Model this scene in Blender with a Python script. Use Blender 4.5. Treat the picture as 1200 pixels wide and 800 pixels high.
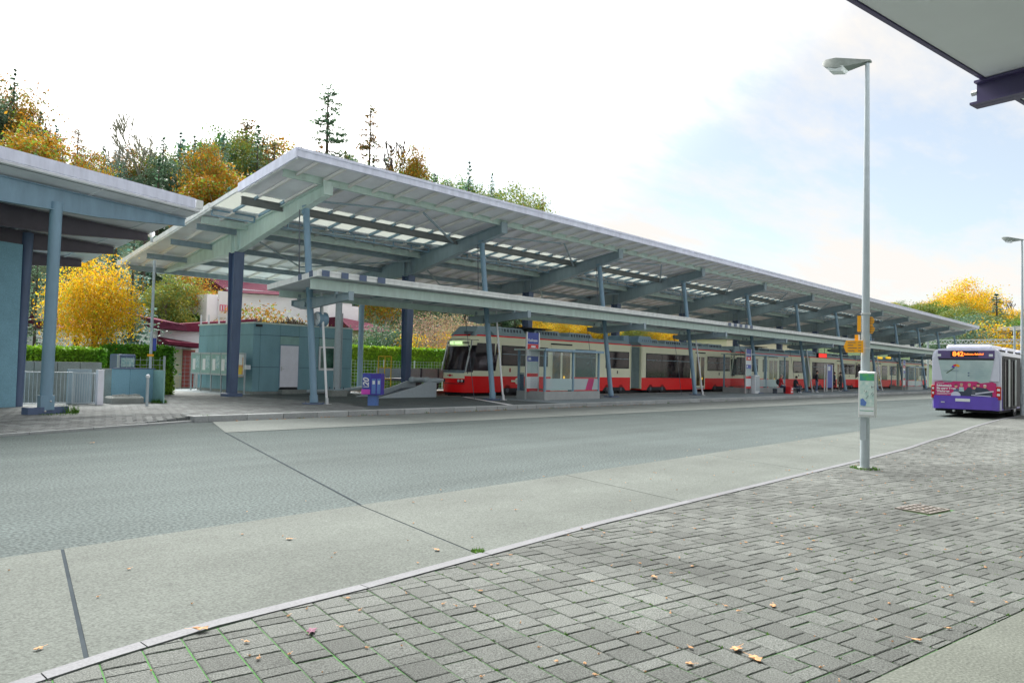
import bpy, math, random
from math import radians, sin, cos, pi
from mathutils import Vector, Matrix, noise
import numpy as np
S = bpy.context.scene
COL = S.collection
for o in list(bpy.data.objects): bpy.data.objects.remove(o)

# ------------------------------------------------------------------ camera
FPX, CAMH = 867.0, 1.7
def _unit(v): v = np.array(v, float); return v/np.linalg.norm(v)
_x = _unit([797, 48, FPX]); _v = np.array([0.0, 29.669, FPX])
_up = _unit(np.cross(_x, _v)); _up = _up if _up[1] < 0 else -_up
ROT = np.array([_x, np.cross(_up, _x), _up]); CAM = np.array([0, 0, CAMH])
cam_data = bpy.data.cameras.new('camera'); cam = bpy.data.objects.new('camera', cam_data); COL.objects.link(cam)
cr, cu, cf = ROT@[1, 0, 0], -(ROT@[0, 1, 0]), ROT@[0, 0, 1]
cam.matrix_world = Matrix(((cr[0], cu[0], -cf[0], 0), (cr[1], cu[1], -cf[1], 0), (cr[2], cu[2], -cf[2], CAMH), (0, 0, 0, 1)))
cam_data.sensor_width = 36; cam_data.lens = FPX/1200*36; cam_data.clip_start = .05; cam_data.clip_end = 4000
S.camera = cam
# survey helpers: a sight line through a pixel of the 1200x800 photograph met with a real plane of the site
def _ray(px, py): return ROT@np.array([px-600, py-400, FPX])
def onz(px, py, z=0): d = _ray(px, py); return Vector(CAM+d*((z-CAMH)/d[2]))
def ony(px, py, y): d = _ray(px, py); return Vector(CAM+d*(y/d[1]))
def onx(px, py, x): d = _ray(px, py); return Vector(CAM+d*(x/d[0]))

# ------------------------------------------------------------------ light
SUN_EL, SUN_AZ = radians(48), radians(66)      # high thin-veiled sun behind the wooded hill; azimuth from +X towards +Y
S.view_settings.view_transform = 'Standard'; S.view_settings.look = 'None'
S.view_settings.exposure = 1.95; S.view_settings.gamma = 1
W = bpy.data.worlds.new('World'); S.world = W; W.use_nodes = True
nt = W.node_tree; N = nt.nodes; L = nt.links; N.clear()
def nn(t, **k):
    n = N.new(t)
    for a, b in k.items(): setattr(n, a, b)
    return n
sky = nn('ShaderNodeTexSky', sky_type='NISHITA', sun_disc=False); sky.sun_elevation = SUN_EL
sky.sun_rotation = pi/2-SUN_AZ; sky.air_density = 1.0; sky.dust_density = 1.6; sky.altitude = 600
bg = nn('ShaderNodeBackground'); bg.inputs[1].default_value = .11
tc = nn('ShaderNodeTexCoord'); sep = nn('ShaderNodeSeparateXYZ'); L.new(tc.outputs['Generated'], sep.inputs[0])
mx = nn('ShaderNodeMath', operation='MAXIMUM'); mx.inputs[1].default_value = .0; L.new(sep.outputs[2], mx.inputs[0])
ad = nn('ShaderNodeMath', operation='ADD'); ad.inputs[1].default_value = .12; L.new(mx.outputs[0], ad.inputs[0])
dx = nn('ShaderNodeMath', operation='DIVIDE'); dy = nn('ShaderNodeMath', operation='DIVIDE')
L.new(sep.outputs[0], dx.inputs[0]); L.new(ad.outputs[0], dx.inputs[1]); L.new(sep.outputs[1], dy.inputs[0]); L.new(ad.outputs[0], dy.inputs[1])
cb = nn('ShaderNodeCombineXYZ'); L.new(dx.outputs[0], cb.inputs[0]); L.new(dy.outputs[0], cb.inputs[1])
mp = nn('ShaderNodeMapping'); mp.inputs['Rotation'].default_value = (0, 0, .5); mp.inputs['Scale'].default_value = (.55, 1.2, 1); L.new(cb.outputs[0], mp.inputs[0])
n1 = nn('ShaderNodeTexNoise'); n1.inputs['Scale'].default_value = 1.1; n1.inputs['Detail'].default_value = 7; n1.inputs['Roughness'].default_value = .62
L.new(mp.outputs[0], n1.inputs[0])
cr1 = nn('ShaderNodeValToRGB'); cr1.color_ramp.elements[0].position = .42; cr1.color_ramp.elements[1].position = .60
L.new(n1.outputs[0], cr1.inputs[0])
# thin high cloud veil: thicker towards the horizon and towards the sun
dotn = nn('ShaderNodeVectorMath', operation='DOT_PRODUCT'); dotn.inputs[1].default_value = (cos(SUN_EL)*cos(SUN_AZ), cos(SUN_EL)*sin(SUN_AZ), sin(SUN_EL))
nrm = nn('ShaderNodeVectorMath', operation='NORMALIZE'); L.new(tc.outputs['Generated'], nrm.inputs[0]); L.new(nrm.outputs[0], dotn.inputs[0])
mr = nn('ShaderNodeMapRange'); mr.inputs['From Min'].default_value = .70; mr.inputs['From Max'].default_value = .985; mr.interpolation_type = 'SMOOTHSTEP'
L.new(dotn.outputs['Value'], mr.inputs['Value'])
mh = nn('ShaderNodeMapRange'); mh.inputs['From Min'].default_value = .34; mh.inputs['From Max'].default_value = .02; mh.interpolation_type = 'SMOOTHSTEP'
L.new(sep.outputs[2], mh.inputs['Value'])
mh2 = nn('ShaderNodeMath', operation='MULTIPLY'); mh2.inputs[1].default_value = .78; L.new(mh.outputs[0], mh2.inputs[0])
v1 = nn('ShaderNodeMath', operation='MAXIMUM'); L.new(mr.outputs[0], v1.inputs[0]); L.new(mh2.outputs[0], v1.inputs[1])
v1b = nn('ShaderNodeMath', operation='MAXIMUM'); v1b.inputs[1].default_value = .42; L.new(v1.outputs[0], v1b.inputs[0])
v2 = nn('ShaderNodeMath', operation='MULTIPLY_ADD'); v2.inputs[1].default_value = .60; L.new(cr1.outputs[0], v2.inputs[0]); L.new(v1b.outputs[0], v2.inputs[2]); v2.use_clamp = True
cloudc = nn('ShaderNodeMixRGB'); cloudc.inputs[1].default_value = (2.36, 2.28, 2.18, 1); cloudc.inputs[2].default_value = (15.5, 15.2, 14.7, 1)
L.new(mr.outputs[0], cloudc.inputs[0])
skb = nn('ShaderNodeMixRGB', blend_type='MULTIPLY'); skb.inputs[0].default_value = 1; skb.inputs[2].default_value = (.40, .435, .42, 1); L.new(sky.outputs[0], skb.inputs[1])
mix = nn('ShaderNodeMixRGB'); L.new(v2.outputs[0], mix.inputs[0]); L.new(skb.outputs[0], mix.inputs[1]); L.new(cloudc.outputs[0], mix.inputs[2])
L.new(mix.outputs[0], bg.inputs[0]); wo = nn('ShaderNodeOutputWorld'); L.new(bg.outputs[0], wo.inputs[0])
sl = bpy.data.lights.new('sun', 'SUN'); sl.energy = 2.2; sl.angle = radians(40); sl.color = (1, .97, .92)
so = bpy.data.objects.new('sun', sl); COL.objects.link(so)
so.rotation_euler = Vector((-cos(SUN_EL)*cos(SUN_AZ), -cos(SUN_EL)*sin(SUN_AZ), -sin(SUN_EL))).to_track_quat('-Z', 'Y').to_euler()

# ------------------------------------------------------------------ materials
M = {}
def mat(name, c, rough=.6, metal=0., var=.12, vs=3., bump=0., bs=40., spec=.5, c2=None, tint=None, coat=0, stretch=None, streak=0):
    """painted / mineral surface: base colour with a broad noise blotching, a fine grain and bump"""
    m = bpy.data.materials.new(name); m.use_nodes = True; t = m.node_tree; nd, lk = t.nodes, t.links
    b = nd['Principled BSDF']; b.inputs['Roughness'].default_value = rough; b.inputs['Metallic'].default_value = metal
    b.inputs['Specular IOR Level'].default_value = spec; b.inputs['Coat Weight'].default_value = coat
    g = nd.new('ShaderNodeNewGeometry'); src = g.outputs['Position']
    if stretch:
        mpn = nd.new('ShaderNodeMapping'); mpn.inputs['Scale'].default_value = stretch; lk.new(src, mpn.inputs[0]); src = mpn.outputs[0]
    n = nd.new('ShaderNodeTexNoise'); n.inputs['Scale'].default_value = vs; n.inputs['Detail'].default_value = 6; n.inputs['Roughness'].default_value = .6
    lk.new(src, n.inputs[0])
    r = nd.new('ShaderNodeMapRange'); r.inputs['From Min'].default_value = .3; r.inputs['From Max'].default_value = .7; lk.new(n.outputs[0], r.inputs[0])
    mixn = nd.new('ShaderNodeMixRGB'); lk.new(r.outputs[0], mixn.inputs[0])
    if c2 is None: a = tuple(x*(1-var) for x in c); d = tuple(min(1, x*(1+var)) for x in c)
    else: a, d = c, c2
    mixn.inputs[1].default_value = (*a, 1); mixn.inputs[2].default_value = (*d, 1)
    out = mixn.outputs[0]
    if bump or streak:
        n2 = nd.new('ShaderNodeTexNoise'); n2.inputs['Scale'].default_value = bs; n2.inputs['Detail'].default_value = 3; lk.new(g.outputs['Position'], n2.inputs[0])
        ml = nd.new('ShaderNodeMixRGB'); ml.blend_type = 'MULTIPLY'; ml.inputs[0].default_value = 1
        r2 = nd.new('ShaderNodeMapRange'); k_ = .1 if bump > .85 else .2; r2.inputs['From Min'].default_value = .5-k_; r2.inputs['From Max'].default_value = .5+k_
        r2.inputs['To Min'].default_value = 1-min(.35, bump*.5+.05); r2.inputs['To Max'].default_value = 1+min(.3, bump*.5+.05)
        lk.new(n2.outputs[0], r2.inputs[0]); lk.new(out, ml.inputs[1]); lk.new(r2.outputs[0], ml.inputs[2]); out = ml.outputs[0]
        bp = nd.new('ShaderNodeBump'); bp.inputs['Strength'].default_value = bump; bp.inputs['Distance'].default_value = .01
        lk.new(n2.outputs[0], bp.inputs['Height']); lk.new(bp.outputs[0], b.inputs['Normal'])
    if tint:
        at = nd.new('ShaderNodeAttribute'); at.attribute_name = 'tint'
        r3 = nd.new('ShaderNodeMapRange'); r3.inputs['To Min'].default_value = 1-tint; r3.inputs['To Max'].default_value = 1+tint
        lk.new(at.outputs['Fac'], r3.inputs[0]); m3 = nd.new('ShaderNodeMixRGB'); m3.blend_type = 'MULTIPLY'; m3.inputs[0].default_value = 1
        lk.new(out, m3.inputs[1]); lk.new(r3.outputs[0], m3.inputs[2]); out = m3.outputs[0]
    lk.new(out, b.inputs['Base Color']); M[name] = m; return m
def glass(name, c, rough=.05, alpha=.5, ior=1.45):
    m = bpy.data.materials.new(name); m.use_nodes = True; b = m.node_tree.nodes['Principled BSDF']
    b.inputs['Base Color'].default_value = (*c, 1); b.inputs['Roughness'].default_value = rough; b.inputs['Alpha'].default_value = alpha
    b.inputs['Specular IOR Level'].default_value = .8; M[name] = m; return m
def glow(name, c, s):
    m = bpy.data.materials.new(name); m.use_nodes = True; b = m.node_tree.nodes['Principled BSDF']
    b.inputs['Base Color'].default_value = (*c, 1); b.inputs['Emission Color'].default_value = (*c, 1); b.inputs['Emission Strength'].default_value = s; M[name] = m; return m
def leafmat(name, c1, c2, c3=None, rough=.55, transl=.35):
    """foliage: hue varies leaf by leaf (attribute) and clump by clump (noise)"""
    m = bpy.data.materials.new(name); m.use_nodes = True; t = m.node_tree; nd, lk = t.nodes, t.links
    b = nd['Principled BSDF']; b.inputs['Roughness'].default_value = rough; b.inputs['Specular IOR Level'].default_value = .3
    g = nd.new('ShaderNodeNewGeometry'); n = nd.new('ShaderNodeTexNoise'); n.inputs['Scale'].default_value = .45; n.inputs['Detail'].default_value = 4
    lk.new(g.outputs['Position'], n.inputs[0])
    r = nd.new('ShaderNodeMapRange'); r.inputs['From Min'].default_value = .35; r.inputs['From Max'].default_value = .65; lk.new(n.outputs[0], r.inputs[0])
    mm = nd.new('ShaderNodeMixRGB'); mm.inputs[1].default_value = (*c1, 1); mm.inputs[2].default_value = (*c2, 1); lk.new(r.outputs[0], mm.inputs[0])
    out = mm.outputs[0]
    at = nd.new('ShaderNodeAttribute'); at.attribute_name = 'tint'
    if c3:
        gt = nd.new('ShaderNodeMath'); gt.operation = 'GREATER_THAN'; gt.inputs[1].default_value = .72; lk.new(at.outputs['Fac'], gt.inputs[0])
        m4 = nd.new('ShaderNodeMixRGB'); lk.new(gt.outputs[0], m4.inputs[0]); lk.new(out, m4.inputs[1]); m4.inputs[2].default_value = (*c3, 1); out = m4.outputs[0]
    r3 = nd.new('ShaderNodeMapRange'); r3.inputs['To Min'].default_value = .6; r3.inputs['To Max'].default_value = 1.45; lk.new(at.outputs['Fac'], r3.inputs[0])
    oi = nd.new('ShaderNodeObjectInfo'); r4 = nd.new('ShaderNodeMapRange'); r4.inputs['To Min'].default_value = .8; r4.inputs['To Max'].default_value = 1.2; lk.new(oi.outputs['Random'], r4.inputs[0])
    mu = nd.new('ShaderNodeMath'); mu.operation = 'MULTIPLY'; lk.new(r3.outputs[0], mu.inputs[0]); lk.new(r4.outputs[0], mu.inputs[1])
    m3 = nd.new('ShaderNodeMixRGB'); m3.blend_type = 'MULTIPLY'; m3.inputs[0].default_value = 1; lk.new(out, m3.inputs[1]); lk.new(mu.outputs[0], m3.inputs[2])
    lk.new(m3.outputs[0], b.inputs['Base Color'])
    tr = nd.new('ShaderNodeBsdfTranslucent'); lk.new(m3.outputs[0], tr.inputs[0]); ms = nd.new('ShaderNodeMixShader'); ms.inputs[0].default_value = transl
    lk.new(b.outputs[0], ms.inputs[1]); lk.new(tr.outputs[0], ms.inputs[2]); lk.new(ms.outputs[0], nd['Material Output'].inputs[0]); M[name] = m; return m

mat('asphalt', (.072, .090, .089), .9, var=.13, vs=.3, bump=.9, bs=30, spec=.12)
mat('asphalt_dark', (.22, .26, .275), .9, var=.2, vs=.8, bump=.8, bs=60, spec=.2)
mat('asphalt_patch', (.10, .118, .118), .9, var=.16, vs=.8, bump=.9, bs=60, spec=.15)
mat('concrete_slab_lit', (.15, .168, .158), .85, var=.12, vs=.7, bump=.5, bs=60, tint=.05, spec=.15)  # brighter copy of the slab concrete; extra light put into the colour against shading
mat('concrete_slab', (.102, .115, .105), .85, var=.13, vs=.7, bump=.6, bs=60, tint=.05, spec=.15)
mat('concrete', (.26, .28, .265), .85, var=.14, vs=2, bump=.2, bs=30)
mat('apron', (.112, .122, .106), .85, var=.12, vs=1.2, bump=.5, bs=60, spec=.15)
mat('kerb', (.115, .12, .132), .8, var=.12, vs=2.5, bump=.25, bs=60, tint=.12)
mat('paver', (.102, .110, .103), .85, var=.2, vs=.5, bump=1.0, bs=110, tint=.18, spec=.2)
mat('moss_joint', (.036, .07, .028), .95, vs=.8, c2=(.035, .16, .022), bump=.4, bs=90)
mat('sealant', (.05, .06, .068), 1.0, spec=.0)
mat('kerb_lit', (.34, .36, .36), .85, var=.1, vs=2.5, bump=.25, bs=60, tint=.12)  # kerb stone with its colour raised to make up for shade at the platform
mat('plaza_stone', (.165, .178, .176), .85, var=.2, vs=.5, bump=.6, bs=60, tint=.2, spec=.2)
mat('gravel', (.2, .19, .17), .95, var=.3, vs=9, bump=.9, bs=25)
mat('grass', (.035, .075, .022), .9, vs=2.5, c2=(.06, .11, .03), bump=.6, bs=20)
mat('steel_green', (.54, .66, .62), .45, var=.13, vs=4, stretch=(1, 1, .22))
mat('steel_grey', (.27, .35, .40), .45, var=.13, vs=4, stretch=(1, 1, .22))
mat('steel_slate', (.085, .125, .22), .45, var=.13, vs=4, stretch=(1, 1, .22))
mat('steel_blue', (.19, .31, .41), .4, var=.13, vs=4, stretch=(1, 1, .22))
mat('steel_dark', (.09, .105, .13), .5, var=.12, vs=2)
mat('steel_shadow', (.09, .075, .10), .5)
mat('steel_mid', (.17, .18, .18), .5)
mat('deck', (.80, .81, .85), .55, var=.1, vs=1.2)
mat('rib', (.74, .72, .70), .5, var=.06, vs=2)
mat('fascia_white', (.72, .74, .90), .4, var=.13, vs=4, stretch=(1, 1, .22))
mat('fascia_cream', (.74, .76, .76), .45, var=.13, vs=4, stretch=(1, 1, .22))
mat('sheet_blue', (.05, .08, .24), .4)
mat('soffit', (.80, .83, .90), .7, var=.04, vs=1)
mat('purple_steel', (.075, .06, .16), .4, var=.1)
mat('kiosk_teal', (.19, .36, .42), .55, var=.12, vs=1.6, bump=.1, bs=30, stretch=(1, 1, .35))
mat('kiosk_light', (.25, .42, .40), .55)
mat('render_teal', (.20, .38, .48), .8, var=.08, vs=2, bump=.3, bs=50)
mat('door_white', (.78, .78, .86), .45, var=.05)
mat('white_paint', (.74, .75, .76), .4, var=.04)
mat('lamp_grey', (.17, .20, .185), .6, var=.2, vs=12)
mat('silver', (.55, .57, .58), .35, .6, var=.06)
mat('galvanised', (.40, .46, .49), .5, .1, var=.08, vs=8)
mat('white_wall', (.93, .93, .96), .8, var=.04, vs=1)
mat('cream_wall', (.74, .72, .52), .8, var=.04, vs=1)
mat('roof_tile', (.10, .025, .045), .9, spec=.05, var=.3, vs=4, bump=.3, bs=12)
mat('cladding_maroon', (.15, .025, .05), .8, spec=.1, var=.2, vs=3)
mat('door_red', (.42, .09, .08), .5)
mat('tram_red', (.95, .004, .006), .38, var=.04, vs=.8, spec=.35)
mat('tram_cream', (.90, .90, .66), .35, var=.03, vs=.8)
mat('tram_grey', (.25, .34, .38), .5, var=.12, vs=1.5)
mat('tram_pink', (.70, .12, .22), .4)
mat('rubber', (.022, .023, .026), .8)
mat('black', (.012, .013, .018), .6)
mat('bellows', (.20, .27, .27), .8, var=.1)
mat('bus_white', (.58, .60, .70), .3, var=.03, coat=.3)
mat('header_violet', (.10, .07, .20), .35)
mat('bus_violet', (.11, .06, .45), .3, var=.08, coat=.4)
mat('ad_magenta', (.58, .015, .16), .4, vs=1.3, c2=(.38, .02, .13))
mat('ad_navy', (.035, .05, .08), .5)
mat('skin', (.62, .36, .26), .55)
mat('lamp_red', (.42, .004, .006), .25)
mat('yellow_sign', (.86, .38, .0), .45, var=.04)
mat('yellow_paint', (.72, .50, .03), .5)
mat('rail_steel', (.28, .24, .21), .4, .7)
mat('wood_sleeper', (.10, .08, .06), .9)
mat('box_violet', (.045, .035, .34), .4)
mat('box_blue', (.10, .20, .50), .4)
mat('pink_sticker', (.62, .06, .48), .4)
mat('sign_blue', (.035, .07, .36), .4)
mat('sign_red', (.62, .02, .025), .4)
mat('paper', (.70, .74, .76), .7, var=.06, vs=14)
mat('paper_map', (.35, .55, .52), .6, vs=16, c2=(.68, .75, .70))
mat('paper_blue', (.14, .34, .40), .6, vs=12, c2=(.55, .68, .66))
mat('map_green', (.10, .45, .10), .6, vs=14, c2=(.05, .25, .30))
mat('poster', (.75, .62, .10), .6, vs=5, c2=(.55, .10, .16))
mat('bark', (.09, .075, .06), .9, var=.3, vs=6, bump=.5, bs=15)
mat('bark_pale', (.36, .36, .31), .85, var=.25, vs=6)
mat('leaf_brown', (.40, .22, .10), .8, var=.2, vs=20)
mat('leaf_purple', (.16, .06, .10), .8, var=.2, vs=20)
mat('cloth_red', (.50, .03, .04), .85); mat('cloth_navy', (.03, .045, .085), .85); mat('cloth_dark', (.035, .035, .045), .85)
mat('cloth_beige', (.38, .34, .28), .85); mat('shoe_white', (.6, .62, .66), .7); mat('hair_grey', (.34, .30, .28), .8); mat('hair_dark', (.02, .016, .014), .8)
mat('glass_dark', (.006, .008, .012), .08, var=.5, vs=1.3, spec=.28, c2=(.05, .03, .032))
mat('glass_green', (.01, .04, .03), .06, vs=2.5, spec=.4, c2=(.10, .22, .16))
mat('door_glass', (.02, .03, .04), .08, vs=1.1, spec=.35, c2=(.30, .17, .05))
mat('bus_rear_glass', (.30, .42, .44), .12, vs=1.2, spec=.8, c2=(.46, .56, .57))
glass('glass_clear', (.35, .60, .60), .04, .07)
glass('glass_frost', (.45, .62, .64), .25, .6)
m = glass('skylight', (.80, .86, .82), .35, 1.0); m.node_tree.nodes['Principled BSDF'].inputs['Transmission Weight'].default_value = .0
_nd = m.node_tree.nodes; _tr = _nd.new('ShaderNodeBsdfTranslucent'); _tr.inputs[0].default_value = (.44, .46, .44, 1); _ms = _nd.new('ShaderNodeMixShader'); _ms.inputs[0].default_value = .88
m.node_tree.links.new(_nd['Principled BSDF'].outputs[0], _ms.inputs[1]); m.node_tree.links.new(_tr.outputs[0], _ms.inputs[2]); m.node_tree.links.new(_ms.outputs[0], _nd['Material Output'].inputs[0])
def wear(name, lo, hi, sx, sy, spots=0.):
    """long faint wheel tracks and small oil drips worn into a road surface"""
    t = M[name].node_tree; nd, lk = t.nodes, t.links; b = nd['Principled BSDF']; src = b.inputs['Base Color'].links[0].from_socket
    g = nd.new('ShaderNodeNewGeometry'); mp_ = nd.new('ShaderNodeMapping'); mp_.inputs['Scale'].default_value = (sx, sy, 1); lk.new(g.outputs['Position'], mp_.inputs[0])
    n = nd.new('ShaderNodeTexNoise'); n.inputs['Scale'].default_value = 1; n.inputs['Detail'].default_value = 5; lk.new(mp_.outputs[0], n.inputs[0])
    r = nd.new('ShaderNodeMapRange'); r.inputs['From Min'].default_value = .3; r.inputs['From Max'].default_value = .7; r.inputs['To Min'].default_value = lo; r.inputs['To Max'].default_value = hi; lk.new(n.outputs[0], r.inputs[0])
    out = r.outputs[0]
    if spots:
        v = nd.new('ShaderNodeTexVoronoi'); v.inputs['Scale'].default_value = 1.1; v.inputs['Randomness'].default_value = 1; lk.new(g.outputs['Position'], v.inputs['Vector'])
        wn = nd.new('ShaderNodeMapRange'); wn.inputs['From Min'].default_value = .03; wn.inputs['From Max'].default_value = .10; wn.inputs['To Min'].default_value = 1-spots; wn.inputs['To Max'].default_value = 1; lk.new(v.outputs['Distance'], wn.inputs[0])
        m2 = nd.new('ShaderNodeMath'); m2.operation = 'MULTIPLY'; lk.new(out, m2.inputs[0]); lk.new(wn.outputs[0], m2.inputs[1]); out = m2.outputs[0]
    m3 = nd.new('ShaderNodeMixRGB'); m3.blend_type = 'MULTIPLY'; m3.inputs[0].default_value = 1; lk.new(src, m3.inputs[1]); lk.new(out, m3.inputs[2]); lk.new(m3.outputs[0], b.inputs['Base Color'])
wear('asphalt', .86, 1.10, .06, 1.1, .14); wear('concrete_slab', .88, 1.08, .12, .9, .16); wear('asphalt_dark', .8, 1.15, .3, .8, .2); wear('paver', .84, 1.12, .5, .5, .0); wear('apron', .85, 1.1, .4, .9, .2)
glow('led_orange', (1, .16, .02), 1.0); glow('led_red', (.8, .02, .01), .3); glow('led_yellow', (.9, .55, .03), .2); glow('led_green', (.5, .75, .35), .35)
leafmat('foliage_dark', (.07, .15, .09), (.13, .20, .12))
leafmat('foliage_bluegreen', (.07, .18, .15), (.15, .25, .19))
leafmat('foliage_green', (.05, .14, .02), (.10, .20, .03))
leafmat('foliage_hedge', (.09, .30, .02), (.24, .38, .02), transl=.2)
leafmat('foliage_yellow', (.62, .32, .008), (.68, .43, .014), (.34, .34, .02), transl=.45)
leafmat('foliage_orange', (.36, .15, .015), (.46, .26, .02), (.16, .24, .03))
leafmat('foliage_olive', (.17, .22, .03), (.27, .27, .04), (.09, .17, .05))
leafmat('foliage_rust', (.26, .12, .04), (.32, .20, .06), (.10, .13, .05))
leafmat('foliage_pink', (.34, .17, .17), (.36, .25, .14), (.20, .22, .10))

# ------------------------------------------------------------------ mesh building
class MB:
    def __init__(s): s.v = []; s.f = []; s.mi = []; s.tn = []
    def add(s, vs, fs, mi=0, t=None):
        o = len(s.v); s.v += [tuple(a) for a in vs]
        for f in fs: s.f.append([o+i for i in f]); s.mi.append(mi); s.tn.append(.5 if t is None else t)
        return s
    def hexa(s, p, mi=0, t=None):   # 8 points: bottom ring 0-3, top ring 4-7
        return s.add(p, [(3, 2, 1, 0), (4, 5, 6, 7), (0, 1, 5, 4), (1, 2, 6, 5), (2, 3, 7, 6), (3, 0, 4, 7)], mi, t)
    def box(s, x0, x1, y0, y1, z0, z1, mi=0, t=None):
        return s.hexa([(x0, y0, z0), (x1, y0, z0), (x1, y1, z0), (x0, y1, z0), (x0, y0, z1), (x1, y0, z1), (x1, y1, z1), (x0, y1, z1)], mi, t)
    def bbox(s, x0, x1, y0, y1, z0, z1, b=.01, mi=0):   # box with chamfered vertical and top edges
        r = [(x0+b, y0), (x1-b, y0), (x1, y0+b), (x1, y1-b), (x1-b, y1), (x0+b, y1), (x0, y1-b), (x0, y0+b)]
        cx, cy = (x0+x1)/2, (y0+y1)/2; kx = 1-2*b/max(.001, x1-x0); ky = 1-2*b/max(.001, y1-y0)
        rt = [(cx+(x-cx)*kx, cy+(y-cy)*ky) for x, y in r]
        vs = [(x, y, z0) for x, y in r]+[(x, y, z1-b) for x, y in r]+[(x, y, z1) for x, y in rt]
        fs = [tuple(range(7, -1, -1)), tuple(range(16, 24))]
        for k in (0, 8): fs += [(k+i, k+(i+1) % 8, k+8+(i+1) % 8, k+8+i) for i in range(8)]
        return s.add(vs, fs, mi)
    def bar(s, a, b, w, h, up=(0, 0, 1), mi=0):          # rectangular bar between two points
        a, b = Vector(a), Vector(b); d = (b-a).normalized(); sd = d.cross(Vector(up))
        if sd.length < 1e-4: sd = d.cross(Vector((0, 1, 0)))
        sd.normalize(); u = sd.cross(d); sd *= w/2; u *= h/2
        return s.hexa([a-sd-u, a+sd-u, b+sd-u, b-sd-u, a-sd+u, a+sd+u, b+sd+u, b-sd+u], mi)
    def tube(s, a, b, r0, r1=None, n=12, mi=0, caps=True):
        r1 = r0 if r1 is None else r1; a, b = Vector(a), Vector(b); d = (b-a).normalized()
        x = d.orthogonal().normalized(); y = d.cross(x)
        vs = [a+(x*cos(2*pi*i/n)+y*sin(2*pi*i/n))*r0 for i in range(n)]+[b+(x*cos(2*pi*i/n)+y*sin(2*pi*i/n))*r1 for i in range(n)]
        fs = [(i, (i+1) % n, n+(i+1) % n, n+i) for i in range(n)]
        if caps: fs += [tuple(range(n-1, -1, -1)), tuple(range(n, 2*n))]
        return s.add(vs, fs, mi)
    def path(s, pts, r, n=8, mi=0):
        for a, b in zip(pts[:-1], pts[1:]): s.tube(a, b, r, r, n, mi)
        return s
    def prism(s, poly, d, mi=0, t=None):                 # polygon of 3-D points extruded along d
        n = len(poly); d = Vector(d); p = [Vector(a) for a in poly]
        return s.add(p+[a+d for a in p], [tuple(range(n-1, -1, -1)), tuple(range(n, 2*n))]+[(i, (i+1) % n, n+(i+1) % n, n+i) for i in range(n)], mi, t)
    def ball(s, c, r, n=10, m=6, mi=0, sc=(1, 1, 1)):
        c = Vector(c); vs = []; fs = []
        for j in range(m+1):
            for i in range(n):
                a, b = 2*pi*i/n, pi*j/m
                vs.append(c+Vector((cos(a)*sin(b)*r*sc[0], sin(a)*sin(b)*r*sc[1], cos(b)*r*sc[2])))
        for j in range(m):
            for i in range(n): fs.append((j*n+i, (j+1)*n+i, (j+1)*n+(i+1) % n, j*n+(i+1) % n))
        return s.add(vs, fs, mi)
    def build(s, name, mats, parent=None, label=None, smooth=False, kind=None, fix=True):
        used = sorted({i for f in s.f for i in f})
        if len(used) < len(s.v): mp_ = {i: k for k, i in enumerate(used)}; s.v = [s.v[i] for i in used]; s.f = [[mp_[i] for i in f] for f in s.f]
        off = wloc(parent); v = np.array(s.v, float).reshape(-1, 3)-np.array(off)
        me = bpy.data.meshes.new(name); me.from_pydata([tuple(a) for a in v], [], s.f)
        mats = mats if isinstance(mats, (list, tuple)) else [mats]
        for k in mats: me.materials.append(M[k])
        if len(mats) > 1: me.polygons.foreach_set('material_index', s.mi)
        a = me.attributes.new('tint', 'FLOAT', 'FACE'); a.data.foreach_set('value', s.tn)
        if smooth: me.polygons.foreach_set('use_smooth', [True]*len(me.polygons))
        me.update()
        if smooth: me.set_sharp_from_angle(angle=radians(35))
        o = bpy.data.objects.new(name, me); COL.objects.link(o); o.parent = parent
        if label: o['label'] = label
        if kind: o['kind'] = kind
        return o
def wloc(o):
    v = Vector((0, 0, 0))
    while o is not None: v += o.location; o = o.parent
    return v
def tag(o, label, cat, group=None):
    o['label'] = label; o['category'] = cat
    if group: o['group'] = group
    return o
def thing(name, loc, label, cat, group=None):
    o = bpy.data.objects.new(name, None); COL.objects.link(o); o.location = loc; o.empty_display_size = .3
    return tag(o, label, cat, group)
def inst(src, parent, loc, name=None, label=None, rz=0, scale=None):
    """a further object sharing src's mesh"""
    o = src.copy(); COL.objects.link(o); o.parent = parent; o.location = loc
    if rz: o.rotation_euler.z = rz
    if scale: o.scale = scale
    if label: o['label'] = label
    elif 'label' in o.keys(): del o['label']
    return o
def children(o): return [c for c in bpy.data.objects if c.parent is o]
def copy_tree(root, loc, label, rz=0, group=None, scale=None):
    r = root.copy(); COL.objects.link(r); r.location = loc; r.rotation_euler.z = root.rotation_euler.z+rz; r['label'] = label
    if scale: r.scale = scale
    if group: r['group'] = group
    def rec(a, b):
        for ch in kids.get(a.name, []):
            c = ch.copy(); COL.objects.link(c); c.parent = b; rec(ch, c)
    kids = {}
    for c in list(bpy.data.objects):
        if c.parent is not None: kids.setdefault(c.parent.name, []).append(c)
    rec(root, r); return r
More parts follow.
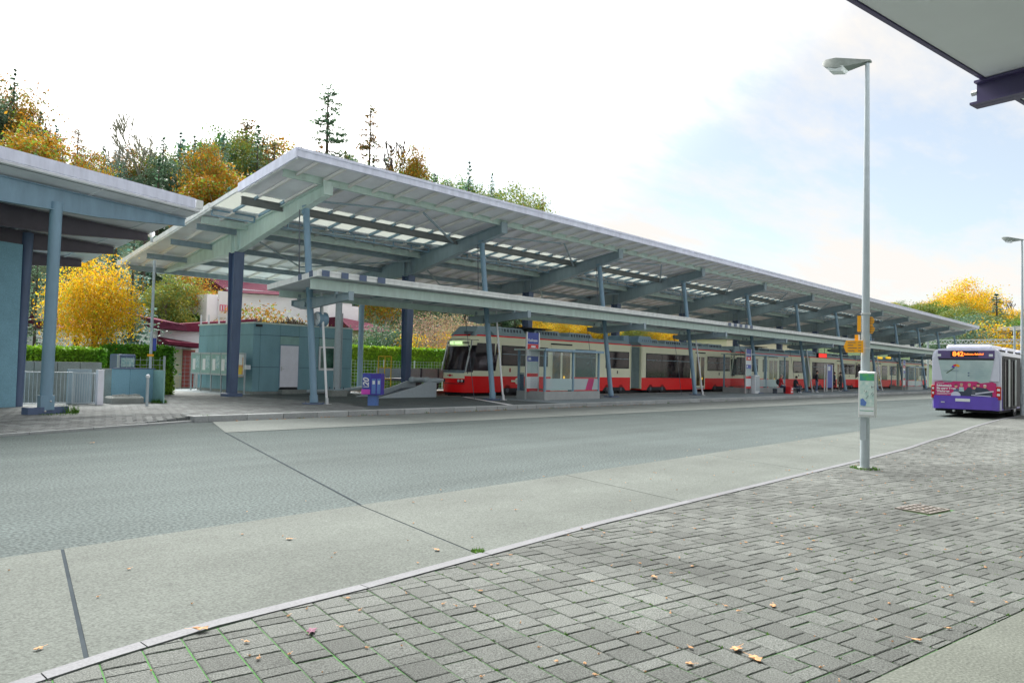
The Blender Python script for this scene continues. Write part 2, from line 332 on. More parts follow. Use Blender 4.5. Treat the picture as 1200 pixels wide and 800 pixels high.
def text(s, loc, size, mname, parent, xdir, updir=(0, 0, 1), name='lettering', align='LEFT', ext=.002, shear=0, bold=0):
    cu = bpy.data.curves.new(name, 'FONT'); cu.body = s; cu.size = size; cu.extrude = ext; cu.align_x = align; cu.align_y = 'CENTER'; cu.shear = shear; cu.offset = bold
    t = bpy.data.objects.new(name, cu); COL.objects.link(t)
    x = Vector(xdir).normalized(); u = Vector(updir).normalized(); z = x.cross(u); u = z.cross(x)
    mw = Matrix(((x.x, u.x, z.x, loc[0]), (x.y, u.y, z.y, loc[1]), (x.z, u.z, z.z, loc[2]), (0, 0, 0, 1)))
    dg = bpy.context.evaluated_depsgraph_get(); me = bpy.data.meshes.new_from_object(t.evaluated_get(dg)); bpy.data.objects.remove(t)
    off = wloc(parent); me.transform(Matrix.Translation(-Vector(off))@mw); me.materials.clear(); me.materials.append(M[mname])
    o = bpy.data.objects.new(name, me); COL.objects.link(o); o.parent = parent; return o
def struct(o): o['kind'] = 'structure'; return o
ZP = .16     # platform and plaza level
ZN = .08     # near pavement level

# ------------------------------------------------------------------ ground, road, platform
def sstep(a, b, x): t = min(1, max(0, (x-a)/(b-a))); return t*t*(3-2*t)
def ground_z(x, y):
    y0 = 47-34*sstep(95, 165, x)
    k = y-y0
    z = 2.6*sstep(0, 11, k)+15*sstep(10, 50, k)+9*sstep(50, 140, k)
    if k > 4: z += sstep(4, 30, k)*1.2*noise.noise(Vector((x*.03, y*.03, 0)))
    return z-.06
def sheet(name, xs, ys, zf, mname, kind='structure', parent=None):
    m = MB(); nx, ny = len(xs), len(ys)
    m.v = [(x, y, zf(x, y)) for y in ys for x in xs]
    for j in range(ny-1):
        for i in range(nx-1): m.f.append([j*nx+i, j*nx+i+1, (j+1)*nx+i+1, (j+1)*nx+i]); m.mi.append(0); m.tn.append(.5)
    return m.build(name, mname, parent, smooth=True, kind=kind)
xs = [-900, -500, -250, -120]+list(range(-80, 420, 6))+[480, 600, 800, 1200, 2200]
ys = [-900, -400, -200, -100, -50, -10, 10]+list(range(13, 210, 3))+[230, 280, 400, 800, 1500]
sheet('ground', xs, ys, ground_z, 'grass')
sheet('road', [-60, 0, 60, 150], [-30, 4, 20, 26.6], lambda x, y: 0.0, 'asphalt')
sheet('back_road', [-60, 160], [38.9, 43.4], lambda x, y: 0.02, 'asphalt_patch')
sheet('track_bed', [21, 240], [26.62, 38.6], lambda x, y: 0.0, 'gravel')

kerbY = [(-20, 4.25), (0.5, 4.25), (1.06, 4.32), (1.57, 4.42), (2.18, 4.50), (3.3, 4.50), (4.55, 4.56), (6.4, 4.66), (14.5, 4.70), (18.3, 4.76), (21.3, 4.96), (23.3, 5.0), (28.0, 5.35), (34, 5.6), (150, 5.6)]
def interp(tab, x):
    for (a, b), (c, d) in zip(tab[:-1], tab[1:]):
        if x <= c: return b+(d-b)*max(0, (x-a))/(c-a)
    return tab[-1][1]
# concrete slabs of the bus bay along the near kerb
strip = sheet('concrete_strip', [-30, 150], [4.2, 7.34], lambda x, y: .003, 'sealant')
cuts = [(-26, -27), (-18, -19), (-10, -10.8), (-5.4, -6.2), (1.42, 2.19), (4.66, 5.36), (8.45, 9.3), (12.9, 13.9), (17.4, 18.5), (22, 23.1), (27, 28.2), (33, 34.2), (40, 41.2), (48, 49.2), (58, 59.2), (70, 71.2), (85, 86), (102, 103), (125, 126)]
rnd = random.Random(4)
for (a0, a1), (b0, b1) in zip(cuts[:-1], cuts[1:]):
    m = MB(); g = .008 if a0 > 3 else .014
    far = 7.34+.012*max(0, a0-10)*.4
    m.prism([(a0+g, 4.2, .0), (b0-g, 4.2, .0), (b1-g, far, .0), (a1+g, far, .0)], (0, 0, .008), 0, rnd.random()); m.build('concrete_slab', 'concrete_slab', strip)
# concrete bay and ramp of the platform side
m = MB(); m.add([(8.32, 16.70, .003), (60, 14.9, .003), (149, 14.58, .003), (149, 19.98, .003), (9.5, 19.98, .003)], [tuple(range(5))]); fstrip = struct(m.build('platform_side_strip', 'sealant'))
fx = [(8.3, 9.5), (14.6, 14.9), (21, 21.2), (27.6, 27.6), (34, 34), (41, 41), (48, 48), (56, 56), (64, 64), (74, 74), (86, 86), (100, 100), (120, 120), (149, 149)]
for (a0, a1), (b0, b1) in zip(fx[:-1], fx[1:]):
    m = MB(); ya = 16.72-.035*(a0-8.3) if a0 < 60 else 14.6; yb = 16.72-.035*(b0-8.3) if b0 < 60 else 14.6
    m.prism([(a0+.02, ya, 0), (b0-.02, yb, 0), (b1-.02, 19.98, 0), (a1+.02, 19.98, 0)], (0, 0, .008), 0, rnd.random()); m.build('concrete_slab', 'concrete_slab_lit', fstrip)
m = MB(); m.add([(5.375, 7.36, .006), (5.40, 7.36, .006), (8.32, 16.7, .006), (8.295, 16.7, .006)], [(0, 1, 2, 3)]); struct(m.build('road_seam', 'sealant'))

# near pavement: bed with mossy joints, kerb stones, every paver a piece
def nearpoly(off=0): return [(x, y-off) for x, y in kerbY]
m = MB(); P = nearpoly(.06); n = len(P)
m.add([(x, y, ZN-.007) for x, y in P]+[(150, -30, ZN-.007), (-20, -30, ZN-.007)], [tuple(range(n+1, -1, -1))])
pave = struct(m.build('near_pavement', 'moss_joint'))
m = MB(); e0, e1 = (4.19, 1.28), (6.38, .89)
def edgeY(x): return 1.28-.178*(x-4.19)-(.0042*(x-4.19)**2 if x > 4.19 else 0)
ex = [-20, -5, 0, 4.19, 6.4, 9, 12, 16, 22, 30]
m.add([(x, edgeY(x)-.01, ZN+.004) for x in ex]+[(150, -20, ZN+.004), (150, -30, ZN+.004), (-20, -30, ZN+.004)], [tuple(range(len(ex)+2, -1, -1))])
struct(m.build('concrete_apron', 'apron'))
kerb = thing('near_kerb', (0, 4.4, 0), 'pale low kerb of long stones between the bus bay and the near paving', 'kerb')
s = -6.0; rnd = random.Random(2)
cutx = [-6, -4.4, -2.9, -1.4, 0.2, 1.22, 1.74, 3.3, 4.63]+[5.85+1.25*i for i in range(60)]
for a, b in zip(cutx[:-1], cutx[1:]):
    sub = [a+.004]+[x for x, _ in kerbY if a < x < b]+[b-.004]; m = MB()
    t = rnd.random(); w = .115
    for p, q in zip(sub[:-1], sub[1:]):
        y0, y1 = interp(kerbY, p), interp(kerbY, q)
        m.hexa([(p, y0-w, -.02), (q, y1-w, -.02), (q, y1, -.02), (p, y0, -.02), (p, y0-w, ZN+.006), (q, y1-w, ZN+.006), (q, y1-.01, ZN+.006), (p, y0-.01, ZN+.006)], 0, t)
    m.build('kerb_stone', 'kerb', kerb)
TH = radians(-12.2); UX, UY = Vector((cos(TH), sin(TH))), Vector((-sin(TH), cos(TH)))
def clip(poly, a, nrm):   # keep the side where (p-a).nrm <= 0
    out = []
    for i in range(len(poly)):
        p, q = poly[i], poly[(i+1) % len(poly)]; dp, dq = (p-a).dot(nrm), (q-a).dot(nrm)
        if dp <= 0: out.append(p)
        if dp*dq < 0: out.append(p+(q-p)*(dp/(dp-dq)))
    return out
def paver(m, poly, z, t, bev=.006, deep=.03, tilt=(0, 0)):
    c = sum(poly, Vector((0, 0)))/len(poly); n = len(poly)
    def zz(p): return z+(p.x-c.x)*tilt[0]+(p.y-c.y)*tilt[1]
    inn = []
    for p in poly:
        d = c-p; inn.append(p+d.normalized()*min(bev*1.4, d.length*.3))
    vs = [(p.x, p.y, zz(p)) for p in inn]+[(p.x, p.y, zz(p)-.005) for p in poly]+[(p.x, p.y, z-deep) for p in poly]
    fs = [tuple(range(n))]
    for k in (0, n): fs += [(k+n+i, k+n+(i+1) % n, k+(i+1) % n, k+i) for i in range(n)]
    m.add(vs, fs, 0, t)
PW, PG = .218, .008; PR = PW*1.5
slabs = []; rnd = random.Random(9)
org = Vector((4.42, 2.42))
for i in range(-30, 130):
    for j in range(-45, 26):
        segs = [(0, 1), (1, 1.5)] if i % 2 == 0 else [(0, .5), (.5, 1.5)]
        for s0, s1 in segs:
            u0, u1 = i*PW+PG/2, (i+1)*PW-PG/2; w0, w1 = j*PR+s0*PW+PG/2, j*PR+s1*PW-PG/2
            c = org+UX*((u0+u1)/2)+UY*((w0+w1)/2)
            if c.x < -1.5 or c.x > 29 or c.y > 5.8: continue
            if c.y < edgeY(c.x)-.3: continue
            # leave out what lies well behind the sight line of the lens's left and right borders
            if c.x < .2 and c.y < 2.5: continue
            if c.x*.12 > c.y+.8 + .0*c.x: continue
            poly = [org+UX*a+UY*b for a, b in ((u0, w0), (u1, w0), (u1, w1), (u0, w1))]
            x0, x1 = c.x-.3, c.x+.3; ka, kb = Vector((x0, interp(kerbY, x0)-.125)), Vector((x1, interp(kerbY, x1)-.125)); d = (kb-ka).normalized()
            poly = clip(poly, ka, Vector((-d.y, d.x)))
            if len(poly) < 3: continue
            ea, eb = Vector((x0, edgeY(x0)+.004)), Vector((x1, edgeY(x1)+.004)); d = (eb-ea).normalized()
            poly = clip(poly, ea, Vector((d.y, -d.x)))
            if len(poly) < 3: continue
            if (c-Vector((10.1, 2.43))).length < .28: continue
            if (c-Vector((13.63, 4.18))).length < .14: continue
            dist = c.length; px = _ray(0, 0); pr = ROT.T@(np.array([c.x, c.y, ZN])-CAM)
            vis = pr[2] > .5 and -40 < 600+FPX*pr[0]/pr[2] < 1240 and 400+FPX*pr[1]/pr[2] < 830
            slabs.append((0 if vis else 1, dist, poly, rnd.random(), ZN+rnd.uniform(-.0025, .0025), (rnd.uniform(-.008, .008), rnd.uniform(-.008, .008))))
slabs.sort(key=lambda a: (a[0], a[1]))
for k, (v_, d_, poly, t, z, tl) in enumerate(slabs[:300]):
    m = MB(); paver(m, poly, z, t, tilt=tl); m.build('paving_slab', 'paver', pave)
m = MB()
for v_, d_, poly, t, z, tl in slabs[300:]: paver(m, poly, z, t, tilt=tl, deep=.02)
m.build('paving_slabs', 'paver', pave, kind='stuff')
# paving beyond the built pieces
m = MB(); m.add([(29, 5.26, ZN-.002), (34, 5.47, ZN-.002), (150, 5.47, ZN-.002), (150, -25, ZN-.002), (29, -25, ZN-.002)], [(4, 3, 2, 1, 0)]); struct(m.build('far_pavement', 'paver'))

# platform and plaza
pp = [(-14.5, 14.2), (8.9, 21.6), (9.45, 20.02), (150, 20.0), (150, 26.6), (23.6, 26.6), (23.6, 38.6), (-14, 38.6)]
m = MB(); m.prism([(x, y, -.05) for x, y in pp], (0, 0, ZP+.05)); plat = struct(m.build('platform', 'asphalt_dark'))
m = MB(); m.add([(-14, 12.66, .03), (9.34, 20.06, .03), (8.95, 21.6, ZP+.003), (-14.5, 14.2, ZP+.003)], [(0, 1, 2, 3)]); m.add([(9.34, 20.06, .03), (9.46, 20.02, ZP+.003), (8.95, 21.6, ZP+.003)], [(0, 1, 2)]); struct(m.build('dropped_edge', 'asphalt_patch'))
m = MB(); m.add([(-14.5, 14.2, ZP+.004), (8.9, 21.6, ZP+.004), (9.5, 20.2, ZP+.004), (15.0, 20.2, ZP+.004), (16.5, 23.5, ZP+.004), (15.5, 30, ZP+.004), (15.6, 38.5, ZP+.004), (-14, 38.5, ZP+.004)], [tuple(range(8))])
leftp = struct(m.build('plaza_paving', 'moss_joint'))
m = MB(); th = radians(18.3); ux, uy = Vector((cos(th), sin(th))), Vector((-sin(th), cos(th))); rnd = random.Random(3)
o0 = Vector((9.3, 20.2)); PZ = [Vector(p) for p in ((-14, 12.9), (9.2, 20.2), (15.0, 20.2), (16.5, 23.5), (15.5, 30), (15.6, 38.5), (-14, 38.5))]
def inside(c):
    ok = False
    for a, b in zip(PZ, PZ[1:]+PZ[:1]):
        if (a.y > c.y) != (b.y > c.y) and c.x < (b.x-a.x)*(c.y-a.y)/(b.y-a.y)+a.x: ok = not ok
    return ok
for i in range(-50, 62):
    for j in range(-18, 60):
        c = o0+ux*(i*.3+(.15 if j % 2 else 0))+uy*(j*.2+.12)
        if not inside(c) or c.y/max(.1, c.x) > 4.6 or c.y > 31: continue
        poly = [c+ux*a+uy*b for a, b in ((-.143, -.093), (.143, -.093), (.143, .093), (-.143, .093))]
        dk = (c-o0).dot(uy); zb = ZP+.016-.125*max(0, 1-max(0, dk)/1.55)*min(1, max(0, -(c-o0).dot(ux)/2.0))
        paver(m, poly, zb+rnd.uniform(-.002, .002), rnd.random(), deep=.14 if zb < ZP+.01 else .02, tilt=(uy.x*.07, uy.y*.07) if zb < ZP-.01 else (0, 0))
m.build('paving_stones', 'plaza_stone', leftp, kind='stuff')
m = MB(); m.add([(-14, 31, ZP+.012), (15.5, 31, ZP+.012), (15.6, 38.5, ZP+.012), (-14, 38.5, ZP+.012)], [(0, 1, 2, 3)]); struct(m.build('plaza_rear', 'plaza_stone'))
m = MB(); m.add([(15.0, 20.2, ZP+.003), (25.2, 20.2, ZP+.003), (25.4, 26.5, ZP+.003), (23.4, 31.8, ZP+.003), (15.6, 31.8, ZP+.003), (16.5, 23.5, ZP+.003)], [tuple(range(6))]); struct(m.build('asphalt_patch', 'asphalt_patch'))
kb = thing('platform_kerb', (9.4, 20, 0), 'grey kerb of square stones along the platform edge facing the road', 'kerb')
rnd = random.Random(8)
pts = [(9.36+1.15*i, 19.99) for i in range(90)]
for (a, ya), (b, yb) in zip(pts[:-1], pts[1:]):
    m = MB(); m.bbox(a+.012, b-.012, 19.86, 20.16, -.02, ZP+.012, .012); o = m.build('kerb_stone', 'kerb_lit', kb); o.data.attributes['tint'].data.foreach_set('value', [rnd.random()]*len(o.data.polygons))
m = MB(); m.bbox(8.98, 9.37, 19.84, 20.42, -.02, ZP+.01, .012); m.build('corner_stone', 'kerb_lit', kb)
kb2 = thing('plaza_kerb', (4.3, 18.4, 0), 'thin pale kerb edging the left pavement, slightly curved at its right end', 'kerb')
for k in range(14):
    a = o0-ux*(.3+k*1.5)-uy*.1; b = o0-ux*(.3+(k+1)*1.5-.02)-uy*.1; m = MB(); m.bar((a.x, a.y, .0), (b.x, b.y, .0), .12, .10); m.build('kerb_stone', 'kerb_lit', kb2)
m = MB(); m.add([(25.25, 26.5, ZP+.009), (25.5, 26.5, ZP+.009), (22.15, 20.2, ZP+.009), (21.8, 20.2, ZP+.009)], [(3, 2, 1, 0)]); struct(m.build('white_line', 'white_paint'))
m = MB(); m.box(25.2, 120, 26.42, 26.6, ZP-.02, ZP+.02); struct(m.build('platform_edge', 'concrete'))
m = MB(); m.box(23.6, 160, 30.9, 31.0, -.1, .1); m.box(23.6, 160, 31.0, 31.05, -.1, .06); struct(m.build('track_kerb', 'concrete'))
# tracks
for y0, lab in ((28.2, 'running track under the red and cream trams'), (32.9, 'siding track carrying the low grey wagon')):
    t = thing('railway_track', (21, y0, 0), lab, 'railway track')
    for sd in (-.5, .5):
        m = MB(); m.box(23.2, 200, y0+sd-.035, y0+sd+.035, .03, .17); m.build('rail', 'rail_steel', t)
    m = MB()
    for k in range(150): m.box(23.4+k*.65, 23.62+k*.65, y0-.9, y0+.9, -.02, .035)
    m.build('sleepers', 'wood_sleeper', t, kind='stuff')

# drain grate, leaves
t = thing('drain_grate', (10.1, 2.43, ZN), 'rusty slotted drain grate set in the near paving', 'drain')
u3 = UX; v3 = UY
def ob(a, b, z): p = Vector((10.1, 2.43))+u3*a+v3*b; return (p.x, p.y, z)
m = MB()
for k in range(6): a = -.25+k*.1; m.bar(ob(a, -.19, ZN+.004), ob(a, .19, ZN+.004), .03, .02)
for k in range(5): b = -.19+k*.095; m.bar(ob(-.26, b, ZN+.003), ob(.26, b, ZN+.003), .028, .02)
m.build('grate', 'rail_steel', t)
m = MB(); m.bar(ob(-.27, 0, ZN-.01), ob(.27, 0, ZN-.01), .42, .003); m.build('pit', 'black', t)
def leaf_mesh(sz, seed, curl=.25):
    r = random.Random(seed); m = MB(); n = 13; pts = []
    for i in range(n):
        a = 2*pi*i/n; rr = sz*(.5+.5*abs(cos(a*2.5)))*r.uniform(.75, 1.1); pts.append((cos(a)*rr, sin(a)*rr*.7, curl*sz*r.uniform(.1, 1)+.004))
    vs = [(0, 0, .012)]+pts; m.add(vs, [(0, i+1, (i+1) % n+1) for i in range(n)]); m.add([(x, y, z-.003) for x, y, z in vs], [(0, (i+1) % n+1, i+1) for i in range(n)])
    m.add([(pts[0][0], -.002, .01), (pts[0][0]+sz*.8, -.002, .012), (pts[0][0]+sz*.8, .002, .012), (pts[0][0], .002, .01)], [(0, 1, 2, 3)]); return m
leafspots = [(863, 762, .05, 'tan oak leaf on the paving, left one of the pair near the bottom edge', 'leaf_brown'), (885, 773, .055, 'tan leaf on the paving, right one of the pair near the bottom edge', 'leaf_brown'),
 (236, 740, .05, 'large tan leaf lying on the near kerb', 'leaf_brown'), (365, 741, .05, 'crumpled dark purple leaf on the near paving', 'leaf_purple'), (808, 779, .03, 'small curled leaf on the paving, left of the leaf pair', 'leaf_brown'),
 (45, 761, .03, 'small brown leaf on the pale concrete strip at lower left', 'leaf_brown'), (512, 645, .04, 'yellowish leaf on the concrete strip near the kerb bend', 'leaf_brown'), (108, 519, .06, 'reddish leaf on the asphalt by the left pavement kerb', 'leaf_brown'),
 (766, 677, .045, 'broken brown leaf on the mid paving', 'leaf_brown'), (339, 632, .04, 'small yellow leaf on the concrete strip', 'leaf_brown'), (906, 711, .035, 'tan leaf between mossy joints right of centre', 'leaf_brown'), (1074, 751, .035, 'tan leaf on bluish pavers by the concrete apron', 'leaf_brown')]
for i, (px, py, sz, lb, mt) in enumerate(leafspots):
    on = py < interp([(0, 797), (240, 725), (553, 648), (1013, 540)], px)-2
    p = onz(px, py, .01 if on else ZN); m = leaf_mesh(sz, i); o = m.build('fallen_leaf', mt); o.location = (p.x, p.y, (.014 if on else ZN+.006)+(.01 if px == 236 else 0)); o.rotation_euler.z = i*1.3; tag(o, lb, 'leaf', 'fallen leaves')
m = MB(); rnd = random.Random(5)
for k in range(420):
    x = rnd.uniform(1, 20); y = rnd.uniform(max(.2, edgeY(x)), interp(kerbY, x)-.02) if rnd.random() < .8 else rnd.uniform(4.6, 8)
    if y < edgeY(x): continue
    z = ZN+.006 if y < interp(kerbY, x)-.1 else .014; lm = leaf_mesh(rnd.uniform(.007, .022), k); a = rnd.uniform(0, 6.3)
    m.add([(x+vx*cos(a)-vy*sin(a), y+vx*sin(a)+vy*cos(a), z+vz) for vx, vy, vz in lm.v], lm.f)
for k in range(150):   # litter gathered along the platform kerb
    x = rnd.uniform(10, 32); y = 19.83-abs(rnd.gauss(0, .07)); m.ball((x, y, .015), rnd.uniform(.015, .035), 5, 3, sc=(1, 1, .4))
tag(m.build('leaf_litter', 'leaf_brown', kind='stuff'), 'tiny brown leaf crumbs scattered over the paving and road', 'leaf litter')
m = MB()
def tuft(m, x, y, z, n, r, h, seed):
    rr = random.Random(seed)
    for k in range(n):
        a = rr.uniform(0, 6.28); d = r*math.sqrt(rr.random()); bx, by = x+cos(a)*d, y+sin(a)*d; a2 = rr.uniform(0, 6.28); hh = h*rr.uniform(.4, 1); w = .006+h*.03
        m.add([(bx-w*cos(a2), by-w*sin(a2), z), (bx+w*cos(a2), by+w*sin(a2), z), (bx+rr.uniform(-.5, .5)*hh, by+rr.uniform(-.5, .5)*hh, z+hh)], [(0, 1, 2)], 0, rr.random())
tuft(m, 13.63, 4.18, ZN, 260, .24, .05, 1); tuft(m, 4.63, 4.6, ZN, 60, .06, .04, 2)
tuft(m, 6.35, 22.0, ZP, 260, .45, .07, 3); tuft(m, 6.75, 22.4, ZP, 70, .2, .3, 4); tuft(m, 10.6, 26.2, ZP, 220, .25, .2, 5); tuft(m, 9.3, 20.0, ZP, 14, .2, .05, 6)
for k in range(14): tuft(m, 12+k*2.3+rnd.random(), 19.85, .01, 14, .12, .09, k+20)
for k in range(1500):   # moss standing in the joints
    i = rnd.randint(-8, 60); c = org+UX*(i*PW)+UY*rnd.uniform(-4, 2.6)
    if c.x > .8 and edgeY(c.x) < c.y < interp(kerbY, c.x)-.15 and noise.noise(Vector((c.x*.7, c.y*.7, 3))) > -.2: tuft(m, c.x, c.y, ZN-.01, 7, .012, .022, k+90)
tag(m.build('weeds', 'foliage_green', kind='stuff'), 'green weeds and moss growing in joints and round post feet', 'weeds')

# ------------------------------------------------------------------ main canopy
XK = [15.13+9.42*k for k in range(12)]
XA, XB = 13.0, 120.0
def zr(y): return 8.70-.157*(y-21.9)
can = thing('station_canopy', (15.13, 30, ZP), 'huge mono-pitch steel canopy on tapered beams spanning the trams and platform', 'canopy')
def slab(m, y0, y1, t, dz=0, x0=XA, x1=XB, mi=0):
    m.hexa([(x0, y0, zr(y0)-t+dz), (x1, y0, zr(y0)-t+dz), (x1, y1, zr(y1)-t+dz), (x0, y1, zr(y1)-t+dz), (x0, y0, zr(y0)+dz), (x1, y0, zr(y0)+dz), (x1, y1, zr(y1)+dz), (x0, y1, zr(y1)+dz)], mi)
m = MB(); slab(m, 21.95, 26.08, .04); slab(m, 27.95, 37.3, .04, -.06)
m.build('roof_deck', 'deck', can)
# fascias
k = 0; x = XA
while x < XB-.1:
    x1 = min(XB, x+6.0); m = MB(); m.box(x+.004, x1-.004, 21.83, 21.95, 8.52, 8.80); m.box(x+.004, x1-.004, 21.79, 21.84, 8.74, 8.83); m.build('front_fascia', 'fascia_white', can); x = x1
m = MB(); m.hexa([(XA-.06, 21.83, 8.47), (XA, 21.83, 8.47), (XA, 25.75, zr(25.75)-.22), (XA-.06, 25.75, zr(25.75)-.22), (XA-.06, 21.83, 8.82), (XA, 21.83, 8.82), (XA, 25.75, zr(25.75)+.10), (XA-.06, 25.75, zr(25.75)+.10)])
m.build('end_fascia', 'fascia_white', can); m = MB(); m.hexa([(XB, 21.83, 8.47), (XB+.06, 21.83, 8.47), (XB+.06, 25.75, zr(25.75)-.22), (XB, 25.75, zr(25.75)-.22), (XB, 21.83, 8.82), (XB+.06, 21.83, 8.82), (XB+.06, 25.75, zr(25.75)+.10), (XB, 25.75, zr(25.75)+.10)])
m.build('end_fascia', 'fascia_white', can)
m = MB(); m.bar((XA+.06, 21.95, 8.50), (XA+.06, 25.7, zr(25.7)-.2), .10, .10); m.build('edge_angle', 'fascia_cream', can)
m = MB(); m.bar((XA-.03, 25.75, zr(25.75)-.1), (XA-.03, 28.05, zr(28.05)-.1), .06, .16); m.build('glazing_edge', 'fascia_cream', can)
m = MB(); m.bar((XA-.03, 28.0, zr(28)-.06), (XA-.03, 37.4, zr(37.4)-.16), .06, .2); m.bar((XA+.02, 28.0, zr(28)-.2), (XA+.02, 37.4, zr(37.4)-.27), .08, .05)
m.build('rear_edge', 'fascia_cream', can)
m = MB(); m.box(XA, XB, 37.3, 37.42, zr(37.3)-.26, zr(37.3)+.02); m.build('rear_gutter', 'fascia_cream', can)
# rafters ("ribs") crossing under the deck at 1.1 m
m = MB(); m.bar((0, 22.0, zr(22)-.13), (0, 25.8, zr(25.8)-.13), .09, .11); r1 = None
nr = 0; x = 13.93; ribs = []
while x < XB-.2:
    o = None
    if r1 is None:
        mm = MB(); mm.bar((x, 21.96, zr(22)-.12), (x, 26.0, zr(26)-.12), .075, .10); r1 = mm.build('rafter', 'rib', can); rb1 = Vector(r1.location); x0r = x
        mm = MB(); mm.bar((x, 26.05, zr(26.05)-.12), (x, 28.05, zr(28.05)-.12), .07, .10); r2 = mm.build('glazing_bar', 'steel_blue', can)
        mm = MB(); mm.bar((x, 28.0, zr(28)-.17), (x, 37.3, zr(37.3)-.17), .085, .12); r3 = mm.build('rafter', 'rib', can)
        mm = MB(); pa, pb = x+.04, x+1.057; mm.hexa([(pa, 26.09, zr(26.09)-.06), (pb, 26.09, zr(26.09)-.06), (pb, 28.0, zr(28)-.06), (pa, 28.0, zr(28)-.06), (pa, 26.09, zr(26.09)-.04), (pb, 26.09, zr(26.09)-.04), (pb, 28.0, zr(28)-.04), (pa, 28.0, zr(28)-.04)])
        r4 = mm.build('skylight_pane', 'skylight', can); inst(r4, can, (-1.02, 0, 0))
    else:
        for q in (r1, r2, r3): inst(q, can, (x-x0r, 0, 0))
        if x < XB-1.1: inst(r4, can, (x-x0r, 0, 0))
    x += 1.0975
# purlins
def ibeam(m, a, b, w, h, t=.025):
    a, b = Vector(a), Vector(b); u = Vector((0, 0, 1))
    m.bar(a, b, t, h-.02); m.bar(a+u*(h/2-t/2), b+u*(h/2-t/2), w, t); m.bar(a-u*(h/2-t/2), b-u*(h/2-t/2), w, t)
m = MB(); z = 8.31; ibeam(m, (XA+.4, 23.4, z), (XB-.4, 23.4, z), .16, .25); m.build('front_girder', 'steel_green', can)
m = MB(); ibeam(m, (XA+.4, 26.35, zr(26.35)-.26), (XB-.4, 26.35, zr(26.35)-.27), .15, .30); m.build('purlin', 'steel_mid', can)
m = MB(); ibeam(m, (XA+.15, 29.1, zr(29.1)-.28), (XB-.4, 29.1, zr(29.1)-.28), .16, .28); m.build('purlin', 'steel_green', can)
for y in (29.85, 32.3, 34.8, 37.05):
    m = MB(); ibeam(m, (XA+.3, y, zr(y)-.33), (XB-.3, y, zr(y)-.33), .13, .24); m.build('purlin', 'steel_grey', can)
# lattice rail along the lower side of the glazing
proto = None
for k, xk in enumerate([XA+.2-9.42+XK[0]-XA]+XK):
    a, b = (XA+.15, XK[0]-.2) if k == 0 else (xk+.2, xk+9.2 if k < 12 else XB-.3)
    m = MB(); y = 28.2; zz = zr(y)-.14
    m.bar((a, y, zz), (b, y, zz), .05, .05); m.bar((a, y, zz-.22), (b, y, zz-.22), .05, .05)
    n = max(1, int((b-a)/1.1))
    for i in range(n+1): m.box(a+(b-a)*i/n-.03, a+(b-a)*i/n+.03, y-.02, y+.02, zz-.22, zz)
    m.build('gutter_rail', 'steel_blue', can)
# frames: beam, column
def beam_mesh():
    m = MB(); x = XK[0]
    top = [(23.3, zr(23.3)-.25), (37.9, zr(37.9)-.20)]
    prof = [(23.3, 7.80), (24.4, 7.55), (29.6, 6.34), (30.4, 6.27), (37.9, 5.93), (37.9, zr(37.9)-.20), (23.3, zr(23.3)-.25)]
    m.prism([(x-.015, y, z) for y, z in prof], (.03, 0, 0))
    m.bar((x, 23.3, zr(23.3)-.25), (x, 37.9, zr(37.9)-.20), .30, .035)
    for (a, za), (b, zb) in zip(prof[:4], prof[1:5]): m.bar((x, a-.003, za), (x, b+.003, zb), .30, .035)
    for y in (29.75, 30.25): m.box(x-.148, x+.148, y-.012, y+.012, 6.3, zr(y)-.26)
    
    m.box(x-.19, x+.19, 23.20, 23.285, 7.82, 8.32)
    return m
def column_mesh():
    m = MB(); x = XK[0]; z0, z1 = ZP+.12, 6.30
    def taper(xa0, xb0, ya0, yb0, xa1, xb1, ya1, yb1): m.hexa([(x+xa0, 30+ya0, z0), (x+xb0, 30+ya0, z0), (x+xb0, 30+yb0, z0), (x+xa0, 30+yb0, z0), (x+xa1, 30+ya1, z1), (x+xb1, 30+ya1, z1), (x+xb1, 30+yb1, z1), (x+xa1, 30+yb1, z1)])
    taper(-.17, .17, -.16, -.12, -.22, .22, -.27, -.23); taper(-.17, .17, .12, .16, -.22, .22, .23, .27); taper(-.015, .015, -.12, .12, -.015, .015, -.23, .23)
    taper(-.16, -.13, -.12, .12, -.06, -.03, -.23, .23)
    return m
b0 = beam_mesh().build('roof_beam', 'steel_green', can); c0 = column_mesh().build('column', 'steel_slate', can)
m = MB(); m.bbox(XK[0]-.34, XK[0]+.34, 29.68, 30.32, ZP, ZP+.15, .02); f0 = m.build('column_base', 'steel_slate', can)
bm = beam_mesh().build('roof_beam', 'steel_grey', can); bm.location = (9.42, 0, 0)
for k in range(1, 12):
    d = (9.42*k, 0, 0)
    if k > 1: inst(bm, can, d)
    inst(c0, can, d); inst(f0, can, d)
# struts from platform to beam, leaning back
m = MB(); a, b = Vector((XK[0], 23.7, ZP+.05)), Vector((XK[0], 24.66, 7.48)); m.tube(a, b, .125, .125, 14); m.tube(a+(b-a)*.003, a+(b-a)*.04, .15, .15, 14); m.box(XK[0]-.1, XK[0]+.1, 24.56, 24.8, 7.3, 7.62)
st = m.build('leaning_strut', 'steel_blue', can, smooth=True)
m = MB(); m.bbox(XK[0]-.36, XK[0]+.36, 23.4, 23.95, ZP, ZP+.05, .01)
for sx in (-.26, .26):
    for sy in (23.5, 23.85): m.tube((XK[0]+sx, sy, ZP+.05), (XK[0]+sx, sy, ZP+.085), .02, .02, 6)
sb = m.build('strut_base', 'steel_slate', can)
m = MB(); m.tube((XK[0]-.3, 24.5, 4.8), (XK[0]-.3, 24.62, 7.4), .022, .022, 6); rd = m.build('tie_rod', 'steel_dark', can)
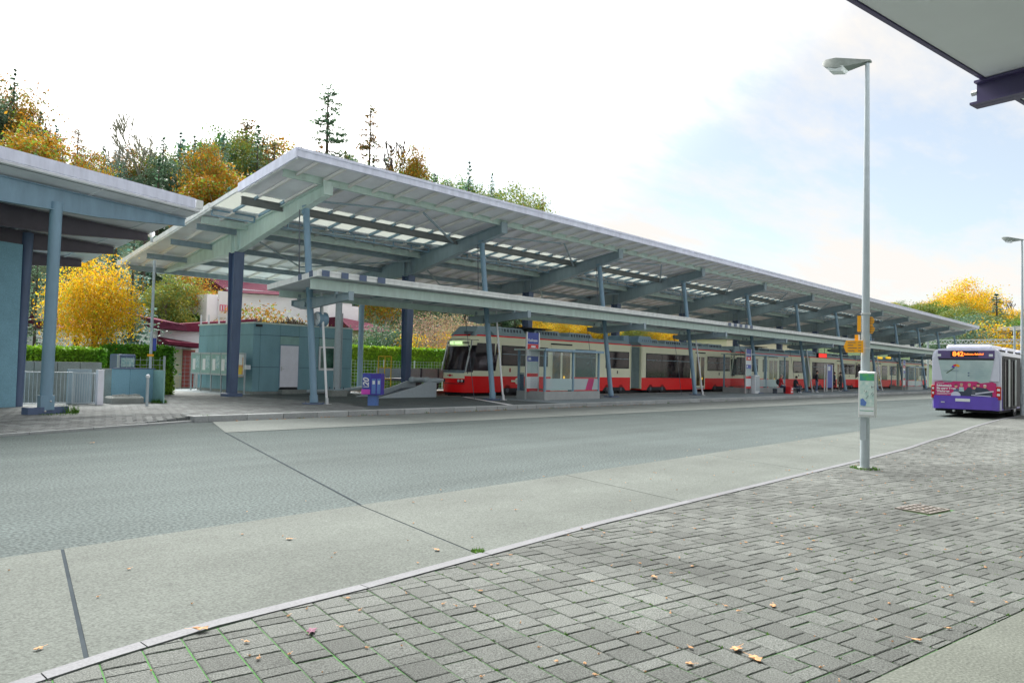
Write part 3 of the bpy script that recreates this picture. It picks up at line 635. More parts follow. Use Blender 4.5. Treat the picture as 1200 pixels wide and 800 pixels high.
for k in range(1, 12):
    for q in (st, sb, rd): inst(q, can, (9.42*k, 0, 0))
# wind bracing
for k in range(11):
    m = MB(); x = XK[k]; a = (x+.3, 26.2, zr(26.2)-.42); b = (x+4.7, 23.6, 8.12)
    m.tube((x+4.9, 23.6, zr(23.6)-.40), (x+9.0, 26.2, zr(26.2)-.42), .05, .05, 8); m.tube((x+4.6, 23.6, zr(23.6)-.40), (x+.5, 24.6, zr(24.6)-.42), .04, .04, 8)
    m.tube((x+.3, 29.4, zr(29.4)-.55), (x+4.9, 33, zr(33)-.5), .04, .04, 8); m.tube((x+9.0, 29.4, zr(29.4)-.55), (x+4.9, 33, zr(33)-.5), .04, .04, 8)
    m.tube((x+.2, 28.6, zr(28.6)-.36), (x+9.1, 27.0, zr(27.0)-.36), .035, .035, 8)
    m.build('wind_brace', 'steel_grey', can)
# roof pipe on end
t = thing('flood_light', (13.0, 33.3, 6.9), 'round white floodlight clamped on the sloping left edge of the big canopy', 'light')
m = MB(); m.ball((12.85, 33.3, 7.12), .17, 12, 8); m.build('lamp_globe', 'white_paint', t, smooth=True); m = MB(); m.tube((12.9, 33.3, 6.75), (12.87, 33.3, 7.0), .05); m.build('bracket', 'galvanised', t)

# ------------------------------------------------------------------ lower platform canopy
low = thing('platform_canopy', (15.13, 23.7, 3.7), 'long low flat steel canopy hung in front of the big one over the bus platform', 'canopy')
LA, LB = 14.05, 120.0
def zl(y): return 4.80-.10*(y-22)
x = LA
while x < LB-.1:
    x1 = min(LB, x+6.28); m = MB(); m.box(x+.003, x1-.003, 21.98, 22.06, 4.66, 4.84); m.box(x+.003, x1-.003, 21.95, 22.0, 4.80, 4.86); m.build('front_fascia', 'fascia_cream', low); x = x1
m = MB(); m.hexa([(LA+.002, 22.06, 4.70), (LB, 22.06, 4.70), (LB, 25.25, zl(25.25)-.10), (LA+.002, 25.25, zl(25.25)-.10), (LA+.002, 22.06, 4.80), (LB, 22.06, 4.80), (LB, 25.25, zl(25.25)), (LA+.002, 25.25, zl(25.25))]); m.build('roof_plate', 'deck', low)
m = MB(); m.bar((LA-.03, 21.97, 4.75), (LA-.03, 25.3, zl(25.3)-.03), .05, .20); m.build('end_fascia', 'fascia_cream', low)
m = MB(); m.box(LA, LB, 25.25, 25.33, zl(25.3)-.14, zl(25.3)+.02); m.build('rear_fascia', 'fascia_cream', low)
m = MB(); ibeam(m, (LA+.02, 22.5, 4.42), (LB, 22.5, 4.42), .14, .36); m.build('front_girder', 'steel_green', low)
m = MB(); ibeam(m, (LA+.25, 24.95, 4.22), (LB, 24.95, 4.22), .13, .25); m.build('rear_girder', 'steel_green', low)
m = MB()
x = LA+1.2
while x < LB: m.box(x, x+.06, 22.57, 24.88, 4.40, 4.50); x += 1.57
m.build('cross_joists', 'steel_grey', low, kind='stuff')
for j, xs_ in enumerate([(14.16, 14.46), (14.95, 15.24), (15.72, 16.02), (16.52, 16.86)]):
    m = MB(); m.box(xs_[0]-.0, xs_[1], 21.93, 21.948, 4.655, 4.865); m.build('blue_marking', 'steel_slate', low)
for y in (22.25, 22.95): m = MB(); m.bar((LA-.062, y, zl(y)-.02), (LA-.062, y+.22, zl(y+.22)-.02), .01, .205); m.build('blue_marking', 'steel_slate', low)
xq = ony(866, 384, 22)[0]
for j in range(5): m = MB(); m.box(xq-1.6+j*.8, xq-1.25+j*.8, 21.93, 21.948, 4.655, 4.865); m.build('blue_marking', 'steel_slate', low)
def bracket():
    m = MB(); x = XK[0]
    prof = [(21.6, 3.93), (24.1, 3.70), (24.7, 3.70), (25.35, 3.84), (25.35, 4.03), (24.6, 4.05), (21.6, 4.16)]
    m.prism([(x-.012, y, z) for y, z in prof], (.024, 0, 0))
    for (a, za), (b, zb) in zip(prof, prof[1:]+prof[:1]): m.bar((x, a, za), (x, b, zb), .16, .022)
    m.box(x-.1, x+.1, 21.57, 21.62, 3.88, 4.20); m.tube((x-.11, 24.45, 3.86), (x+.11, 24.45, 3.86), .09, .09, 10)
    for y in (22.5, 24.95): m.box(x-.05, x+.05, y-.05, y+.05, 4.0, 4.26); m.box(x+.6, x+.7, y-.05, y+.05, 4.05, 4.26)
    return m
br = bracket().build('bracket', 'steel_grey', low)
for k in range(1, 12): inst(br, low, (9.42*k, 0, 0))
for k in range(11):     # longitudinal tie under the deck and small downlights
    m = MB(); m.box(XK[k]+2.4, XK[k]+4.4, 23.6, 23.75, 4.22, 4.30); m.build('light_strip', 'galvanised', low)
for k in (0, 1, 3, 5, 7):
    t = thing('rain_downpipe', (XK[k]+.35, 23.4, ZP), 'white rainwater pipe leaning beside the %s strut from the left' % {0: 'first', 1: 'second', 3: 'fourth', 5: 'sixth', 7: 'eighth'}[k], 'downpipe', 'white downpipes under the low canopy')
    m = MB(); m.path([(XK[k]+.33, 23.95, 4.3), (XK[k]+.33, 23.85, 3.6), (XK[k]+.30, 23.32, ZP)], .045, 10); m.build('pipe', 'white_paint', t, smooth=True)
    m = MB(); m.tube((XK[k]+.3, 23.32, ZP), (XK[k]+.3, 23.33, ZP+.25), .07, .06, 10); m.box(XK[k]+.2, XK[k]+.42, 23.2, 23.42, ZP, ZP+.03); m.build('pipe_shoe', 'silver', t)
for k in (1, 2, 3, 4, 5):
    t = thing('guy_cable', (XK[k]-.6, 24.9, ZP), 'thin dark cable hanging beside the %s strut from the left' % {1: 'second', 2: 'third', 3: 'fourth', 4: 'fifth', 5: 'sixth'}[k], 'cable', 'cables under the low canopy')
    m = MB(); m.path([(XK[k]-.75, 24.9, 4.1), (XK[k]-.5, 24.4, ZP)], .013, 5); m.build('cable', 'steel_dark', t)

# ------------------------------------------------------------------ left canopy and its building
b = Vector((6.14, 22.39, 0)); U = Vector((cos(radians(18.3)), sin(radians(18.3)), 0)); V = Vector((-U.y, U.x, 0))
def lp(u, n, z): p = b+U*u+V*n; return (p.x, p.y, z)
lc = thing('shelter_canopy', lp(0, 0, ZP), 'dark underside flat canopy at the left edge with white fascia on round posts', 'canopy')
def zq(n): return 6.42-.235*(n+.6)
m = MB(); m.hexa([lp(-12, -.6, 6.38), lp(4.3, -.6, 6.38), lp(4.5, 5.1, zq(5.1)-.06), lp(-12, 5.1, zq(5.1)-.06), lp(-12, -.6, 6.47), lp(4.3, -.6, 6.47), lp(4.5, 5.1, zq(5.1)), lp(-12, 5.1, zq(5.1))]); m.build('roof_deck', 'deck', lc)
m = MB(); m.bar(lp(-12, -.64, 6.60), lp(4.05, -.64, 6.60), .06, .30); m.build('front_fascia', 'fascia_white', lc)
m = MB(); m.bar(lp(4.08, -.64, 6.60), lp(4.36, -.64, 6.60), .07, .27); m.bar(lp(4.36, -.6, 6.6), lp(4.52, 5.1, zq(5.1)+.02), .05, .2); m.build('end_fascia', 'fascia_cream', lc)
m = MB(); m.bar(lp(-12, -.5, 6.40), lp(4.2, -.5, 6.40), .03, .1); m.build('gutter', 'steel_dark', lc)
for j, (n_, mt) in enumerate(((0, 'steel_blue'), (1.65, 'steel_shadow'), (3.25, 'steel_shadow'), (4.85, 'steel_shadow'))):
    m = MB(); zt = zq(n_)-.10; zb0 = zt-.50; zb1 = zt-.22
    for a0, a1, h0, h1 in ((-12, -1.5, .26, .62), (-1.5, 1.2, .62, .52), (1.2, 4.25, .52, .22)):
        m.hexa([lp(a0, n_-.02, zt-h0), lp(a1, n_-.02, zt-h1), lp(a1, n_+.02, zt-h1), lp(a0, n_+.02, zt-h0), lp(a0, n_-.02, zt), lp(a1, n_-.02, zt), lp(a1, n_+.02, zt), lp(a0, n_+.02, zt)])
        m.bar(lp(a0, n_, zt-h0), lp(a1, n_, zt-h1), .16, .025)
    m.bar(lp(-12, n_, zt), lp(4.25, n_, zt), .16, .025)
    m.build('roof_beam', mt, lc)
for u in (-8, -5, -2, 1, 3.6):
    m = MB(); m.bar(lp(u, -.5, 6.36), lp(u, 5.0, zq(5.0)-.08), .05, .06); m.build('deck_joint', 'deck', lc)
m = MB(); m.tube(lp(0, 0, ZP+.15), lp(0.05, 0, 5.82), .15, .15, 20); m.box(lp(0, 0, 0)[0]-.16, lp(0, 0, 0)[0]+.16, lp(0, 0, 0)[1]-.16, lp(0, 0, 0)[1]+.16, ZP+.12, ZP+.5)
m.build('post', 'steel_blue', lc, smooth=True)
m = MB(); m.hexa([lp(-.55, -.13, ZP), lp(.55, -.13, ZP), lp(.75, .13, ZP), lp(-.55, .13, ZP), lp(-.55, -.13, ZP+.2), lp(.55, -.13, ZP+.2), lp(.75, .13, ZP+.15), lp(-.55, .13, ZP+.2)]); m.build('post_base', 'steel_slate', lc)
for n_, z_ in ((-.165, ZP+.35), (-.14, ZP+.09)): m = MB(); m.ball(lp(.02 if n_ < -.15 else -.1, n_, z_), .03, 8, 5); m.build('bolt', 'silver', lc)
m = MB(); m.tube(lp(1.37-.1, 3.25, ZP), lp(1.37, 3.25, 5.4), .16, .16, 18); m.build('post', 'steel_slate', lc, smooth=True)
wb = thing('service_building', (5.0, 25.4, ZP), 'teal rendered block building at the left picture edge under the canopy', 'building')
m = MB(); m.hexa([lp(-6, 3.05, ZP), lp(1.12, 3.05, ZP), lp(1.12, 9, ZP), lp(-6, 9, ZP), lp(-6, 3.05, 5.0), lp(1.12, 3.05, 5.0), lp(1.12, 9, 5.0), lp(-6, 9, 5.0)]); m.build('wall', 'render_teal', wb)
m = MB(); m.hexa([lp(-.6, 2.99, ZP+.05), lp(.12, 2.99, ZP+.05), lp(.12, 3.06, ZP+.05), lp(-.6, 3.06, ZP+.05), lp(-.6, 2.99, 2.75), lp(.12, 2.99, 2.75), lp(.12, 3.06, 2.75), lp(-.6, 3.06, 2.75)]); m.build('door', 'cream_wall', wb)
m = MB(); m.bar(lp(-.65, 2.98, 2.8), lp(.2, 2.98, 2.8), .06, .06); m.build('door_frame', 'steel_slate', wb)

# ------------------------------------------------------------------ canopy overhead at upper right
A = Vector((4.65, 1.56, 0)); dU = Vector((7.46-4.65, 1.03-1.56, 0)).normalized(); dV = Vector((dU.y, -dU.x, 0))
def rp(u, n, z): p = A+dU*u+dV*n; return (p.x, p.y, z)
rc = thing('overhead_canopy', rp(2.4, 6, ZN), 'plain grey soffit canopy overhead in the top right corner with violet steel edge', 'canopy')
m = MB(); m.hexa([rp(-30, .05, 4.0), rp(60, .05, 4.0), rp(60, 9, 4.0), rp(-30, 9, 4.0), rp(-30, .05, 4.12), rp(60, .05, 4.12), rp(60, 9, 4.12), rp(-30, 9, 4.12)]); m.build('soffit', 'soffit', rc)
m = MB(); m.bar(rp(-30, .03, 4.02), rp(60, .03, 4.02), .03, .06); m.build('edge_trim', 'purple_steel', rc)
u0 = (Vector((6.62, 1.2, 0))-A).dot(dU)
for k in range(-2, 8):
    u = u0+k*7.5; m = MB(); z = 3.90
    m.bar(rp(u, -.03, z), rp(u, 9, z), .03, .18); m.bar(rp(u, -.03, z+.085), rp(u, 9, z+.085), .14, .018); m.bar(rp(u, -.06, z-.08), rp(u, 9, z-.08), .14, .018)
    m.build('soffit_beam', 'purple_steel', rc)
    m = MB(); m.tube(rp(u, 5.5, ZN), rp(u, 5.5, 3.8), .11, .11, 14); m.build('post', 'purple_steel', rc)
m = MB(); m.tube(rp(u0, -.07, 3.92), rp(u0, -.03, 3.92), .022, .022, 8); m.build('bolt', 'silver', rc)
for k in range(-6, 12): m = MB(); m.bar(rp(u0+3.75*k+1.8, .2, 3.999), rp(u0+3.75*k+1.8, 9, 3.999), .015, .006); m.build('soffit_joint', 'steel_dark', rc)

# ------------------------------------------------------------------ trams
def make_tram(x0):
    t = thing('tram', (x0, 28.2, .15), '-', 'tram', 'red and cream trams coupled in a row')
    Y0, Y1, ZB, ZR, ZT = 27.0, 29.4, .33, 1.18, 3.28
    # rings of the rounded nose: for each height the plan outline from the side wall round the front
    def ring(z):
        if z < 1.4: s = 0.0+.04*(1.4-z)
        else: s = .30*(z-1.4)/1.6+max(0, z-3.0)*.9
        k = [(2.1, 0), (1.2, .05), (.62, .16), (.25, .40), (.06, .75), (0, 1.2)]
        pts = [(x0+s+a*(1-.0*s), Y0+bq) for a, bq in k]
        return pts+[(x, Y0+Y1-y) for x, y in reversed(pts[:-1])]
    def band(zs, mt, nm, sel=None, out=0., par=t):
        m = MB(); R = []
        for z in zs:
            r = ring(z)
            if out: c = (x0+2.5, 28.2); r = [(x+(x-c[0])/math.hypot(x-c[0], y-c[1])*out, y+(y-c[1])/math.hypot(x-c[0], y-c[1])*out) for x, y in r]
            R.append([(x, y, z) for x, y in r])
        n = len(R[0]); rng = range(n-1) if sel is None else sel
        vs = [p for r in R for p in r]; fs = []
        for j in range(len(R)-1):
            for i in rng: fs.append((j*n+i+1, j*n+i, (j+1)*n+i, (j+1)*n+i+1))
        m.add(vs, fs); return m.build(nm, mt, par, smooth=True)
    band([ZB, .6, .9, 1.04], 'tram_red', 'nose_skirt'); band([1.04, ZR], 'tram_red', 'side_skirt_front', [0, 1, 2]); band([1.04, ZR], 'tram_red', 'side_skirt_front', [8, 9]); band([1.04, ZR], 'tram_cream', 'nose_band', [3, 4, 5, 6, 7]); band([ZR, 1.35, 1.6, 2, 2.4, 2.8, 3.0, 3.15, ZT], 'tram_cream', 'nose_shell')
    band([.83, .99], 'black', 'headlight_recess', [3], .008); band([.83, .99], 'black', 'headlight_recess', [6], .008); band([.76, .79], 'black', 'bumper_gap', [3, 4, 5, 6], .01)
    ws = band([1.38, 1.8, 2.2, 2.6, 3.06], 'glass_dark', 'windscreen', [2, 3, 4, 5, 6, 7], .012)
    band([1.32, 1.46], 'tram_grey', 'windscreen_sill', [3, 4, 5, 6, 7], .014)
    band([2.86, 3.08], 'black', 'destination_panel', [3, 4, 5, 6], .02)
    m = MB(); m.box(x0+.20, x0+.24, 28.25, 28.5, 2.80, 2.96); m.box(x0+.20, x0+.24, 27.6, 28.15, 2.80, 2.96); m.build('destination_display', 'led_green', t)
    band([1.46, 1.9, 2.4, 2.9], 'glass_dark', 'cab_side_window', [0, 1], .012)
    band([ZT-.02, ZT+.05], 'tram_red', 'red_band', None, .012)
    for y in (27.30, 29.10):
        m = MB(); m.bar((x0+.22, y-.0, 1.4), (x0+.62, y-.02, 3.0), .07, .05); m.build('windscreen_pillar', 'silver', t)
    m = MB(); m.bar((x0+.30, 27.22, 1.3), (x0+.45, 27.12, 3.05), .03, .03); m.bar((x0+.40, 27.1, 1.85), (x0+.32, 26.92, 1.8), .03, .02); m.bar((x0+.32, 26.9, 1.6), (x0+.32, 26.9, 2.15), .02, .16, up=(1, 0, 0)); m.build('mirror', 'black', t)
    m = MB(); m.bar((x0-.03, 28.7, 1.48), (x0-.01, 27.9, 1.72), .02, .02); m.bar((x0-.03, 28.3, 1.45), (x0-.0, 27.6, 1.55), .02, .02); m.build('wiper', 'black', t)
    for y in (27.42, 27.60, 28.80, 28.98):
        m = MB(); r = .075; m.ball((x0+.10 if y in (27.42, 28.98) else x0+.03, y, .93), r, 10, 6, sc=(.6, 1, 1)); m.build('headlight', 'paper', t, smooth=True)
    m = MB(); m.box(x0-.022, x0-.004, 28.0, 28.4, 1.17, 1.21); m.prism([(x0-.022, 28.2+.09*cos(a), 1.19+.06*sin(a)) for a in [i*pi/4 for i in range(8)]], (.014, 0, 0)); m.build('winged_emblem', 'sign_red', t)
    # body sections
    W = [(2.6, 4.5), (5.5, 6.35)]     # windows relative to x0 at first section (x from cab)
    def section(a, b, windows, doors, tall):
        m = MB(); m.box(a, b, Y0, Y1, ZB+.02, ZR); m.build('body_skirt', 'tram_red', t)
        m = MB(); m.box(a, b, Y0, Y1, ZR+.001, ZT); m.build('body_shell', 'tram_cream', t)
        m = MB(); m.box(a, b, Y0-.012, Y1+.012, ZT-.02, ZT+.05); m.build('red_band', 'tram_red', t)
        m = MB(); m.hexa([(a, Y0+.02, ZT+.05), (b, Y0+.02, ZT+.05), (b, Y1-.02, ZT+.05), (a, Y1-.02, ZT+.05), (a, Y0+.32, 3.56), (b, Y0+.32, 3.56), (b, Y1-.32, 3.56), (a, Y1-.32, 3.56)]); m.build('roof', 'tram_grey', t)
        for c, d in windows+tall:
            z0 = 1.80 if (c, d) in windows else 1.22
            z1 = 2.78
            m = MB(); m.box(c-.05, d+.05, Y0-.012, Y1+.012, z0-.05, z1+.05); w = m.build('window', 'black', t)
            n = max(1, round((d-c)/1.9))
            for i in range(n):
                p, q = c+(d-c)*i/n+.025, c+(d-c)*(i+1)/n-.025
                m = MB(); m.box(p, q, Y0-.018, Y1+.018, z0, z1-.42); m.box(p, q, Y0-.02, Y1+.02, z1-.40, z1); m.build('pane', 'glass_dark', w)
                m = MB(); m.box(p, q, Y0-.024, Y0-.012, z1-.43, z1-.39); m.build('window_rail', 'tram_grey', w)
        for c, d in doors:
            m = MB(); m.box(c-.06, d+.06, Y0-.016, Y0+.01, ZB+.05, 3.0); dr = m.build('door', 'tram_cream', t)
            h = (c+d)/2
            for p, q in ((c, h-.03), (h+.03, d)):
                m = MB(); m.box(p+.06, q-.06, Y0-.024, Y0-.01, .62, 2.75); m.build('door_pane', 'door_glass', dr)
                m = MB(); m.box(p+.02, q-.02, Y0-.022, Y0-.012, ZB+.08, .5); m.build('door_step_panel', 'tram_grey', dr)
            m = MB(); m.ball((h+.25, Y0-.03, 1.15), .09, 8, 5, sc=(1, .2, 1)); m.build('door_button', 'led_yellow', dr)
            m = MB(); m.box(c-.1, d+.1, Y0-.03, Y0, 3.02, 3.10); m.build('door_runner', 'black', dr)
        n = int((b-a)/3.2)
        for i in range(n):
            p = a+.4+i*3.2; m = MB(); m.hexa([(p, 27.45, 3.5), (p+2.5, 27.45, 3.5), (p+2.5, 28.95, 3.5), (p, 28.95, 3.5), (p+.2, 27.55, 3.83), (p+2.3, 27.55, 3.83), (p+2.3, 28.85, 3.83), (p+.2, 28.85, 3.83)]); rb = m.build('roof_unit', 'tram_grey', t)
            m = MB()
            for q in range(8): m.box(p+.3+q*.25, p+.36+q*.25, 27.44, 27.5, 3.54, 3.74)
            m.build('roof_louvre', 'steel_dark', rb)
        for xb in ((a+b)/2-4.6, (a+b)/2+4.6):
            m = MB(); m.prism([(xb-1.3, Y0-.004, ZB), (xb+1.3, Y0-.004, ZB), (xb+1.05, Y0-.004, .56), (xb-1.05, Y0-.004, .56)], (0, .2, 0)); m.build('wheel_arch', 'black', t)
            for dxx in (-.75, .75):
                m = MB(); m.tube((xb+dxx, Y0+.0, .44), (xb+dxx, Y0+.14, .44), .29, .29, 20); wh = m.build('wheel', 'rubber', t, smooth=True)
                m = MB(); m.tube((xb+dxx, Y0-.015, .44), (xb+dxx, Y0+.0, .44), .11, .13, 12); m.build('axle_box', 'steel_dark', wh)
    X = x0
    section(X+2.05, X+14.8, [(X+2.6, X+4.5), (X+5.55, X+6.35), (X+12.1, X+14.6)], [(X+6.75, X+8.5)], [(X+9.0, X+10.95)])
    section(X+16.2, X+29.1, [(X+25.3, X+28.9)], [(X+23.5, X+24.8)], [(X+16.75, X+22.6)])
    for p in (14.85, 16.1):
        m = MB(); m.box(X+p, X+p+.06, Y0+.0, Y1, ZB+.1, ZT+.0); m.build('end_frame', 'tram_cream', t)
    m = MB()
    for i in range(8): m.box(X+14.93+i*.145, X+15.03+i*.145, Y0+.10, Y1-.10, .5, 3.2); m.box(X+15.03+i*.145, X+15.075+i*.145, Y0+.16, Y1-.16, .5, 3.2)
    m.build('gangway_bellows', 'bellows', t)
    m = MB(); m.hexa([(X+14.6, 27.4, 3.5), (X+15.2, 27.4, 3.3), (X+15.2, 29, 3.3), (X+14.6, 29, 3.5), (X+14.7, 27.5, 3.9), (X+15.3, 27.5, 3.95), (X+15.3, 28.9, 3.95), (X+14.7, 28.9, 3.9)]); m.hexa([(X+16.2, 27.4, 3.4), (X+18.2, 27.4, 3.4), (X+18.2, 29, 3.4), (X+16.2, 29, 3.4), (X+16.6, 27.5, 3.98), (X+18.0, 27.5, 3.98), (X+18.0, 28.9, 3.98), (X+16.6, 28.9, 3.98)]); m.build('roof_cowl', 'steel_blue', t)
    m = MB(); m.hexa([(X+.75, 27.3, 3.28), (X+3.0, 27.3, 3.28), (X+3.0, 29.1, 3.28), (X+.75, 29.1, 3.28), (X+1.25, 27.5, 3.80), (X+3.0, 27.5, 3.85), (X+3.0, 28.9, 3.85), (X+1.25, 28.9, 3.80)]); m.build('roof_front', 'tram_grey', t)
    m = MB(); m.box(X+.55, X+.95, 27.5, 27.8, 3.34, 3.5); m.build('horn_box', 'steel_dark', t)
    m = MB(); m.box(X+4.6, X+7.2, 27.35, 29.0, 3.88, 3.93); m.path([(X+4.7, 27.8, 3.6), (X+4.7, 27.8, 3.9)], .04); m.path([(X+7.0, 27.8, 3.6), (X+7.0, 27.8, 3.9)], .04); m.build('pantograph', 'black', t)
    m = MB(); m.box(X+3.35, X+4.25, Y0-.03, Y0-.008, .88, .99); m.prism([(X+3.8+.17*cos(a), Y0-.036, .935+.17*sin(a)) for a in [i*pi/6 for i in range(12)]], (0, .02, 0)); e = m.build('winged_emblem', 'tram_cream', t)
    m = MB(); m.prism([(X+3.8+.09*cos(a), Y0-.045, .935+.09*sin(a)) for a in [i*pi/6 for i in range(12)]], (0, .01, 0)); m.build('emblem_centre', 'silver', e)
    m = MB(); m.box(X+2.22, X+2.42, Y0-.02, Y0-.002, 2.35, 2.72); e = m.build('crest_plate', 'black', t)
    m = MB(); m.prism([(X+2.32, Y0-.024, 2.38), (X+2.39, Y0-.024, 2.46), (X+2.39, Y0-.024, 2.68), (X+2.25, Y0-.024, 2.68), (X+2.25, Y0-.024, 2.46)], (0, .006, 0)); m.build('crest', 'yellow_sign', e)
    for p in (3.2, 13.3, 27.1): m = MB(); m.box(X+p, X+p+.09, Y0-.02, Y0-.002, 1.42, 1.62); m.build('lock_plate', 'lamp_red' if p < 4 else 'black', t)
    m = MB(); m.box(x0+.3, x0+29.0, 27.5, 28.9, .12, .34); m.build('underframe', 'black', t)
    return t
tr = make_tram(26.0)
tr['label'] = 'nearest red and cream tram with full front visible, its nose behind the second strut'
copy_tree(tr, (26.0+29.55, 28.2, .15), 'middle red and cream tram coupled behind the nearest one, passing the seated people')
copy_tree(tr, (26.0+59.1, 28.2, .15), 'farthest red and cream tram, ending near the back of the violet bus')

# low wagon on the siding
t = thing('flat_wagon', (28, 32.9, .15), 'low grey drop-side rail wagon left of the tram front', 'rail wagon')
a, c = ony(468, 440, 32.0)[0], 36.0
m = MB(); m.box(a, c, 31.75, 34.05, .78, .92); m.build('underframe', 'steel_dark', t)
n = 8
for i in range(n):
    p, q = a+(c-a)*i/n, a+(c-a)*(i+1)/n; m = MB(); m.box(p+.03, q-.03, 31.70, 31.75, .93, 1.45); m.build('side_board', 'galvanised', t)
    m = MB(); m.box(p-.04, p+.04, 31.64, 31.72, .6, 1.5); m.build('stake', 'steel_dark', t)
m = MB(); m.box(a, c, 34.05, 34.1, .93, 1.45); m.build('rear_board', 'galvanised', t)
m = MB(); m.box(a, c, 31.72, 31.78, 1.43, 1.48); m.build('top_rail', 'silver', t)
for xw in (a+1.2, a+2.6, c-1.6):
    m = MB(); m.tube((xw, 32.1, .55), (xw, 32.25, .55), .38, .38, 18); w = m.build('wheel', 'rubber', t, smooth=True)
    m = MB(); m.box(xw-.18, xw+.18, 31.9, 32.1, .45, .8); m.build('axle_box', 'steel_dark', w)
# yellow gates on it
t = thing('yellow_railing', (24, 31.6, .1), 'yellow painted tubular railing on the siding behind the big column', 'railing')
a = ony(443, 440, 31.6)[0]; b_ = ony(458, 440, 31.6)[0]
m = MB()
for z in (.9, 1.5, 2.1): m.tube((a, 31.6, z), (b_, 31.6, z), .03)
m.build('rail_bar', 'yellow_paint', t); m = MB()
for x in (a, (a+b_)/2, b_): m.tube((x, 31.6, .1), (x, 31.6, 2.1), .03)
m.build('rail_post', 'yellow_paint', t)

# buffer stop
t = thing('buffer_stop', (22, 27.2, ZP), 'grey wedge shaped buffer stop at the end of the tram track', 'buffer stop')
m = MB()
for y in (26.75, 28.3):
    m = MB(); m.prism([(20.3, y, ZP), (23.8, y, ZP), (23.8, y, .86), (23.3, y, .90), (22.4, y, .62)], (0, .1, 0)); m.build('side_plate', 'galvanised', t)
m = MB(); m.hexa([(21.6, 26.87, ZP), (23.7, 26.87, ZP), (23.7, 28.3, ZP), (21.6, 28.3, ZP), (22.9, 26.87, .55), (23.7, 26.87, .6), (23.7, 28.3, .6), (22.9, 28.3, .55)]); m.build('wedge', 'steel_dark', t)
for y in (27.0, 28.1): m = MB(); m.tube((23.4, y, .95), (24.2, y, .95), .13, .13, 12); m.ball((23.4, y, .95), .17, 10, 6); m.build('buffer', 'galvanised', t, smooth=True)
t = thing('rail_stop_bar', (22.7, 30, .1), 'pale curved rail ends lying behind the violet dispenser', 'rail')
m = MB(); m.path([(19.5, 31.2, .3), (21.0, 30.7, .35), (22.2, 30.0, .55), (23.0, 29.8, .9)], .08, 8); m.build('bent_rail', 'galvanised', t)

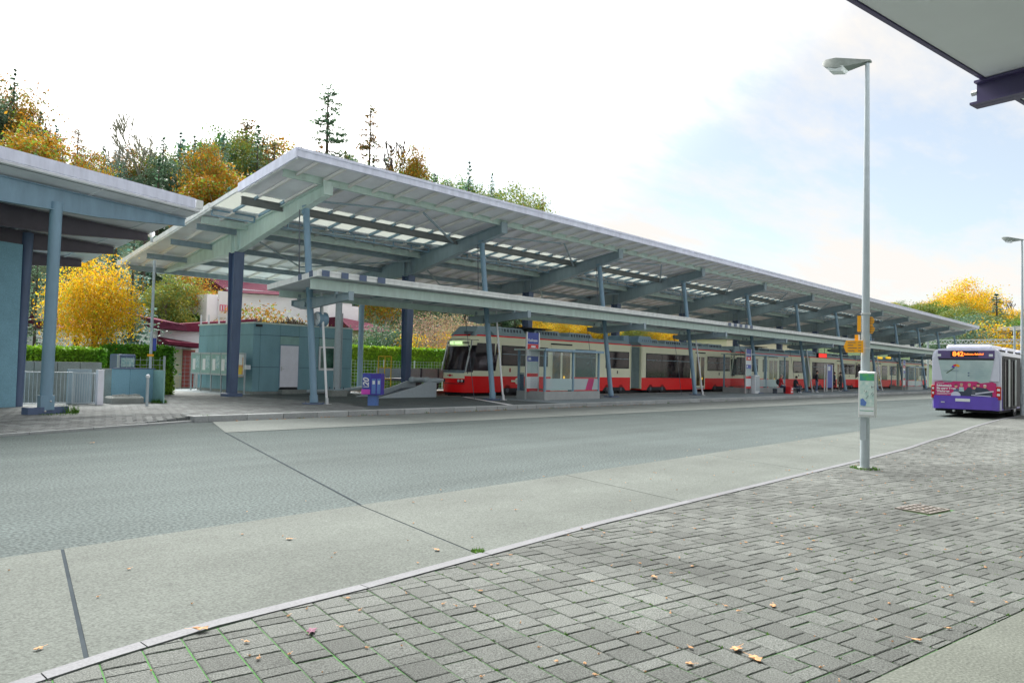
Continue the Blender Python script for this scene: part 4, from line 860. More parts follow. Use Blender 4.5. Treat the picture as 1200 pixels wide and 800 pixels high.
# ------------------------------------------------------------------ bus
def make_bus():
    X0, X1, Y0, Y1, Z0, Z1 = 36.0, 48.0, 5.78, 8.32, .36, 2.93
    t = thing('city_bus', (X0, 7.05, 0), 'white and violet city bus with magenta advert, seen from behind at the kerb', 'bus')
    pr = []   # body outline seen from behind, rounded at the roof
    for y, z in ((Y0, Z0), (Y0, 2.55), (Y0+.05, 2.78), (Y0+.22, 2.90), (Y0+.6, Z1), (Y1-.6, Z1), (Y1-.22, 2.90), (Y1-.05, 2.78), (Y1, 2.55), (Y1, Z0)): pr.append((X0+.06, y, z))
    m = MB(); m.prism(list(reversed(pr)), (X1-X0-.06, 0, 0)); m.build('body', 'bus_white', t)
    m = MB(); m.prism([(X0, Y0+.06, 1.55), (X0, Y0+.06, 2.5), (X0, Y0+.2, 2.82), (X0, Y1-.2, 2.82), (X0, Y1-.06, 2.5), (X0, Y1-.06, 1.55)][::-1], (.06, 0, 0)); m.build('rear_shell', 'bus_white', t)
    m = MB(); m.prism([(X0-.05, Y0+.1, Z0-.02), (X0-.10, Y0+.3, Z0), (X0-.10, Y1-.3, Z0), (X0-.05, Y1-.1, Z0-.02), (X0+.2, Y1+.01, Z0), (X0+.2, Y0-.01, Z0)][::-1], (0, 0, .55)); m.build('rear_bumper', 'bus_violet', t)
    m = MB(); m.box(X0-.015, X0+.02, Y0+.12, Y0+.9, .86, 1.0); m.box(X0-.015, X0+.02, Y1-.9, Y1-.12, .86, 1.0); m.build('bumper_shoulder', 'bus_violet', t)
    m = MB(); m.box(X0-.02, X0+.01, Y0+.22, Y1-.24, 2.50, 2.83); hp = m.build('header_panel', 'header_violet', t)
    m = MB(); m.box(X0-.03, X0-.005, Y0+.80, Y1-.72, 2.55, 2.80); dp = m.build('route_display', 'black', t)
    f = (X0-.033, Y1-.80, 2.675)
    text('842', f, .27, 'led_orange', t, (0, -1, 0), name='route_number', bold=.006); text('Esslingen, Bahnhof', (X0-.033, Y1-1.22, 2.675), .095, 'led_orange', t, (0, -1, 0), name='destination', bold=.002)
    m = MB(); m.box(X0-.018, X0-.0, Y0+.24, Y1-.26, 2.42, 2.50); m.build('header_seal', 'black', t)
    m = MB(); m.prism([(X0-.016, Y0+.24, 2.42), (X0-.016, Y0+.40, 1.50), (X0-.016, Y0+.75, 1.42), (X0-.016, Y1-.75, 1.52), (X0-.016, Y1-.42, 1.56), (X0-.016, Y1-.26, 2.42)][::-1], (.014, 0, 0)); g = m.build('rear_window', 'bus_rear_glass', t)
    m = MB(); m.box(X0-.02, X0-.015, Y1-.95, Y1-.93, 1.5, 2.42); m.build('window_seam', 'steel_grey', g)
    cx, cz = Y1-.93, 2.08
    for i, (mt, a0, a1) in enumerate((('yellow_sign', 90, 150), ('sign_red', 45, 90), ('bus_violet', 5, 45))):
        m = MB(); q = [(X0-.024, cx+.17*cos(radians(180-a)), cz+.17*sin(radians(a))) for a in np.linspace(a0, a1, 6)]+[(X0-.024, cx+.08*cos(radians(180-a)), cz+.08*sin(radians(a))) for a in np.linspace(a1, a0, 6)]
        q = [(x, 2*cx-y, z) for x, y, z in q]; m.prism(q, (.005, 0, 0)); m.build('sun_logo', mt, g)
    m = MB(); m.bar((X0-.024, cx+.36, cz-.22), (X0-.024, cx+.06, cz+.02), .006, .03, up=(0, 1, 0)); m.build('logo_ray', 'grass', g)
    text('bergwanderwege', (X0-.024, Y1-.45, 1.98), .085, 'steel_grey', g, (0, -1, 0), name='window_lettering', shear=.2)
    for k in range(8):
        m = MB(); w_ = (.55, .45, .5, .4, .48, .52, .6, .3)[k]; m.box(X0-.022, X0-.016, Y0+1.10-w_, Y0+1.10, 2.32-k*.09, 2.335-k*.09); m.build('text_line', 'steel_grey', g)
    for k in range(2): m = MB(); m.box(X0-.022, X0-.016, Y0+1.12, Y0+1.18, 1.86-k*.11, 1.91-k*.11); m.build('icon', 'steel_slate', g)
    # magenta advert
    prof = [(Y1-.12, 1.48), (Y1-.40, 1.52), (Y1-.48, 1.47), (Y1-.75, 1.47), (Y1-.82, 1.52), (Y0+.85, 1.53), (Y0+.72, 1.46), (Y0+.30, 1.52), (Y0+.16, 1.46), (Y0+.16, .92), (Y0+.9, .80), (Y1-1.0, .80), (Y1-.12, .92)]
    m = MB(); m.prism([(X0-.03, y, z) for y, z in prof][::-1], (.03, 0, 0)); ad = m.build('engine_cover', 'ad_magenta', t)
    for k, (s_, z_, sz) in enumerate((('Schlossteich', 1.33, .115), ('Sie unser Team', 1.21, .115), ('Werkzeug', 1.09, .115))): text(s_, (X0-.034, Y1-.20, z_), sz, 'white_paint', ad, (0, -1, 0), name='advert_lettering', bold=.006)
    for k in range(3): m = MB(); m.box(X0-.036, X0-.028, Y1-.9+k*.15, Y1-.2, 1.005-k*.03, 1.015-k*.03); m.build('text_line', 'white_paint', ad)
    m = MB(); m.box(X0-.036, X0-.028, Y1-.48, Y1-.2, 1.43, 1.445); m.build('text_line', 'white_paint', ad)
    m = MB(); m.prism([(X0-.04, Y1-.92+.18*cos(a), .94+.15*sin(a)) for a in [i*pi/10 for i in range(20)]][::1], (.012, 0, 0)); m.build('round_badge', 'bus_white', ad)
    m = MB(); m.prism([(X0-.033, y, z) for y, z in ((Y1-1.0, 1.18), (Y1-1.25, 1.15), (Y1-1.4, 1.28), (Y0+1.0, 1.2), (Y0+.85, 1.3), (Y0+.5, 1.25), (Y0+.3, 1.1), (Y0+.28, .93), (Y0+.9, .81), (Y1-1.05, .81))], (.004, 0, 0)); m.build('printed_group', 'ad_navy', ad)
    rnd = random.Random(6)
    for i, (yy, zz, hr) in enumerate(((Y1-.93, 1.32, 'hair_dark'), (Y1-1.13, 1.38, 'hair_grey'), (Y1-1.42, 1.38, 'hair_grey'), (Y1-1.60, 1.27, 'hair_dark'), (Y1-1.74, 1.38, 'hair_dark'), (Y1-1.98, 1.33, 'white_paint'))):
        m = MB(); m.prism([(X0-.036, yy+.055*cos(a), zz+.07*sin(a)) for a in [j*pi/6 for j in range(12)]], (.006, 0, 0)); hd = m.build('printed_head', 'skin', ad)
        m = MB(); m.prism([(X0-.038, yy+.06*cos(a), zz+.035+.045*sin(a)) for a in [j*pi/6 for j in range(7)]], (.004, 0, 0)); m.build('printed_hair', hr, hd)
        m = MB(); m.prism([(X0-.035, yy-.1, zz-.28), (X0-.035, yy+.1, zz-.28), (X0-.035, yy+.08, zz-.1), (X0-.035, yy-.08, zz-.1)], (.004, 0, 0)); m.build('printed_body', ('steel_slate', 'paper_blue', 'ad_navy', 'steel_dark', 'ad_navy', 'ad_navy')[i], ad)
    m = MB(); m.bar((X0-.038, Y0+.25, 1.14), (X0-.038, Y0+.9, 1.02), .004, .05, up=(0, 1, 0)); m.bar((X0-.038, Y0+.35, .93), (X0-.038, Y0+1.05, .96), .004, .035, up=(0, 1, 0)); m.build('printed_stripe', 'bus_white', ad)
    for sd, (ya, yb) in (('l', (Y1-.13, Y1+.004)), ('r', (Y0-.004, Y0+.16))):
        m = MB(); m.bbox(X0-.05, X0+.12, ya, yb, .80, 1.34, .02); tl = m.build('tail_light', 'lamp_red', t)
        for z_ in (.96, 1.16): m = MB(); m.box(X0-.056, X0-.04, ya+.03, yb-.03, z_, z_+.09); m.build('lamp_lens', 'paper', tl)
    m = MB(); m.box(X0-.115, X0-.09, 6.86, 7.4, .68, .80); m.build('number_plate', 'paper', t)
    m = MB(); m.box(X0-.112, X0-.09, Y1-.52, Y1-.38, .60, .65); m.build('badge', 'silver', t)
    for y_ in (Y0+.28, Y1-.36): m = MB(); m.box(X0-.028, X0-.01, y_, y_+.14, 2.58, 2.68); m.build('marker_light', 'paper', t)
    # wheels, underside
    for xw in (39.3, 45.2):
        for ya, yb in ((Y0+.02, Y0+.32), (Y1-.32, Y1-.02)):
            m = MB(); m.tube((xw, ya, .48), (xw, yb, .48), .48, .48, 24); w = m.build('wheel', 'rubber', t, smooth=True)
            m = MB(); yy = ya-.01 if ya < 7 else yb+.01; m.tube((xw, yy, .48), (xw, yy+(.03 if ya < 7 else -.03), .48), .27, .27, 16); m.build('rim', 'silver', w)
    m = MB(); m.box(36.2, 47.8, Y0+.1, Y1-.1, .24, .38); m.build('chassis', 'rubber', t)
    m = MB(); m.box(36.5, 37.4, 7.4, 7.9, .12, .3); m.build('engine_sump', 'rubber', t)
    for yy in (7.5, 7.1): m = MB(); m.tube((X0+.05, yy, .27), (X0+.4, yy, .27), .05, .05, 8); m.build('exhaust_pipe', 'silver', t)
    # kerb side: long dark glazing with doors
    m = MB(); m.box(X0+.25, X1-.1, Y0-.012, Y0+.02, 1.25, 2.55); sg = m.build('side_glazing', 'glass_dark', t)
    m = MB(); m.box(X0+.25, X1-.1, Y1-.02, Y1+.012, 1.25, 2.55); m.build('side_glazing', 'glass_dark', t)
    m = MB(); m.box(X0+.2, X1-.1, Y0-.006, Y0+.02, Z0, 1.25); m.build('side_skirt', 'bus_violet', t)
    for xd in (36.55, 38.1, 41.0, 45.9):
        for i, (p, q) in enumerate(((0, .66), (.70, 1.36))):
            m = MB(); m.box(xd+p, xd+q, Y0-.04, Y0-.015, Z0+.02, 2.5); d = m.build('door_leaf', 'black', t)
            m = MB(); m.box(xd+p+.07, xd+q-.07, Y0-.046, Y0-.038, .5, 2.4); m.build('door_pane', 'glass_dark', d)
            m = MB(); xx = xd+(q-.05 if i == 0 else p+.05); m.tube((xx, Y0-.09, .5), (xx, Y0-.09, 2.5), .035, .035, 8); m.build('door_handle_bar', 'silver', d)
    m = MB(); m.box(X0+.30, X0+6.6, Y0-.02, Y0-.008, .44, 2.62); m.build('dark_side_panel', 'black', t)
    for p in (36.6, 40, 43.4): m = MB(); m.bbox(p, p+2.4, 6.2, 7.9, Z1-.02, Z1+.16, .06); m.build('roof_hatch', 'bus_white', t)
    for p in (36.3, 38.2, 40.1): m = MB(); m.box(p, p+1.1, Y0+.06, Y0+.14, 2.80, 2.87); m.build('roof_vent', 'black', t)
make_bus()

# ------------------------------------------------------------------ kiosk
t = thing('kiosk_building', (20, 32, ZP), 'low flat teal panelled kiosk with white door and a small window', 'building')
KY = 32.0; kx0, kx1 = 17.1, ony(412, 430, KY)[0]; kz1 = 3.46
m = MB(); m.box(kx0+.03, kx1-.03, KY+.03, 37.6, ZP+.1, kz1-.02); m.build('wall', 'black', t)
m = MB(); m.box(kx0+.01, kx1-.01, KY+.015, 37.65, ZP-.02, ZP+.12); m.build('plinth', 'concrete', t)
m = MB(); m.box(kx0-.02, kx1+.02, KY-.02, 37.7, kz1-.02, kz1+.05); m.build('roof_edge', 'steel_green', t)
X_ = lambda px: ony(px, 430, KY)[0]
cx = [kx0, X_(304), X_(327.5), X_(349.5), X_(373), X_(392.5), kx1]
Zr = [ZP+.12, 1.42, 2.92, kz1-.02]
for i in range(6):
    for j in range(3):
        a, b_ = cx[i]+.008, cx[i+1]-.008
        if i == 2 and j < 2: continue
        if i == 2 and j == 2: pass
        if i == 4 and j == 1: continue
        m = MB(); m.box(a, b_, KY, KY+.03, Zr[j]+.008, Zr[j+1]-.008); m.build('cladding_panel', 'kiosk_teal', t)
# door
a, b_ = cx[2]+.02, cx[3]-.02; m = MB(); m.box(a-.02, b_+.02, KY-.02, KY+.03, ZP+.32, 2.48); dr = m.build('door', 'door_white', t)
m = MB(); m.box(a-.04, a, KY-.03, KY+.03, ZP+.26, 2.5); m.box(b_, b_+.04, KY-.03, KY+.03, ZP+.26, 2.5); m.box(a, b_, KY-.03, KY+.03, 2.46, 2.5); m.build('door_frame', 'steel_blue', dr)
m = MB(); m.bar((a+.06, KY-.06, 1.35), (a+.2, KY-.06, 1.35), .03, .025); m.box(a+.04, a+.09, KY-.05, KY-.015, 1.25, 1.45); m.build('handle', 'silver', dr)
m = MB(); m.box(a-.02, b_+.02, KY-.01, KY+.03, 2.51, 2.90); m.build('transom_panel', 'kiosk_light', t)
m = MB(); m.box(a-.05, b_+.3, KY-.35, KY-.01, ZP, ZP+.2); m.build('door_step', 'concrete', t)
a, b_ = cx[4]+.02, cx[5]-.02; m = MB(); m.box(a, b_, KY-.02, KY+.03, 1.30, 2.50); w = m.build('window', 'white_paint', t)
m = MB(); m.box(a+.09, b_-.09, KY-.026, KY-.015, 1.42, 2.42); m.build('pane', 'glass_green', w)
m = MB(); m.box((a+b_)/2-.25, (a+b_)/2-.23, KY-.03, KY-.02, 1.42, 2.42); m.build('window_bar', 'black', w)
m = MB(); m.box(a, b_, KY-.01, KY+.03, 2.51, 2.90); m.build('transom_panel', 'kiosk_light', t)
yl = [KY, 33.0, 34.2, 35.4, 36.6, 37.6]
for i in range(5):
    for j, (za, zb) in enumerate(((Zr[0], 1.42), (1.42, 2.92), (2.92, kz1-.02))):
        m = MB(); m.box(kx0, kx0+.03, yl[i]+.007, yl[i+1]-.007, za+.007, zb-.007); m.build('cladding_panel', 'kiosk_teal', t)
m = MB(); m.box(kx0+.1, kx0+.4, KY-.08, KY, kz1-.16, kz1-.06); m.build('wall_lamp', 'black', t)
# notice boards on the left face
t = thing('notice_board', (16.6, 34.5, ZP), 'row of glazed steel notice cases on thin legs by the kiosk side', 'notice board')
nx = kx0-.42; ys_ = [KY-.15+1.02*i for i in range(7)]
ys_ = [31.9, 33.2, 34.15, 35.2, 36.3, 37.4]
for y in ys_: m = MB(); m.box(nx-.03, nx+.03, y-.03, y+.03, ZP, 2.05); m.build('leg', 'galvanised', t)
for i, (ya, yb) in enumerate(zip(ys_[:-1], ys_[1:])):
    m = MB(); m.box(nx-.04, nx+.05, ya+.05, yb-.05, 1.02, 2.02); cs = m.build('display_case', 'kiosk_light' if i else 'paper', t)
    m = MB(); m.box(nx-.06, nx-.04, ya+.03, yb-.03, 1.98, 2.06); m.box(nx-.06, nx-.04, ya+.03, yb-.03, .98, 1.06); m.build('case_rail', 'galvanised', cs)
    if i:
        for (p, q, za, zb) in ((.15, .55, 1.3, 1.9), (.58, .88, 1.2, 1.75)): m = MB(); m.box(nx-.048, nx-.041, ya+p, ya+q, za, zb); m.build('notice_sheet', 'paper_blue' if p < .2 else 'paper', cs)
    else:
        m = MB(); m.box(nx-.05, nx-.041, ya+.1, yb-.1, .95, 1.85); m.build('poster', 'poster', cs)
        for k, (p, q, za, zb) in enumerate(((.15, .5, 1.5, 1.98), (.55, .95, 1.3, 1.9), (.2, .6, 1.05, 1.4))): m = MB(); m.box(nx-.058, nx-.051, ya+p, ya+q, za, zb); m.build('flyer', ('paper', 'ad_magenta', 'yellow_paint')[k], cs)
m = MB(); m.box(nx-.05, nx+.15, 31.65, 31.85, 1.3, 1.5); m.build('meter_box', 'paper', t)

# clock
t = thing('platform_clock', (15.4, 24.0, 3.4), 'round double faced clock hung under the left end of the low canopy', 'clock')
c = onx(376, 374, 15.5); m = MB(); m.tube((15.32, c.y, c.z), (15.68, c.y, c.z), .27, .27, 28); m.build('case', 'steel_blue', t, smooth=True)
m = MB(); m.tube((15.305, c.y, c.z), (15.32, c.y, c.z), .24, .24, 28); fc = m.build('dial', 'paper', t)
m = MB(); m.bar((15.30, c.y, c.z), (15.30, c.y+.03, c.z+.19), .004, .02, up=(1, 0, 0)); m.bar((15.30, c.y, c.z), (15.30, c.y-.12, c.z-.04), .004, .025, up=(1, 0, 0)); m.build('clock_hand', 'black', fc)
for i in range(12): a = i*pi/6; m = MB(); m.bar((15.302, c.y+.19*sin(a), c.z+.19*cos(a)), (15.302, c.y+.225*sin(a), c.z+.225*cos(a)), .004, .014, up=(1, 0, 0)); m.build('hour_mark', 'black', fc)
m = MB(); m.tube((15.5, c.y, c.z+.26), (15.5, c.y, c.z+.62), .045); m.tube((15.5, c.y, c.z-.26), (15.5, c.y, c.z-.4), .05); m.build('hanger', 'steel_blue', t)
# masts near the kiosk
p = onz(394, 464, ZP); t = thing('steel_mast', (p.x, p.y, ZP), 'pale grey round mast bolted on a concrete block right of the kiosk window', 'mast')
m = MB(); m.tube((p.x, p.y, ZP+.3), (p.x, p.y, 5.55), .16, .15, 18); m.build('shaft', 'galvanised', t, smooth=True); m = MB(); m.bbox(p.x-.42, p.x+.42, p.y-.3, p.y+.3, ZP, ZP+.28, .03); m.build('foundation', 'concrete', t)
m = MB(); m.bbox(p.x-.3, p.x+.3, p.y-.25, p.y+.25, ZP+.28, ZP+.33, .01); m.build('base_plate', 'steel_grey', t)
for i in range(4): m = MB(); m.tube((p.x+(-.24 if i % 2 else .24), p.y+(-.2 if i < 2 else .2), ZP+.33), (p.x+(-.24 if i % 2 else .24), p.y+(-.2 if i < 2 else .2), ZP+.42), .025, .025, 6); m.build('anchor_bolt', 'steel_dark', t)
m = MB(); m.tube((p.x+.19, p.y-.05, ZP+.4), (p.x+.19, p.y-.05, 4), .025); m.build('conduit', 'galvanised', t)
t = thing('catenary_mast', (26.8, 37.1, ZP), 'slim dark blue round mast standing behind the kiosk right corner', 'mast')
m = MB(); m.tube((26.8, 37.1, 0), (26.8, 37.1, 6.0), .17, .15, 16); m.build('shaft', 'steel_blue', t, smooth=True); m = MB(); m.box(26.4, 27.2, 36.7, 37.5, -.05, .25); m.build('foundation', 'concrete', t)

# dispenser box
p = onz(437, 475, ZP); t = thing('newspaper_dispenser', (p.x, p.y, ZP), 'violet newspaper box on a light blue foot in front of the second column', 'newspaper box')
d1 = Vector((.62, -.785, 0)); 
def dp_(a, b, z): q = Vector((p.x, p.y, 0))+d1*a+Vector((.785, .62, 0))*b; return (q.x, q.y, z)
def dbox(m, a0, a1, b0, b1, z0, z1): m.hexa([dp_(a0, b0, z0), dp_(a1, b0, z0), dp_(a1, b1, z0), dp_(a0, b1, z0), dp_(a0, b0, z1), dp_(a1, b0, z1), dp_(a1, b1, z1), dp_(a0, b1, z1)])
m = MB(); dbox(m, -.17, .17, -.12, .15, ZP, .56); m.build('foot', 'box_blue', t)
m = MB(); dbox(m, -.34, .34, -.25, .25, .56, 1.34); bx_ = m.build('cabinet', 'box_violet', t)
m = MB(); dbox(m, -.345, -.05, -.262, -.25, .60, 1.30); m.build('side_panel', 'sign_blue', t)
for a0, a1 in ((.0, .15), (.2, .33)): m = MB(); dbox(m, a0, a1, -.262, -.25, .60, 1.15); ck = m.build('hatch', 'box_blue', t); m = MB(); dbox(m, a0+.03, a1-.03, -.27, -.262, .95, 1.08); m.build('grip', 'paper', ck)
m = MB(); dbox(m, -.38, -.05, -.275, -.262, .58, .76); m.build('sticker', 'pink_sticker', t)
text('20', dp_(-.2, -.27, 1.02), .30, 'white_paint', t, (-.0, 0, 1), (-d1.x, -d1.y, 0), align='CENTER', name='logo', bold=.008, shear=.2)
m = MB(); dbox(m, -.30, -.10, -.272, -.264, .84, .865); m.build('logo_line', 'white_paint', t)

# stop pillars
def pillar(x, y, label, first=False):
    t = thing('stop_pillar', (x, y, ZP), label, 'sign', 'white framed stop pillars on the platform')
    w = .90
    for dx_ in (0, w): m = MB(); m.box(x+dx_-.035, x+dx_+.035, y-.035, y+.035, ZP, 3.40); m.build('post', 'silver', t)
    def pan(z0, z1, mt, nm, dy=0): m = MB(); m.box(x+.05, x+w-.05, y-.03-dy, y+.03, z0, z1); return m.build(nm, mt, t)
    pan(2.83, 3.38, 'sign_blue', 'name_board'); pan(2.56, 2.82, 'sign_red', 'line_board'); pan(2.25, 2.55, 'paper', 'text_board'); pan(1.98, 2.24, 'sign_blue', 'info_board')
    pan(1.42, 1.97, 'glass_frost', 'glass_board'); pan(1.25, 1.41, 'sign_red', 'timetable_header'); pan(.68, 1.24, 'paper', 'timetable'); pan(.52, .67, 'sign_red', 'timetable_foot')
    text('Esslingen', (x+.08, y-.035, 3.0), .19, 'white_paint', t, (1, 0, 0), name='station_name', bold=.004)
    m = MB(); m.box(x+.3, x+.62, y-.04, y-.03, 2.66, 2.75); m.bar((x+.2, y-.035, 2.64), (x+.7, y-.035, 2.64), .01, .04, up=(0, 1, 0)); m.build('tram_symbol', 'white_paint', t)
    m = MB(); m.box(x+.12, x+.3, y-.04, y-.03, 2.05, 2.18); m.build('route_symbol', 'paper', t)
    for k in range(5): m = MB(); m.box(x+.14, x+w-.14, y-.036, y-.03, 1.14-k*.09, 1.15-k*.09); m.build('timetable_row', 'steel_grey', t)
    return t
pl = pillar(26.7, 23.6, 'white framed blue and red stop pillar left of the nearest glass shelter')
copy_tree(pl, (50.9, 23.8, ZP), 'white framed blue and red stop pillar left of the two seated people')
copy_tree(pl, (88.2, 23.2, ZP), 'farthest stop pillar, beside the last glass shelter near the bus')

# shelters
def shelter(x0, x1, y0, y1, label, h=2.52, bench=True, pink=True):
    t = thing('glass_shelter', (x0, y0, ZP), label, 'shelter', 'glass waiting shelters on the platform')
    m = MB(); m.box(x0, x1, y0, y0+.12, ZP, ZP+.40); m.box(x0, x0+.12, y0+.12, y1, ZP, ZP+.40); m.build('plinth', 'kerb_lit', t)
    for x, y in ((x0+.06, y0+.06), (x1-.06, y0+.06), (x0+.06, y1-.06), (x1-.06, y1-.06), ((x0+x1)/2, y0+.06)): m = MB(); m.box(x-.045, x+.045, y-.045, y+.045, ZP, h); m.build('post', 'steel_blue', t)
    m = MB(); m.box(x0-.12, x1+.12, y0-.12, y1+.12, h, h+.07); m.build('roof', 'steel_green', t)
    m = MB(); m.box(x0-.14, x1+.14, y0-.14, y0-.10, h-.03, h+.09); m.build('roof_edge', 'steel_blue', t)
    h2 = (x0+x1)/2
    for a, b_ in ((x0+.12, h2-.06), (h2+.06, x1-.12)):
        m = MB(); m.box(a, b_, y0+.05, y0+.065, ZP+.42, h-.05); g = m.build('glass_panel', 'glass_clear', t)
        m = MB(); m.box(a+.02, b_-.02, y0+.03, y0+.048, ZP+.46, ZP+1.02); m.build('frosted_band', 'glass_frost', g)
        m = MB(); m.box(a, b_, y0+.045, y0+.07, h-.22, h-.05); m.build('top_band', 'glass_clear', g)
    for x in (x0+.06, x1-.06): m = MB(); m.box(x-.007, x+.007, y0+.1, y1-.1, ZP+.42, h-.05); m.build('glass_panel', 'glass_clear', t)
    if pink: m = MB(); a = x0+(x1-x0)*.73; m.prism([(a, y0+.026, ZP+.46), (a+.55, y0+.026, ZP+.46), (a+.75, y0+.026, ZP+1.02), (a+.25, y0+.026, ZP+1.02)], (0, .003, 0)); m.build('magenta_decal', 'ad_magenta', t)
    if bench:
        m = MB(); m.box(x0+.3, x1-.5, y1-.65, y1-.25, ZP+.42, ZP+.47); m.build('bench_seat', 'wood_sleeper', t)
        for x in (x0+.5, x1-.8): m = MB(); m.box(x, x+.06, y1-.6, y1-.3, ZP, ZP+.42); m.build('bench_leg', 'steel_dark', t)
    return t
shelter(26.95, 31.4, 22.62, 24.4, 'nearest glass shelter on a concrete plinth in front of the tram, with magenta decal')
shelter(51.4, 58.6, 24.0, 25.8, 'tall glass shelter behind the seated people in red and dark clothes', h=3.0, pink=False)
shelter(89.6, 95.5, 23.0, 24.8, 'farthest glass shelter just left of the violet bus', h=2.7, bench=False, pink=False)
# litter bin and column next to pillar 1
t = thing('litter_bin', (27.3, 24.6, ZP), 'slim slate blue litter bin behind the nearest stop pillar', 'bin')
m = MB(); m.tube((27.35, 24.5, ZP), (27.35, 24.5, 1.35), .16, .16, 14); m.build('body', 'steel_slate', t, smooth=True); m = MB(); m.tube((27.35, 24.5, 1.36), (27.35, 24.5, 1.42), .18, .16, 14); m.build('lid', 'steel_grey', t)

# ticket column
p = onz(970, 459, ZP); q = ony(966, 458, 23.6); t = thing('info_column', (q.x, 23.6, ZP), 'blue info panel in a white tube frame between the standing people', 'information panel')
x = q.x
for dx_ in (0, .55, 1.9): m = MB(); m.tube((x+dx_, 23.6, ZP), (x+dx_, 23.6, 2.55), .06); m.build('frame_post', 'silver', t)
m = MB(); m.box(x+.62, x+1.82, 23.57, 23.63, .5, 2.5); pb = m.build('panel', 'sign_blue', t)
m = MB(); m.box(x+.75, x+1.3, 23.555, 23.572, 2.0, 2.4); m.build('panel_symbol', 'paper', pb)
t = thing('service_cabinet', (ony(880, 455, 24.2)[0], 24.2, ZP), 'pale grey cabinet at the left side of the tall shelter', 'cabinet')
x = ony(879, 455, 23.9)[0]; m = MB(); m.bbox(x, x+.75, 23.5, 24.0, ZP, 1.5, .03); m.build('cabinet', 'paper', t); m = MB(); m.box(x+.08, x+.67, 23.48, 23.5, .35, 1.4); m.build('cabinet_door', 'galvanised', t)
# LED indicator and small lights under the canopy
c = ony(963.5, 416.5, 24.2); t = thing('departure_display', (c.x, 24.2, c.z), 'red lit departure display hanging under the low canopy', 'display')
m = MB(); m.box(c.x-1.0, c.x+1.0, 24.15, 24.35, c.z-.2, c.z+.2); hs = m.build('housing', 'black', t); m = MB(); m.box(c.x-.95, c.x+.95, 24.14, 24.15, c.z-.17, c.z+.17); m.build('screen', 'led_red', hs)
m = MB(); m.tube((c.x-.7, 24.25, c.z+.2), (c.x-.7, 24.25, 4.4), .02); m.tube((c.x+.7, 24.25, c.z+.2), (c.x+.7, 24.25, 4.4), .02); m.build('hanger', 'steel_dark', t)
for px, lb in ((1031, 'left small yellow lit sign under the low canopy right of the lamp post'), (1041, 'right small yellow lit sign under the low canopy right of the lamp post')):
    c = ony(px, 419, 24.2); t = thing('yellow_indicator', (c.x, 24.2, c.z), lb, 'lit sign', 'small yellow signs under the canopy')
    m = MB(); m.box(c.x-.6, c.x+.6, 24.1, 24.3, c.z-.12, c.z+.10); m.build('lamp_box', 'led_yellow', t); m = MB(); m.tube((c.x, 24.2, c.z+.18), (c.x, 24.2, 4.4), .03); m.build('hanger', 'steel_dark', t)

# ------------------------------------------------------------------ lamp posts and their signs
def lamp_post(x, y, z0, h, label):
    t = thing('street_lamp', (x, y, z0), label, 'street lamp', 'street lamps along the near kerb')
    m = MB(); m.tube((x, y, z0), (x, y, z0+2.2), .078, .072, 20); m.tube((x, y, z0+2.2), (x, y, h), .068, .036, 20); m.build('pole', 'galvanised', t, smooth=True)
    m = MB(); m.tube((x, y, z0), (x, y, z0+.03), .13, .12, 16); m.build('foot_ring', 'concrete', t)
    # luminaire reaches over the road (+Y), slightly raised neck
    m = MB(); vs = []
    secs = [(-.06, .06, .045, .02), (.10, .075, .09, .01), (.32, .13, .15, .0), (.50, .17, .20, .0), (.68, .14, .22, .07), (.76, .06, .21, .15)]
    for d, w, up, dn in secs:
        vs += [(x-w, y+d, h+dn), (x-w*.7, y+d, h+up), (x+w*.7, y+d, h+up), (x+w, y+d, h+dn)]
    fs = [(3, 2, 1, 0)]
    for j in range(len(secs)-1):
        for i in range(4): fs.append((j*4+i, j*4+(i+1) % 4, j*4+4+(i+1) % 4, j*4+4+i))
    fs.append((20, 21, 22, 23)); m.add(vs, fs); m.build('lamp_head', 'lamp_grey', t, smooth=True)
    m = MB(); m.hexa([(x-.11, y+.40, h-.06), (x+.11, y+.40, h-.06), (x+.11, y+.62, h-.01), (x-.11, y+.62, h-.01), (x-.15, y+.36, h+.01), (x+.15, y+.36, h+.01), (x+.13, y+.68, h+.08), (x-.13, y+.68, h+.08)]); m.build('lamp_glass', 'paper', t)
    m = MB(); m.box(x-.10, x-.088, y-.05, y+.05, z0+.5, z0+.95); m.build('hatch', 'galvanised', t)
    m = MB()
    for z in (2.15, 2.75): m.tube((x, y, z), (x, y, z+.03), .079, .079, 18)
    m.build('clamp_band', 'silver', t)
    return t
lamp_post(13.63, 4.18, ZN, 7.18, 'tall grey street lamp on the near paving carrying yellow signs and a map board')
lamp_post(38.9, 5.46, ZN, 7.75, 'grey street lamp at the right picture edge beside the bus')
# map board facing along the kerb
t = thing('map_board', (13.52, 4.18, 1.0), 'small framed map board strapped low on the near lamp post', 'sign')
yc = 4.10
m = MB(); m.bbox(13.46, 13.52, yc-.145, yc+.145, .98, 1.76, .02); m.build('frame', 'silver', t)
m = MB(); m.box(13.448, 13.46, yc-.115, yc+.115, 1.16, 1.60); m.build('map_sheet', 'paper_map', t); m = MB(); m.box(13.448, 13.46, yc-.115, yc+.115, 1.602, 1.72); m.build('map_header', 'map_green', t)
m = MB(); m.box(13.448, 13.46, yc-.115, yc+.115, 1.02, 1.15); m.build('text_strip', 'paper', t); m = MB(); m.box(13.444, 13.448, yc-.11, yc+.11, 1.085, 1.095); m.build('green_line', 'map_green', t)
m = MB(); m.prism([(13.444, yc+.1, 1.18), (13.444, yc+.02, 1.17), (13.444, yc+.0, 1.23), (13.444, yc+.06, 1.30), (13.444, yc+.1, 1.28)], (.003, 0, 0)); m.build('lake', 'box_blue', t)
rnd = random.Random(12)
